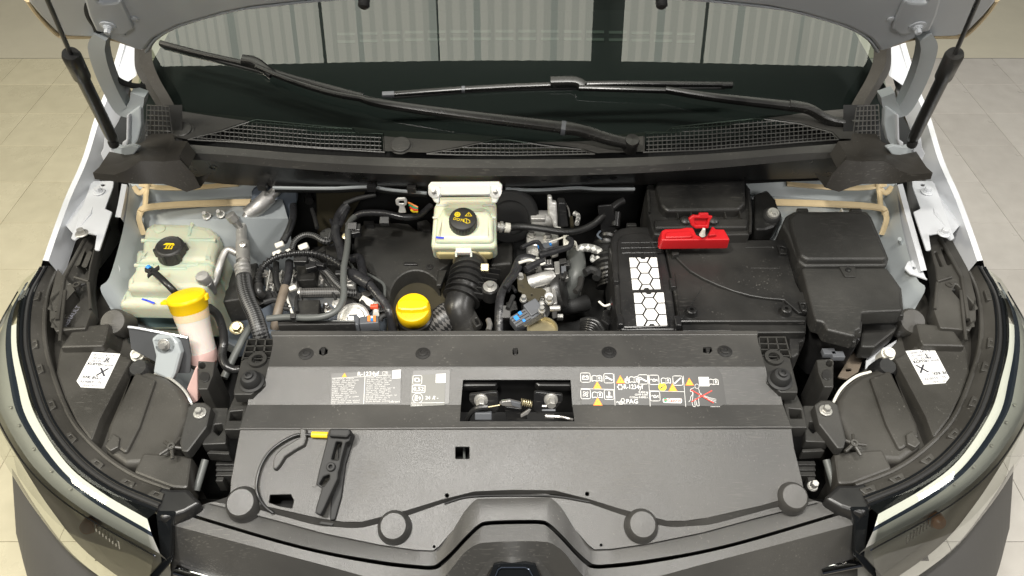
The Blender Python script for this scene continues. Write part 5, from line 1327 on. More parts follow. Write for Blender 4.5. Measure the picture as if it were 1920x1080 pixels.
# ================================================================== air conditioning pipes
b = MB()
b.tube([P(523, 352, z=.985), P(500, 374, z=.975), P(480, 390, z=.965), P(463, 408, z=.955), P(453, 430, z=.945), P(455, 470, z=.94), P(457, 500, z=.935)], .0105, 'alu', 16)
b.tube([P(505, 368, z=.977), P(486, 386, z=.969), P(466, 402, z=.957)], .0165, 'alu', 18)
b.tube([P(455, 455, z=.945), P(456, 490, z=.938)], .0135, 'alu', 16)
b.lathe(P(430, 402, z=.985), (P(452, 428, z=.95) - P(430, 402, z=.985)), [(.008, 0), (.0105, .001), (.0105, .016), (.008, .018), (.008, .026), (.006, .03), (.006, .05)], 'alu', 16)
ac = b.build('refrigerant_pipe', car, 'aluminium refrigerant pipe with service valve leading into a braided hose')
b = MB(); b.lathe(P(454, 497, z=.936), P(458, 526, z=.928) - P(454, 497, z=.936), [(.013, 0), (.0155, .002), (.0155, .006), (.0135, .008), (.0155, .011), (.0155, .016), (.0135, .018), (.0150, .021), (.0150, .027)], 'alu', 20); b.build('crimp_collar', ac)
hose('braided_hose', Z5, [(1105, 800, .93), (1115, 880, .93), (1140, 960, .925), (1180, 1050, .915), (1215, 1160, .90), (1235, 1230, .88)], .0150, 'braid', 0, 'thick black braided hose', ac, seg=14)
b = MB(); b.lathe(P(456, 459, z=.958), (0, -.4, 1), [(.006, 0), (.006, .004), (.003, .005), (.003, .002), (0, .002)], 'steel', 12); b.build('pipe_screw', ac)
b = MB(); b.tube([P(*Z5(1060, 630), z=.94), P(*Z5(1000, 605), z=.945), P(*Z5(965, 650), z=.94), P(*Z5(935, 740), z=.93), P(*Z5(915, 810), z=.915), P(*Z5(860, 910), z=.90)], .0068, 'alu', 12); p2 = b.build('charge_pipe', ac)
b = MB(); c = P(*Z5(865, 850), z=.915); b.lathe(c, (-.05, -.15, 1), [(.010, -.02), (.011, 0), (.0125, .002), (.0125, .013), (.011, .014), (.013, .016), (.013, .030), (.0115, .033), (0, .034)], 'alu', 20); b.build('valve_cap', ac, 'grey charging valve cap')
# studs in the strut tower
for (x, y) in ((388, 405), (414, 402)):
    b = MB(); b.bolt(P(x, y, y=1.165), (0, -.5, 1), .005, 'zinc', 1.8, .012); b.build('stud', o)

# engine mount, brackets right of the tank
b = MB(); b.plate(plane(445, 560, .86), mp(Z5, [(1000, 800), (1150, 560), (1215, 570), (1180, 780), (1100, 940), (960, 960)]), .06, 'black_plastic', .004, .006)
b.plate(plane(430, 590, .80), mp(ZA, [(1480, 330), (1560, 150), (1620, 140), (1700, 420), (1690, 560), (1600, 620), (1480, 560)]), .03, 'dark_paint', .004, .01)
mt = b.build('engine_mount', car, 'dark engine mount bracket between the coolant tank and engine')
b = MB(); b.bolt(P(*ZA(1600, 485), z=.83), (.2, -.5, 1), .0095, 'brass', 1.5, .010); b.build('bolt', mt)
hose('coolant_hose', W4, [(940, 80, .90), (1020, 150, .90), (1070, 280, .895), (1080, 400, .89), (1070, 460, .885), (1065, 540, .88), (1100, 620, .875), (1170, 655, .87), (1230, 650, .87)], .0078, 'hose_rubber', 0, 'thin black hose curling beside the washer neck')
hose('steel_pipe', W4, [(1330, 250, .885), (1250, 380, .88), (1160, 560, .87), (1080, 730, .86)], .0072, 'pipe_grey', 0, 'grey rigid pipe slanting beside the washer neck')

# ================================================================== engine cover and oil cap
ec = plane(760, 480, .885, .12)
b = MB()
arc = [(780 + 48 * math.cos(t), 560 - 52 * math.sin(t)) for t in [R(a) for a in range(170, 24, -12)]]
b.plate(ec, [(672, 423), (700, 418), (747, 417), (766, 419), (780, 430), (812, 436), (870, 440), (856, 486), (826, 507), (822, 530)] + arc[::-1] + [(731, 590), (722, 541), (712, 524), (692, 510), (675, 486), (663, 460), (665, 438)], .05, 'black_plastic', .004, .003, taper=.004)
eng = b.build('engine_cover', car, 'flat black plastic engine cover around the yellow oil cap', angle=30)
b = MB(); b.plate(ec.up(.004), mp(E3, [(248, 140), (395, 140), (425, 165), (420, 178), (250, 178)]), .006, 'smooth_black', .0015, .001); b.build('cover_notch', eng)
b = MB(); b.lathe(ec.hit(*E3(576, 210)), ec.n, [(.0075, 0), (.0075, .0015), (.003, .002), (.0025, .0008), (0, .0008)], 'smooth_black', 18); b.build('screw', eng)
b = MB(); b.plate(ec.up(.003), mp(E3, [(690, 250), (800, 235), (720, 440), (660, 440)]), .01, 'black_plastic', .002, .002); b.build('raised_edge', eng)
for zf, q in ((Z6, [(725, 300), (795, 300), (795, 325), (725, 325)]),):
    b = MB(); b.plate(ec.up(.014), mp(zf, q), .014, 'smooth_black', .002, .002); b.build('loom_clip', eng)
b = MB(); b.plate(plane(940, 480, .885, .05), mp(E2, [(125, 450), (210, 410), (240, 440), (235, 600), (65, 612)]), .06, 'black_plastic', .006, .006); b.build('cover_extension', eng)
b = MB(); b.plate(plane(810, 430, .90), mp(Z6, [(1080, 310), (1150, 290), (1185, 320), (1185, 372), (1120, 360)]), .03, 'smooth_black', .003, .005); b.build('cover_corner', eng)
oc = P(777, 590, z=.895); ax = Vector((0, -.22, 1)).normalized()
b = MB(); b.lathe(oc, ax, [(.0310, 0), (.0322, .003), (.0322, .024), (.0305, .0275), (.026, .0285), (0, .0285)], 'yellow_cap', 40)
cp = PL(oc + ax * .0285, ax)
b.plate(cp.up(.0085), [(-.027, -.008), (-.020, -.0115), (0, -.0125), (.020, -.0105), (.029, -.005), (.029, .007), (.020, .0125), (0, .0135), (-.020, .0125), (-.028, .007)], .009, 'yellow_cap', .004, .004, local=True, taper=.002)
cap = b.build('oil_cap', car, 'bright yellow oil filler cap in the engine cover recess', angle=40)
lab = MB(); tp = cp.up(.0002)
for k in range(15): 
    a = math.pi * (1.2 + .6 * k / 14); lab.text(tp, .0255 * math.cos(a), .0255 * math.sin(a), .0032, 'ATTENTION HUILE'[k], 'print_black', 'CENTER', rot=a + math.pi / 2)
lab.stroke(tp, [(-.006, -.0205), (.006, -.0205), (.006, -.0165), (-.006, -.0165)], .0004, 'print_black', closed=True); lab.build('cap_lettering', cap)
b = MB(); b.lathe(oc - ax * .05, ax, [(.036, 0), (.034, .045), (.028, .05)], 'smooth_black', 28); b.build('filler_neck', cap)
b = MB(); pl = plane(775, 560, .845); b.plate(pl, [(725, 505), (835, 505), (835, 640), (725, 640)], .02, 'bracket', .002, .002); b.build('recess_floor', eng)

# ================================================================== brake fluid reservoir
bp = plane(868, 420, .985, .42); bq = bp.up(-.014)
b = MB()
b.plate(bq, mp(B1, [(195, 330), (235, 250), (770, 245), (815, 330), (815, 560), (820, 740), (790, 775), (165, 775), (150, 740), (170, 480), (180, 360)]), .050, 'brake_plastic', .010, .006, seg=4)
b.plate(bp.up(-.004), mp(B1, [(270, 360), (720, 360), (790, 480), (790, 690), (760, 720), (200, 720), (190, 690), (205, 480)]), .02, 'brake_plastic', .012, .008, seg=4)
b.plate(bq.up(-.022), mp(B1, [(170, 770), (800, 770), (790, 815), (750, 842), (230, 842), (185, 815)]), .025, 'fluid_yellow', .004, .004)
res = b.build('brake_reservoir', car, 'cream brake fluid reservoir with a black DOT4 cap', angle=45)
b = MB(); fl = PL(P(868, 360, y=1.12), (0, -1, .75))
b.plate(fl, mp(B1, [(122, 150), (150, 112), (840, 108), (875, 145), (870, 215), (850, 260), (815, 330), (765, 330), (760, 260), (240, 260), (235, 345), (185, 320), (150, 260), (122, 205)]), .010, 'brake_white', .003, .005)
b.plate(fl.up(.004), mp(B1, [(240, 150), (760, 150), (760, 245), (240, 250)]), .006, 'brake_white', .002, .004)
b.build('mounting_flange', res, 'white mounting flange')
for (x, y) in ((185, 215), (805, 215)):
    b = MB(); c = fl.up(.002).hit(*B1(x, y)); b.lathe(c, fl.n, [(.0115, 0), (.0115, .001), (.006, .0014), (.006, .003)], 'zinc', 22); b.lathe(c, fl.n, [(.005, 0), (.005, .006), (.0025, .007), (.0025, .014), (0, .015)], 'zinc', 12); b.build('stud_nut', res)
b = MB()
for y0, x0, x1 in ((350, 205, 320), (350, 680, 790), (475, 170, 300), (475, 700, 810), (700, 205, 370), (705, 530, 760)): b.tube([bq.up(.001).hit(*B1(x0, y0)), bq.up(.001).hit(*B1(x1, y0))], .0028, 'brake_white', 8, flat=.6)
b.build('moulded_seam', res)
b = MB(); pl = vplane(868, 470, .99, lean=.3); b.plate(bq.up(-.004), mp(B1, [(400, 780), (560, 780), (560, 830), (400, 830)]), .012, 'brake_white', .002, .003)
for x in (405, 557): b.tube([bq.up(-.006).hit(*B1(x, 815)), bq.up(-.012).hit(*B1(x + 2, 872))], .0022, 'brake_white', 8)
b.build('front_tab', res)
b = MB(); c = bp.up(-.006).hit(*B1(480, 545)); ax = (bp.n + Vector((0, .05, .18))).normalized()
b.lathe(c, ax, [(.0265, 0), (.0268, .002), (.0268, .019), (.0255, .0215), (.0235, .0225), (0, .0225)], 'black_plastic', 36)
for i in range(28):
    a = i * 2 * math.pi / 28; u_ = ax.orthogonal().normalized(); v_ = ax.cross(u_); d = u_ * math.cos(a) + v_ * math.sin(a); b.tube([c + d * .0266 + ax * .002, c + d * .0266 + ax * .018], .0011, 'black_plastic', 5)
b.build('reservoir_cap', res, 'black knurled cap with yellow DOT4 print')
lab = MB(); cp = PL(c + ax * .0225, ax); 
q = ellipse(-.0105, .0085, .0062, .0062, 8); lab.flat(cp, q, 'print_yellow'); lab.stroke(cp, ellipse(-.0105, .0085, .0030, .0030, 10), .0006, 'print_black', .0008, closed=True)
lab.stroke(cp, [(.0045, .0048), (.0175, .0048), (.0115, .0135)], .0013, 'print_yellow', closed=True); lab.stroke(cp, [(.0112, .0110), (.0112, .0076)], .0012, 'print_yellow')
lab.text(cp, -.0190, -.0035, .0085, 'DOT4', 'print_yellow', rot=-.28, bold=.015)
lab.stroke(cp, [(.0010, -.0030), (.0070, -.0012), (.0140, -.0060), (.0140, -.0110), (.0080, -.0120), (.0010, -.0070)], .0011, 'print_yellow', closed=True); lab.stroke(cp, [(.0075, -.0016), (.0078, -.0115)], .0010, 'print_yellow')
lab.build('cap_lettering', res)
b = MB(); b.stroke(bp.up(-.0036), [B1(208, 677), B1(275, 682)], .0042, 'blue_mark', local=False, h=.0006); b.build('paint_mark', res, 'blue pen mark')
b = MB(); a0, a1 = P(*B1(820, 565), z=.955), P(*B1(940, 580), z=.950); d = a1 - a0
b.lathe(a0, d, [(.009, 0), (.009, .005), (.012, .006), (.012, .011), (.008, .012), (.008, .016)], 'zinc', 16); b.lathe(a0, d, [(.0095, .016), (.0105, .017), (.0105, .026), (.008, .028)], 'white_clip', 16); b.build('outlet_union', res)
hose('brake_hose', E2, [(195, 335, .952), (300, 328, .950), (450, 345, .948), (600, 365, .945), (720, 355, .945), (820, 310, .95), (900, 240, .962), (990, 165, .972), (1040, 140, .975)], .0075, 'hose_rubber', 0, 'black brake hose running from the reservoir to the battery tray', seg=12)

# ================================================================== intake duct
b = MB()
dp = [P(884, 474, z=.90), P(880, 500, z=.905), P(876, 525, z=.905), P(869, 550, z=.90), P(860, 578, z=.89), P(868, 600, z=.87), P(882, 622, z=.85)]
b.tube(dp, .030, 'smooth_black', 22, rf=lambda d, f: .031 if f < .55 else .029)
duct = b.build('intake_duct', car, 'ribbed black plastic intake duct below the brake reservoir', angle=50)
q = catmull(dp, 8)
for k in range(6):
    f = .26 + .062 * k; i = int(f * (len(q) - 1)); p = q[i]; t = (q[i + 1] - q[i - 1]).normalized()
    b = MB(); b.lathe(p - t * .0012, t, [(.028, 0), (.0375, 0), (.0375, .0024), (.028, .0024)], 'smooth_black', 30)
    tip = p + Vector((.064 - .002 * k, -.002, .012)); sd = t.cross(Vector((0, 0, 1))).normalized()
    w1 = t * .0013; up = Vector((0, 0, .012))
    A_ = p + Vector((.024, 0, .018)); b.add([A_ + w1, A_ - w1, tip - w1, tip + w1, A_ + w1 - up, A_ - w1 - up, tip - w1 - up, tip + w1 - up], [(0, 1, 2, 3), (4, 7, 6, 5), (0, 3, 7, 4), (1, 5, 6, 2), (3, 2, 6, 7)], 'smooth_black'); b.build('rib', duct)
b = MB(); c = P(919, 538, z=.925); b.lathe(c, (0, -.1, 1), [(.017, -.03), (.0165, -.002), (.0145, 0)], 'smooth_black', 22); b.build('lug', duct)
b = MB(); b.lathe(c, (0, -.1, 1), [(.0135, 0), (.0135, .0025), (.012, .003)], 'zinc', 26); b.lathe(c, (0, -.1, 1), [(.0068, .002), (.0068, .008), (.006, .009), (0, .009)], 'zinc', 6); b.build('bolt', duct)
b = MB(); p0, p1 = P(882, 488, z=.905), P(880, 500, z=.905); t = (p1 - p0).normalized(); b.lathe(p0, t, [(.0335, 0), (.0345, .001), (.0345, .010), (.0335, .011)], 'brass', 30)
b.box(PL(P(909, 502, z=.93), (0, -.5, 1)), -.008, .008, -.008, .008, .004, .012, 'brass'); b.build('hose_clamp', duct)
b = MB(); b.lathe(P(880, 503, z=.905), t, [(.0325, 0), (.034, .004), (.033, .010), (.0315, .011)], 'rubber', 30); b.build('rubber_sleeve', duct)
hose('wrapped_hose', E3, [(880, 800, .865), (800, 840, .87), (720, 910, .865), (640, 990, .85), (560, 1080, .83)], .0290, 'braid_fine', 0, 'fabric wrapped hose in front of the ribbed intake duct', seg=20)
b = MB(); b.plate(plane(895, 600, .89), mp(E3, [(1100, 760), (1160, 765), (1235, 930), (1165, 970), (1095, 860)]), .012, 'smooth_black', .002, .003, holes=[mp(E3, [(1150, 860), (1175, 850), (1210, 920), (1170, 935)])]); b.build('duct_clip', duct)

# ================================================================== left of the engine: looms, hoses, castings
b = MB()
b.plate(plane(530, 525, .86), mp(E1, [(60, 640), (310, 630), (312, 745), (70, 760)]), .08, 'cast_alu', .006, .006)
b.plate(plane(600, 530, .855), mp(E1, [(330, 650), (740, 640), (740, 745), (320, 745)]), .08, 'cast_alu', .006, .006)
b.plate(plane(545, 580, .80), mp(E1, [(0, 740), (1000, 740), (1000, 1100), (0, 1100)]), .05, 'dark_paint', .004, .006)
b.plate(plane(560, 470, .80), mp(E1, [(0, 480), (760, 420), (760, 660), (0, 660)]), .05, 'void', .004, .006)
for x in (120, 200, 420, 490, 600): b.tube([P(*E1(x, 640), z=.862), P(*E1(x + 4, 740), z=.862)], .004, 'cast_alu', 8)
cast = b.build('engine_casting', car, 'grey cast engine block parts under the wiring beside the engine cover')
def blackbox(name, zf, pts, z, depth, m='black_plastic', label=None, parent=cast, sy=0):
    b = MB(); b.plate(plane(*zf(*pts[0]), z, sy), mp(zf, pts), depth, m, .002, .003); return b.build(name, parent, label)
blackbox('relay_box', E1, [(290, 850), (480, 845), (465, 960), (280, 965)], .90, .03)
blackbox('coil_cover', E1, [(300, 560), (452, 565), (440, 700), (310, 705)], .885, .04)
blackbox('coil_cover', E1, [(515, 440), (640, 440), (625, 590), (535, 585)], .90, .05)
blackbox('coil_cover', E1, [(430, 500), (520, 430), (520, 480), (460, 500)], .90, .03)
blackbox('plug_cover', E1, [(570, 340), (700, 330), (700, 420), (580, 420)], .89, .04)
for k in range(6):
    b = MB(); b.box(plane(*E1(500 + 7 * k, 905), .888), -.0012, .0012, -.012, .010, 0, .02, 'smooth_black', .0004, .0004); b.build('connector_fin', cast)
hose('corrugated_conduit', E1, [(20, 745, .925), (18, 680, .93), (45, 610, .935), (100, 560, .94), (180, 520, .945), (310, 498, .947), (430, 500, .945), (530, 530, .942), (620, 580, .94), (680, 620, .938), (735, 665, .935)], .0062, 'hose_rubber', 0, 'thin corrugated black conduit arching over the engine wiring', corr=.0085)
b = MB(); b.tube([P(*E1(22, 735), z=.925), P(*E1(22, 790), z=.92), P(*E1(50, 815), z=.91)], .0085, 'smooth_black', 12); b.build('conduit_elbow', cast)
lm = hose('wiring_loom', E1, [(710, 540, .915), (775, 535, .92), (795, 610, .928), (810, 680, .932), (860, 745, .93), (920, 820, .925), (970, 880, .92), (1000, 940, .915), (1015, 1000, .90), (1025, 1080, .88)], .0085, 'tape', 0, 'taped black wiring loom running down the edge of the engine cover')
hose('loom_branch', E1, [(720, 655, .933), (780, 690, .934), (850, 730, .932)], .0120, 'tape', 0, None, lm)
hose('smooth_hose', E1, [(740, 225, .945), (705, 265, .945), (690, 330, .948), (688, 420, .950), (675, 520, .952), (660, 600, .952), (655, 700, .95), (660, 800, .947), (640, 880, .944), (590, 940, .942), (500, 975, .94), (380, 985, .937), (240, 978, .934), (85, 990, .93)], .0062, 'pipe_grey', 0, 'smooth dark grey hose bending down past the engine cover')
hose('upper_loom', Z6, [(640, 330, .93), (660, 285, .94), (720, 252, .95), (850, 250, .955), (920, 262, .955), (1000, 278, .952), (1100, 265, .95), (1180, 200, .95)], .0068, 'tape', 0, 'shiny taped loom along the rear of the engine cover')
hose('loom_branch', E1, [(690, 140, .96), (660, 165, .957), (620, 225, .95), (600, 300, .945), (600, 370, .94), (635, 460, .935), (650, 570, .93)], .0095, 'tape', 0, None, lm)
hose('loom_branch', E1, [(680, 170, .955), (650, 240, .948), (620, 300, .945)], .0065, 'tape', 0, None, lm)
hose('loom_branch', E1, [(660, 130, .965), (760, 90, .97), (900, 60, .975)], .0050, 'rubber', 0, None, lm)
g1 = hose('shiny_tubing', E1, [(280, 140, .945), (278, 230, .943), (250, 320, .938), (205, 415, .93)], .0075, 'tape', 0, 'pair of shiny sleeved wires dropping from the bulkhead')
hose('tube', E1, [(262, 250, .947), (232, 340, .94), (190, 410, .932)], .0045, 'hose_rubber', 0, None, g1)
hose('tube', E1, [(250, 560, .92), (245, 650, .915), (220, 745, .91)], .0078, 'tape', 0, None, g1)
hose('tube', E1, [(150, 570, .92), (150, 690, .912), (178, 790, .905)], .0060, 'hose_rubber', 0, None, g1)
hose('arched_hose', E1, [(265, 475, .935), (295, 405, .94), (365, 362, .945), (440, 370, .945), (500, 405, .942), (545, 405, .938), (560, 350, .935)], .0058, 'braid', 0, 'small sleeved hose arching behind the corrugated conduit')
bh = hose('braided_pipe', E1, [(335, 800, .90), (480, 795, .90), (650, 795, .90)], .0100, 'braid_fine', 0, 'grey woven hose lying level beside the engine cover', seg=14)
b = MB(); b.lathe(P(*E1(320, 800), z=.90), (1, 0, 0), [(.0095, 0), (.0115, .001), (.0115, .005), (.0095, .006)], 'zinc', 18); b.build('clamp', bh)
hose('sleeved_loom', E1, [(370, 480, .93), (400, 530, .93), (480, 600, .925), (540, 650, .92), (600, 720, .915), (680, 790, .91), (750, 800, .905)], .0080, 'braid', 0, 'braided sleeve loom crossing under the corrugated conduit')
hose('brown_sheath', E1, [(220, 750, .915), (190, 850, .91), (158, 965, .90), (140, 1070, .88)], .0088, 'brown_sheath', 0, 'brown heat sheath hanging below the shiny wires')
for (x, y, r) in ((175, 435, 10), (158, 500, 10), (355, 450, 11), (275, 760, 8), (240, 480, 6)):
    b = MB(); c = P(*E1(x, y), z=.942); b.box(PL(c, (0, -.5, 1), (1, .5, 0)), -.009 * r / 10, .009 * r / 10, -.006 * r / 10, .006 * r / 10, .003, .008, 'white_clip', .003, .003); b.build('white_clip', cast)
b = MB(); c = P(*E1(670, 375), z=.945); b.lathe(c, (0, -.5, 1), [(.006, 0), (.006, .003), (0, .004)], 'brass', 14); b.build('clip_button', cast)
b = MB(); p_ = plane(*E1(450, 1000), .925); b.plate(p_, mp(E1, [(160, 998), (742, 1008), (744, 1030), (165, 1040)]), .06, 'smooth_black', .0015, .002)
b.tube([p_.hit(*E1(165, 1000)), p_.hit(*E1(740, 1009))], .0014, 'pipe_grey', 6); b.build('bracket_rail', cast)
b = MB(); c = P(*E1(730, 985), z=.905); b.lathe(c, (0, -.45, 1), [(.030, -.02), (.030, 0), (.027, .002), (.027, -.001), (.022, 0), (.020, .006), (.012, .008), (0, .008)], 'cast_alu', 30)
egr = b.build('solenoid', car, 'grey round solenoid with an orange and blue connector')
b = MB(); pl = plane(*E1(750, 990), .922); b.plate(pl, mp(E1, [(680, 975), (700, 955), (755, 952), (775, 975), (772, 1035), (690, 1035)]), .02, 'connector_grey', .003, .003); b.plate(pl.up(.001), mp(E1, [(690, 970), (732, 970), (732, 1002), (690, 1002)]), .001, 'paper_white', 0, .0005); b.build('solenoid_head', egr)
b = MB(); b.plate(pl.up(.002), mp(E1, [(775, 975), (830, 968), (915, 965), (920, 1020), (775, 1030)]), .02, 'connector_grey', .002, .002); b.build('plug_body', egr)
for q, m in (([(835, 965), (858, 965), (858, 1005), (835, 1005)], 'connector_orange'), ([(880, 965), (898, 965), (898, 1008), (880, 1008)], 'connector_orange'), ([(860, 985), (878, 985), (878, 1002), (860, 1002)], 'connector_blue'), ([(860, 968), (878, 968), (878, 982), (860, 982)], 'paper_white')):
    b = MB(); b.plate(pl.up(.0045), mp(E1, q), .003, m, .0004, .0006); b.build('plug_latch', egr)
b = MB(); b.tube([P(*E1(905, 880), z=.90), P(*E1(900, 960), z=.91)], .006, 'white_clip', 10); b.lathe(P(*E1(885, 900), z=.915), (1, 0, .1), [(.004, -.006), (.005, -.006), (.005, .008), (.004, .008)], 'clip_red', 12); b.build('red_clip', egr)
b = MB(); b.box(PL(P(*E1(840, 865), z=.905), (0, -.4, 1), (1, -.6, 0)), -.016, .012, -.007, .007, .003, .012, 'white_clip', .002, .002); b.build('white_plug', egr)
b = MB(); c = P(*E1(548, 935), z=.885); b.lathe(c, (0, -.2, 1), [(.008, 0), (.008, .006), (.004, .007), (.004, .02), (.003, .021), (.003, .028), (0, .029)], 'steel', 12); b.lathe(P(*E1(610, 878), z=.90), (0, -.3, 1), [(.009, 0), (.010, .002), (.006, .003), (.004, .001)], 'zinc', 16); b.build('bleed_screw', cast)
hose('hook_pipe', E1, [(930, 1005, .90), (945, 975, .905), (985, 965, .905), (1020, 985, .90), (1030, 1060, .87)], .0052, 'rubber', 0, 'thin black pipe hooking round beside the yellow oil cap')
# lifting eye, coloured wires, loom clips behind the cover
b = MB(); pl = PL(P(752, 385, y=1.14), (0, -1, .4)); b.plate(pl, mp(Z6, [(940, 165), (955, 148), (1005, 146), (1020, 165), (1015, 195), (1000, 205), (1015, 250), (960, 250), (968, 205), (945, 195)]), .004, 'cast_alu', .001, .003, holes=[mp(Z6, [(965, 168), (1000, 168), (1000, 185), (965, 185)])]); b.build('lifting_eye', cast)
for k, m in enumerate(('connector_orange', 'print_green', 'print_red', 'yellow_sleeve')): hose('wire', Z6, [(1030 + 6 * k, 180 + 16 * k, .97), (1060, 195 + 15 * k, .972), (1092, 212 + 10 * k, .97)], .0022, m, 0, None, lm, seg=6)
for (x, y) in ((868, 300), (650, 340)):
    b = MB(); b.box(PL(P(*Z6(x, y), z=.955), (0, -.6, 1)), -.010, .010, -.008, .008, .004, .014, 'smooth_black'); b.build('loom_clip', lm)

# ================================================================== centre right: throttle, EGR valve and pipes
b = MB()
c = P(*E2(380, 275), z=.93); b.lathe(c, (1, 0, 0), [(.018, -.004), (.019, 0), (.019, .045), (.017, .048)], 'cast_alu', 26)
thr = b.build('throttle_body', car, 'cast aluminium throttle body behind the brake hose'); b = MB()
b.plate(vplane(*E2(520, 200), 1.08, lean=.5), mp(E2, [(490, 110), (520, 112), (525, 150), (555, 155), (562, 330), (530, 330), (520, 290), (492, 240)]), .02, 'cast_alu', .003, .003)
b.build('throttle_plate', thr)
b = MB(); pl = plane(*E2(440, 390), .925, .2); b.plate(pl, mp(E2, [(345, 365), (390, 355), (560, 365), (575, 395), (560, 440), (520, 450), (420, 470), (340, 450), (335, 400)]), .03, 'cast_alu', .004, .004); b.build('throttle_flange', thr)
for (x, y) in ((372, 392), (490, 410)):
    b = MB(); b.bolt(pl.hit(*E2(x, y)), (0, -.2, 1), .0072, 'zinc', 1.35, .007); b.build('bolt', thr)
b = MB(); b.plate(plane(*E2(400, 510), .90), mp(E2, [(335, 470), (430, 455), (480, 500), (470, 560), (350, 560)]), .05, 'cast_alu', .008, .006); b.build('valve_neck', thr)
b = MB(); b.plate(vplane(*E2(600, 250), 1.09, lean=.4), mp(E2, [(565, 150), (620, 155), (640, 330), (560, 335)]), .03, 'smooth_black', .003, .004); b.build('actuator', thr)
b = MB(); pl = plane(*E2(440, 700), .915, .15)
b.plate(pl, mp(E2, [(350, 700), (380, 650), (430, 640), (470, 655), (520, 640), (535, 700), (530, 820), (480, 900), (430, 870), (345, 760)]), .05, 'cast_alu', .008, .006)
b.tube([P(*E2(350, 735), z=.925), P(*E2(450, 705), z=.93), P(*E2(520, 690), z=.925)], .013, 'cast_alu', 14)
b.plate(plane(*E2(560, 760), .925), mp(E2, [(510, 700), (540, 690), (560, 880), (530, 890)]), .04, 'alu', .002, .002)
egr2 = b.build('exhaust_gas_valve', car, 'bright cast aluminium valve with an olive bracket beside the wiring')
b = MB(); pp = plane(*E2(570, 620), .935); b.plate(pp, mp(E2, [(535, 580), (575, 575), (578, 665), (545, 668)]), .02, 'zinc', .001, .002); b.build('valve_tab', egr2)
b = MB(); c = P(*E2(590, 790), z=.90); b.lathe(c, (1, -.1, .35), [(.036, -.012), (.036, 0), (.033, .004), (.02, .006), (0, .006)], 'smooth_black', 30); b.build('vacuum_disc', egr2)
b = MB(); pb = plane(*E2(350, 770), .942, .1); b.plate(pb, mp(E2, [(265, 690), (300, 660), (330, 670), (345, 730), (380, 770), (450, 770), (480, 790), (470, 840), (440, 830), (430, 860), (370, 875), (330, 860), (300, 800), (275, 790)]), .004, 'bracket', .001, .003, holes=[mp(E2, [(365, 820), (375, 812), (385, 822), (376, 832)])], hrnd=.001)
b.text(PL(pb.hit(*E2(305, 775)), pb.n), 0, 0, .012, '2', 'black_plastic', rot=.5); b.build('olive_bracket', egr2, 'olive drab metal bracket')
for (x, y, r) in ((292, 700, .0075), (313, 858, .0075), (445, 938, .0075), (500, 868, .0088)):
    b = MB(); b.bolt(P(*E2(x, y), z=.943), (.05, -.2, 1), r * .68, 'zinc', 1.35, .009); b.build('bolt', egr2)
b = MB(); b.lathe(P(*E2(497, 835), z=.935), (0, -.5, .6), [(.009, -.012), (.009, .010), (.007, .012), (0, .012)], 'alu', 16); b.lathe(P(*E2(505, 918), z=.93), (1, 0, 0), [(.006, 0), (.006, .018), (.004, .02), (0, .02)], 'alu', 14); b.build('pressure_tap', egr2)
d = P(*E2(430, 900), z=.93) - P(*E2(250, 1010), z=.92)
pc = PL(P(*E2(250, 1010), z=.93), (0, -.25, 1), d)
b = MB(); b.box(pc, -.004, .058, -.014, .012, 0, .022, 'connector_grey', .002, .003); b.box(pc, .030, .058, -.010, .018, .004, .02, 'connector_grey', .002, .003)
cn = b.build('sensor_connector', car, 'grey sensor plug with blue latch tabs below the valve')
for (u0, u1, v0, v1) in ((.002, .010, -.002, .008), (.014, .020, .004, .011), (.012, .017, -.012, -.006)):
    b = MB(); b.box(pc, u0, u1, v0, v1, .002, .004, 'connector_blue', .0005, .0008); b.build('blue_latch', cn)
for k in range(4):
    b = MB(); b.box(pc, -.003 + .0 * k, .028, -.013 + .0062 * k, -.0115 + .0062 * k, .0014, .003, 'smooth_black', .0003, .0003); b.build('slot', cn)
b = MB(); c = P(*E2(450, 1090), z=.90); b.lathe(c, (0, -.05, 1), [(.027, -.04), (.027, .006), (.0285, .008), (.0285, .011), (.026, .012), (.025, .004), (0, .004)], 'brass', 34); b.build('pump_housing', car, 'brassy round pump housing rim behind the front cover')
b = MB(); b.plate(plane(*E2(430, 980), .905), mp(E2, [(390, 950), (470, 940), (490, 1010), (380, 1015)]), .04, 'cast_alu', .004, .004); b.build('valve_foot', egr2)
b = MB(); b.plate(plane(*E2(480, 580), .945, .1), mp(E2, [(440, 575), (520, 555), (530, 600), (450, 610)]), .015, 'smooth_black', .002, .002)
for k in range(4): b.box(plane(*E2(455 + 18 * k, 580), .947, .1), -.0015, .0015, -.005, .005, 0, .004, 'alu', .0004, .0004)
b.build('injector_plug', egr2)
b = MB(); b.box(PL(P(*E2(468, 465), z=.945), (0, -.3, 1), (1, .3, 0)), -.012, .014, -.009, .007, 0, .02, 'connector_grey', .002, .003); pk = b.build('sensor_plug', thr)
for dx in (-.012, .012): b = MB(); b.box(PL(P(*E2(468, 462), z=.948), (0, -.3, 1), (1, .3, 0)), dx - .002, dx + .002, -.003, .006, .002, .006, 'connector_blue', .0005, .0005); b.build('plug_latch', thr)
lo2 = hose('wiring_loom', E2, [(400, 560, .95), (340, 548, .952), (290, 560, .95), (265, 610, .945), (240, 670, .94), (190, 740, .935), (150, 830, .93), (138, 950, .92), (138, 1090, .90)], .0085, 'tape', 0, 'taped loom dropping beside the olive bracket', flat=.6)
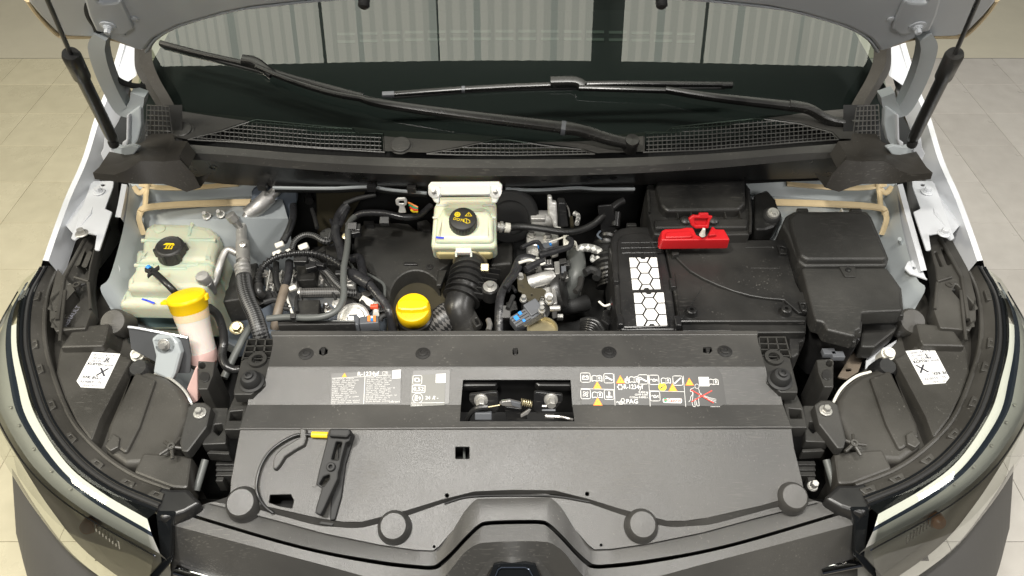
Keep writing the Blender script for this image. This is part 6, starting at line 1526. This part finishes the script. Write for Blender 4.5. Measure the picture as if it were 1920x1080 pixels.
for pts, r in (([(300, 480), (350, 455), (420, 440), (460, 500), (520, 490), (600, 480)], .0042), ([(430, 540), (520, 515), (600, 490), (650, 470), (660, 430), (630, 410)], .0058), ([(400, 580), (440, 600), (470, 590)], .0025), ([(280, 590), (360, 570), (420, 590)], .0030), ([(330, 640), (400, 600), (460, 575)], .0070), ([(500, 440), (560, 420), (600, 405)], .0018), ([(180, 770), (250, 690), (290, 620)], .0050)):
    hose('loom_branch', E2, [(x, y, .955) for x, y in pts], r, 'tape' if r > .003 else 'white_clip', 0, None, lo2, seg=8)
b = MB(); b.box(PL(P(*E2(185, 950), z=.92), (0, -.4, 1)), -.010, .010, -.012, .014, .004, .02, 'smooth_black', .002, .002); b.build('loom_plug', lo2)
b = MB(); q = PL(P(*E2(625, 430), z=.955), (0, -.3, 1)); b.box(q, -.006, .006, -.010, .014, 0, .008, 'white_clip', .002, .002); b.build('small_plug', lo2)
hose('turbo_pipe', E2, [(690, 520, .90), (700, 600, .905), (695, 680, .90), (668, 760, .88), (650, 830, .85)], .0185, 'pipe_grey', 0, 'dark grey curved turbo pipe right of the bright valve', seg=18)
hose('turbo_hose', E2, [(600, 905, .84), (680, 895, .845), (770, 880, .84)], .0170, 'rubber', 0, 'dark rubber hose end low behind the turbo pipe', seg=16)
hose('foil_hose', E2, [(700, 500, .915), (750, 480, .92), (820, 488, .92), (865, 515, .915), (850, 560, .905), (810, 560, .90)], .0085, 'foil', 0, 'crinkled foil wrapped hose between the valve and air filter', seg=12)
for k in range(6):
    a = k / 5
    if k == 0: co = hose('corrugated_hose', E2, [(735, 1010, .90), (790, 1000, .91), (850, 1020, .91), (890, 1080, .90)], .0055, 'hose_rubber', 0, 'bundle of black corrugated hose behind the front cover')
    else: hose('strand', E2, [(735, 1010 + 15 * k, .90 - .004 * k), (785 - 4 * k, 1002 + 16 * k, .91 - .004 * k), (840 - 5 * k, 1022 + 16 * k, .91 - .004 * k), (880 - 6 * k, 1085 + 10 * k, .90 - .004 * k)], .0050, 'hose_rubber', 0, None, co)
b = MB(); b.lathe(P(*E2(250, 470), z=.85), (.3, -.2, 1), [(.05, -.02), (.05, 0), (.045, .01), (0, .015)], 'rubber', 28); b.lathe(P(*E2(215, 250), y=1.20), (0, -1, .3), [(.06, -.01), (.06, .005), (.055, .012), (.04, .012), (.038, .006), (0, .006)], 'rubber', 36); b.build('brake_servo', car, 'black brake servo drum behind the reservoir')
b = MB(); b.plate(vplane(*E2(900, 300), 1.17, lean=.2), mp(E2, [(850, 180), (960, 170), (990, 330), (930, 420), (880, 400)]), .004, 'smooth_black', .001, .004); b.build('bulkhead_bracket', bulk)
b = MB(); b.tube([P(*E2(985, 230), z=.955), P(*E2(975, 330), z=.94)], .010, 'smooth_black', 12); b.build('grommet_tube', bulk)
for (x, y) in ((840, 680), (830, 550), (1290, 250)):
    pass
b = MB(); b.plate(plane(*E2(900, 960), .88), mp(E2, [(870, 1000), (890, 930), (960, 900), (975, 1000), (930, 1040)]), .04, 'smooth_black', .003, .003); b.tube([P(*E2(930, 930), z=.90), P(*E2(950, 870), z=.91), P(*E2(965, 820), z=.91)], .004, 'hose_rubber', 8); b.tube([P(*E2(955, 895), z=.91), P(*E2(975, 892), z=.91)], .003, 'print_red', 8); b.build('starter_terminal', car, 'small black terminal block with a red sleeve by the air filter')
b = MB(); c = P(*E2(840, 665), z=.88); b.lathe(c, (1, -.4, .4), [(.016, 0), (.018, .003), (.018, .010), (.014, .012)], 'smooth_black', 18); b.tube([P(*E2(820, 690), z=.885), P(*E2(858, 660), z=.89)], .003, 'alu', 6); b.build('hose_clip', co)

# ================================================================== air filter with white honeycomb panels
af = plane(1215, 520, .950, .10); b = MB()
b.plate(af, mp(R1, [(118, 470), (135, 425), (180, 395), (250, 380), (350, 384), (400, 410), (430, 450), (465, 560), (500, 720), (545, 1050), (165, 1050), (140, 760), (124, 600)]), .09, 'smooth_black', .006, .006, seg=3, taper=.004)
airf = b.build('air_filter_box', car, 'tall black air filter box with two white honeycomb panels', angle=40)
b = MB(); b.plate(af.up(.004), mp(R1, [(160, 480), (190, 440), (260, 425), (340, 428), (385, 455), (415, 540), (500, 1020), (190, 1030), (170, 700)]), .008, 'smooth_black', .003, .008); b.build('lid_panel', airf)
for (a, c) in (((185, 492), (425, 488)), ((185, 525), (435, 520)), ((190, 556), (440, 552)), ((240, 490), (262, 590)), ((300, 470), (322, 590)), ((368, 480), (392, 585))):
    b = MB(); b.tube([af.up(.004).hit(*R1(*a)), af.up(.004).hit(*R1(*c))], .0016, 'smooth_black', 6); b.build('moulded_rib', airf)
def honeycomb(q):
    TL, TR, BR, BL = [Vector(af.uv(*R1(*p))) for p in q]
    def m(u, v): return tuple((TL * (1 - u) + TR * u) * (1 - v) + (BL * (1 - u) + BR * u) * v)
    cells = []; a, c = .25, .37
    for i in range(3):
        v0, v1 = i / 3, (i + 1) / 3; vm = (v0 + v1) / 2
        cells.append([(0, v0), (a, v0), (c, vm), (a, v1), (0, v1)]); cells.append([(1, v0), (1 - a, v0), (1 - c, vm), (1 - a, v1), (1, v1)])
    for vm in (1 / 3, 2 / 3): cells.append([(c, vm - 1 / 6), (1 - c, vm - 1 / 6), (1 - a, vm), (1 - c, vm + 1 / 6), (c, vm + 1 / 6), (a, vm)])
    cells.append([(a, 0), (.42, 0), (.46, .05), (.54, .05), (.58, 0), (1 - a, 0), (1 - c, 1 / 6), (c, 1 / 6)])
    cells.append([(a, 1), (.42, 1), (.46, .95), (.54, .95), (.58, 1), (1 - a, 1), (1 - c, 5 / 6), (c, 5 / 6)])
    for cell in cells:
        w = [m(*p) for p in cell]
        if area2(w) < 0: w.reverse()
        b = MB(); b.plate(af.up(.0055), offset(w, -.0016), .003, 'filter_white', .0003, .0006, local=True); b.build('filter_cell', airf)
honeycomb([(228, 592), (412, 590), (438, 797), (250, 802)]); honeycomb([(256, 815), (455, 812), (480, 1027), (276, 1030)])
for (x, y) in ((250, 378), (150, 712), (178, 980), (510, 745), (545, 985)):
    b = MB(); b.box(plane(*R1(x, y), .955), -.010 if y < 400 else -.005, .010 if y < 400 else .005, -.005 if y < 400 else -.012, .005 if y < 400 else .012, .002, .012, 'smooth_black', .0015, .002); b.build('lid_clip', airf)
b = MB(); q = [P(*R1(120, 470), z=.90), P(*R1(95, 540), z=.90), P(*R1(100, 640), z=.89), P(*R1(125, 760), z=.87)]
b.corrugated(q, .030, 'battery_black', .014, .07, 24); b.build('air_intake_bellows', airf)

# ================================================================== battery tray, red terminal cover, box covers
b = MB(); lidp = plane(*R1(700, 220), .990, .10)
b.plate(lidp, mp(R1, [(345, 120), (960, 90), (1005, 150), (1000, 440), (560, 450), (390, 440), (350, 300)]), .10, 'battery_black', .004, .006)
b.plate(lidp.up(.020), mp(R1, [(400, 60), (970, 50), (975, 240), (935, 280), (470, 288), (435, 250), (410, 150)]), .03, 'battery_black', .006, .012, seg=3)
b.plate(lidp.up(.010), mp(R1, [(395, 340), (990, 330), (985, 395), (395, 400)]), .03, 'battery_black', .005, .006)
bat = b.build('battery_box', car, 'glossy black battery box against the bulkhead', angle=40)
for x in (590, 765):
    b = MB(); b.lathe(lidp.up(.010).hit(*R1(x, 358)), lidp.n, [(.011, -.02), (.010, .006), (.007, .009), (0, .010)], 'battery_black', 20); b.build('terminal_boss', bat)
for x in (540, 625, 840, 935):
    b = MB(); b.box(PL(lidp.up(.010).hit(*R1(x, 312)), lidp.n), -.0012, .0012, -.012, .010, .004, .012, 'battery_black', .0004, .0004); b.build('stiffening_rib', bat)
b = MB(); b.tube([lidp.up(.004).hit(*R1(985, 150)), lidp.up(.004).hit(*R1(1003, 300)), lidp.up(.002).hit(*R1(1000, 430))], .003, 'battery_black', 8); b.build('side_rail', bat); b = MB(); b.tube([lidp.up(.004).hit(*R1(355, 160)), lidp.up(.004).hit(*R1(362, 300))], .003, 'battery_black', 8); b.build('side_rail', bat)
rp = plane(*R1(600, 430), 1.000, .25); b = MB()
b.plate(rp.up(.010), mp(R1, [(440, 414), (462, 402), (560, 399), (600, 391), (640, 393), (662, 440), (705, 455), (735, 442), (762, 380), (785, 402), (838, 404), (876, 472), (438, 476)]), .025, 'red_plastic', .0025, .003, taper=.002)
b.plate(rp.up(.014), mp(R1, [(470, 420), (600, 410), (630, 415), (640, 455), (460, 460)]), .010, 'red_plastic', .003, .004)
b.plate(rp.up(.018), mp(R1, [(745, 420), (765, 392), (790, 440), (735, 446)]), .014, 'red_plastic', .002, .002)
red = b.build('terminal_cover', car, 'bright red battery terminal cover on the battery box', angle=30)
fp_ = PL(P(*R1(690, 345), y=1.085), (0, -1, .45))
b = MB(); b.plate(fp_, mp(R1, [(612, 338), (642, 316), (676, 319), (681, 304), (738, 303), (741, 319), (768, 323), (748, 352), (738, 400), (655, 402), (628, 380)]), .006, 'red_plastic', .002, .002, holes=[mp(R1, [(648, 338), (736, 338), (726, 378), (656, 378)])], hrnd=.001); b.build('cover_flap', red)
b = MB(); b.plate(fp_.up(-.008), mp(R1, [(640, 332), (742, 332), (732, 395), (650, 395)]), .002, 'red_plastic', .0005, .001); b.build('cover_recess', red)
b = MB(); b.lathe(rp.up(.022).hit(*R1(698, 440)), (0, -.1, 1), [(.006, 0), (.0045, .006), (.0028, .016), (0, .018)], 'white_clip', 14); b.build('terminal_post', red)
# two-piece tray cover
t1 = plane(*R1(800, 700), .950, .06); b = MB()
b.plate(t1.up(.003), mp(R1, [(470, 476), (1230, 470), (1250, 600), (1290, 740), (1320, 800), (1362, 802), (1392, 925), (1310, 935), (1270, 900), (1215, 852), (1100, 842), (1000, 825), (900, 798), (800, 760), (700, 715), (620, 668), (560, 612), (510, 560), (480, 520)]), .03, 'battery_black', .002, .002)
tc_ = b.build('battery_cover', car, 'flat black battery cover split by a curved seam, below the red terminal', angle=30)
b = MB(); b.plate(t1, mp(R1, [(462, 515), (540, 600), (620, 678), (700, 725), (800, 770), (1000, 835), (1210, 860), (1300, 940), (1362, 955), (1355, 990), (560, 990), (545, 960), (500, 700)]), .06, 'battery_black', .003, .002)
b.build('lower_cover', tc_)
b = MB(); b.plate(t1.up(.0015), mp(R1, [(525, 680), (560, 690), (600, 720), (700, 770), (570, 975), (555, 960)]), .003, 'battery_black', .001, .002); b.build('side_panel', tc_)
for (x, y) in ((625, 935), (1222, 930)):
    b = MB(); c = t1.hit(*R1(x, y)); b.lathe(c, (0, -.06, 1), [(.0125, 0), (.0105, .004), (.0095, .010), (.008, .0112), (.0034, .0112), (.003, .004), (0, .004)], 'battery_black', 26); b.build('screw_boss', tc_)
for a, c in (((970, 520), (1140, 518)), ((1005, 650), (1180, 652)), ((1140, 518), (1150, 524))):
    b = MB(); b.tube([t1.up(.0028).hit(*R1(*a)), t1.up(.0028).hit(*R1(*c))], .0009, 'battery_black', 5); b.build('moulded_line', tc_)
for q, z in (([(483, 480), (550, 500), (552, 560), (512, 570)], .012), ([(1170, 500), (1205, 500), (1240, 520), (1235, 560), (1190, 560)], .009), ([(1305, 858), (1360, 858), (1365, 925), (1330, 920)], .008)):
    b = MB(); b.plate(t1.up(z), mp(R1, q), .012, 'battery_black', .0015, .002, holes=[mp(R1, [((p[0] + sum(r[0] for r in q) / len(q)) / 2, (p[1] + sum(r[1] for r in q) / len(q)) / 2) for p in q])] if z < .01 else ()); b.build('snap_hook', tc_)
b = MB(); b.plate(t1.up(-.010), mp(R1, [(560, 985), (1360, 985), (1356, 1060), (560, 1064)]), .08, 'battery_black', .003, .003); b.plate(t1.up(-.004), mp(R1, [(570, 1005), (870, 1003), (890, 1050), (570, 1052)]), .01, 'battery_black', .002, .002); b.build('front_face', tc_)
# damper top with nut
b = MB(); sp = plane(*R1(1120, 310), .972, .15); b.plate(sp, mp(R1, [(1030, 180), (1110, 150), (1165, 215), (1200, 330), (1160, 390), (1100, 410), (1030, 412)]), .04, 'battery_black', .006, .008)
sm = b.build('strut_mount', car, 'black rubber strut mount with a steel nut beside the battery box')
b = MB(); c = sp.hit(*R1(1135, 322)); b.lathe(c, (0, -.35, 1), [(.019, 0), (.018, .006), (.014, .010)], 'rubber', 24); b.lathe(c, (0, -.35, 1), [(.0125, .006), (.0125, .013), (.011, .015), (.006, .015), (.0055, .019), (0, .019)], 'zinc', 24); b.build('strut_nut', sm)

# ================================================================== fuse box
f1 = plane(*R2(560, 240), .985, .08); b = MB()
b.plate(f1.up(-.010), mp(R2, [(172, 150), (200, 90), (255, 58), (765, 56), (800, 95), (922, 385), (905, 440), (330, 445), (285, 405), (215, 230)]), .10, 'black_plastic', .005, .010, seg=3, taper=.003)
b.plate(f1, mp(R2, [(228, 100), (262, 66), (755, 64), (790, 98), (912, 378), (895, 398), (345, 398), (300, 365), (240, 180)]), .014, 'black_plastic', .006, .012, seg=3, taper=.003)
fb = b.build('fuse_box', car, 'matt black fuse box with a two part lid next to the inner wing', angle=40)
f2 = plane(*R2(600, 600), .968, .07); b = MB()
low = [(310, 452), (900, 452), (950, 510), (1003, 600), (1003, 680), (1020, 757), (735, 768), (725, 880), (690, 895), (685, 938), (490, 890), (460, 835), (410, 825), (392, 780)]
b.plate(f2, mp(R2, low), .03, 'black_plastic', .004, .006, seg=3, taper=.002); b.build('lower_lid', fb)
b = MB(); b.plate(f2.up(-.024), mp(R2, [(300, 455), (905, 455), (1010, 600), (1028, 790), (740, 800), (730, 905), (700, 920), (690, 980), (480, 925), (440, 860), (395, 845), (375, 800)]), .012, 'black_plastic', .003, .006, taper=.002); b.build('lid_rim', fb)
b = MB(); b.plate(f2.up(-.040), mp(R2, [(320, 460), (900, 460), (1000, 620), (1015, 790), (735, 800), (720, 960), (480, 930), (400, 850)]), .12, 'smooth_black', .003, .006); b.build('box_body', fb)
b = MB(); b.plate(f2.up(.003), mp(R2, [(572, 446), (685, 449), (686, 517), (612, 515)]), .005, 'black_plastic', .001, .001); b.lathe(f2.up(.003).hit(*R2(634, 472)), f2.n, [(.0055, 0), (.0052, .002), (.0030, .0025), (0, .003)], 'smooth_black', 14); b.build('lid_latch', fb)
for x in (318, 592, 690):
    b = MB(); b.box(plane(*R2(x, 48), .978), -.011 if x != 592 else -.002, .011 if x != 592 else .002, -.005, .005, 0, .01, 'black_plastic' if x != 592 else 'white_clip', .0015, .002); b.build('lid_hinge', fb)
b = MB(); b.plate(plane(*R2(820, 880), .90), mp(R2, [(735, 820), (1010, 815), (960, 900), (820, 1010), (720, 1010)]), .03, 'black_plastic', .004, .006); b.build('lower_guard', fb)
for q in ([(95, 1150 - 420), (0, 0), (0, 0)],): pass
for (x, y) in ((410, 530), (500, 560)):
    b = MB(); b.box(plane(*S1(x, y), .91), -.012, .010, -.007, .007, 0, .01, 'connector_grey', .001, .001); b.build('cable_clip', fb)
b = MB(); b.plate(plane(*S1(90, 450), .915), mp(S1, [(0, 370), (170, 360), (160, 430), (110, 440), (100, 560), (40, 600), (0, 560)]), .08, 'smooth_black', .004, .004); b.build('connector_housing', fb)
# metal pieces beyond the fuse box
b = MB(); b.plate(plane(*S1(600, 660), .845), mp(S1, [(490, 790), (640, 540), (790, 500), (700, 740), (590, 810)]), .004, 'brown_sheath', .001, .003, holes=[mp(S1, [(570, 710), (630, 702), (630, 730), (575, 738)])]); b.build('bracket_plate', car, 'bare olive grey steel bracket with a slot below the fuse box')
b = MB(); b.plate(plane(*S1(850, 600), .86), mp(S1, [(785, 548), (980, 480), (1080, 420), (1130, 370), (1150, 385), (1070, 470), (940, 640), (850, 730), (768, 740)]), .004, 'white_paint', .001, .003); b.build('chassis_leg', car, 'white painted chassis panel between the fuse box and headlight')

car['label'] = 'white van front with raised bonnet showing its whole engine bay'
car['category'] = 'car'
# ================================================================== smaller fittings crowding the bay
rd = random.Random(11)
def fit(name, zf, x, y, z, w, d, h, m='smooth_black', rot=0, parent=cast, tilt=-.3, bev=.0015):
    b = MB(); u = Vector((math.cos(rot), math.sin(rot), 0)); b.box(PL(P(*zf(x, y), z=z), (0, tilt, 1), u), -w / 2, w / 2, -d / 2, d / 2, 0, h, m, bev, bev); return b.build(name, parent)
# plugs, clips and sensors among the left hand wiring
for (x, y, z, w, d, r) in ((735, 300, .955, .026, .016, 0), (745, 330, .95, .018, .012, .2), (410, 590, .945, .020, .012, .3), (455, 575, .945, .030, .008, -.2), (330, 540, .94, .026, .014, 0), (540, 350, .94, .016, .022, 0),
                         (505, 370, .938, .012, .022, .3), (830, 800, .91, .018, .014, .5), (760, 815, .905, .022, .014, -.3), (620, 640, .95, .014, .010, 0), (275, 965, .945, .010, .010, 0), (940, 915, .905, .016, .012, .2), (60, 830, .90, .030, .022, .6), (700, 870, .89, .030, .030, 0), (800, 900, .89, .018, .030, 0)):
    fit('loom_plug', E1, x, y, z, w, d, .016, rot=r)
for pts, r, m in (([(600, 420), (560, 440), (530, 420), (500, 380), (530, 340), (570, 330)], .0034, 'rubber'), ([(490, 380), (500, 340), (550, 320), (580, 340)], .0030, 'rubber'), ([(210, 745), (240, 860), (275, 955), (290, 985)], .0026, 'white_clip'),
                  ([(130, 800), (190, 900), (260, 920)], .0040, 'rubber'), ([(780, 820), (800, 870), (820, 900), (860, 930)], .0045, 'rubber'), ([(700, 560), (740, 620), (800, 640), (900, 690), (960, 740), (965, 830)], .0028, 'pipe_grey'),
                  ([(720, 690), (800, 720), (870, 760), (920, 800), (925, 850)], .0026, 'rubber'), ([(420, 170), (440, 230), (460, 310)], .0045, 'rubber'), ([(390, 60), (400, 110)], .010, 'smooth_black'), ([(60, 870), (150, 850), (240, 900)], .0055, 'rubber'),
                  ([(480, 620), (520, 700), (560, 760), (600, 850)], .0030, 'rubber'), ([(90, 590), (130, 640), (140, 720)], .0036, 'tape'), ([(560, 250), (590, 330), (560, 380)], .0040, 'tape'), ([(330, 760), (300, 860), (310, 940)], .0035, 'rubber')):
    b = MB(); b.tube([P(*E1(x, y), z=.925 if y < 500 else .905) for x, y in pts], r, m, 8); b.build('thin_pipe', cast)
# painted corner behind the left wiring
b = MB(); pl = vplane(530, 420, 1.235, lean=.25); b.plate(pl, [(470, 352), (560, 352), (548, 430), (536, 480), (500, 520), (470, 500)], .01, 'dark_paint', .006, .02); b.build('tower_corner', bulk)
b = MB(); pl = vplane(630, 420, 1.27); b.plate(pl, [(592, 352), (690, 352), (650, 420), (640, 470), (596, 480)], .01, 'bracket', .002, .01); b.build('insulation_pad', bulk)  # olive dark patch of the bulkhead behind the wiring
# metal fittings on the casting
for (x, y, z, r) in ((75, 660, .868, .008), (290, 660, .868, .007), (500, 690, .865, .007), (700, 700, .862, .008), (120, 720, .868, .006), (420, 720, .862, .006), (285, 760, .90, .007), (690, 300, .93, .006), (640, 230, .93, .005)):
    b = MB(); b.bolt(P(*E1(x, y), z=z), (0, -.25, 1), r * .8, 'steel', 1.3, .006); b.build('bolt', cast)
for k in range(5):
    fit('cooling_fin', E1, 90 + 45 * k, 700, .872, .0035, .05, .012, 'cast_alu')
# around the valve and throttle
for (x, y, z, w, d, m, r) in ((600, 575, .935, .014, .012, 'smooth_black', .2), (628, 590, .93, .012, .014, 'smooth_black', 0), (605, 635, .93, .010, .016, 'connector_grey', 0), (620, 680, .92, .008, .014, 'zinc', .3), (560, 210, .96, .018, .020, 'smooth_black', 0), (600, 215, .96, .012, .006, 'white_clip', .2),
                            (360, 630, .93, .022, .016, 'smooth_black', .2), (390, 610, .935, .016, .008, 'zinc', .3), (540, 515, .955, .014, .006, 'zinc', .35), (500, 630, .935, .02, .004, 'alu', 0), (580, 970, .88, .012, .008, 'zinc', 0), (410, 880, .925, .03, .01, 'zinc', .2), (640, 450, .955, .010, .010, 'white_clip', .4), (690, 450, .93, .006, .012, 'zinc', .5), (420, 255, .95, .03, .012, 'cast_alu', 0), (560, 300, .945, .014, .03, 'cast_alu', 0), (30, 610, .93, .014, .010, 'white_clip', .2), (75, 660, .90, .026, .022, 'smooth_black', .2), (230, 900, .90, .02, .02, 'smooth_black', .2)):
    fit('fitting', E2, x, y, z, w, d, .014, m, r, egr2)
for pts, r, m in (([(650, 430), (690, 440), (700, 490)], .0020, 'white_clip'), ([(680, 230), (710, 250), (700, 310)], .0050, 'foil'), ([(620, 160), (640, 200), (650, 260)], .0018, 'zinc'), ([(660, 260), (668, 330)], .0040, 'bracket'), ([(560, 660), (600, 700), (620, 660)], .0040, 'smooth_black'),
                  ([(240, 830), (220, 880), (200, 920)], .0045, 'rubber'), ([(200, 800), (230, 760), (260, 800)], .0035, 'tape'), ([(860, 870), (900, 900), (940, 890)], .0022, 'white_clip'), ([(870, 360), (850, 390), (880, 420)], .0022, 'dark_paint'), ([(760, 660), (800, 640), (850, 660), (840, 700)], .0080, 'rubber'),
                  ([(690, 800), (720, 760), (730, 700)], .0060, 'smooth_black'), ([(60, 1000), (70, 1040), (60, 1080)], .0050, 'steel')):
    b = MB(); b.tube([P(*E2(x, y), z=.93) for x, y in pts], r, m, 8); b.build('thin_pipe', egr2)
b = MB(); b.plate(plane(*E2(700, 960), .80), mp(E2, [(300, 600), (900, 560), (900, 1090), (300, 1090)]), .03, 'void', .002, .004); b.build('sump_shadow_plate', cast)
b = MB(); b.plate(plane(*E2(680, 820), .86), mp(E2, [(655, 830), (720, 740), (735, 760), (730, 800), (690, 840)]), .01, 'cast_alu', .002, .003); b.build('heat_shield', egr2)
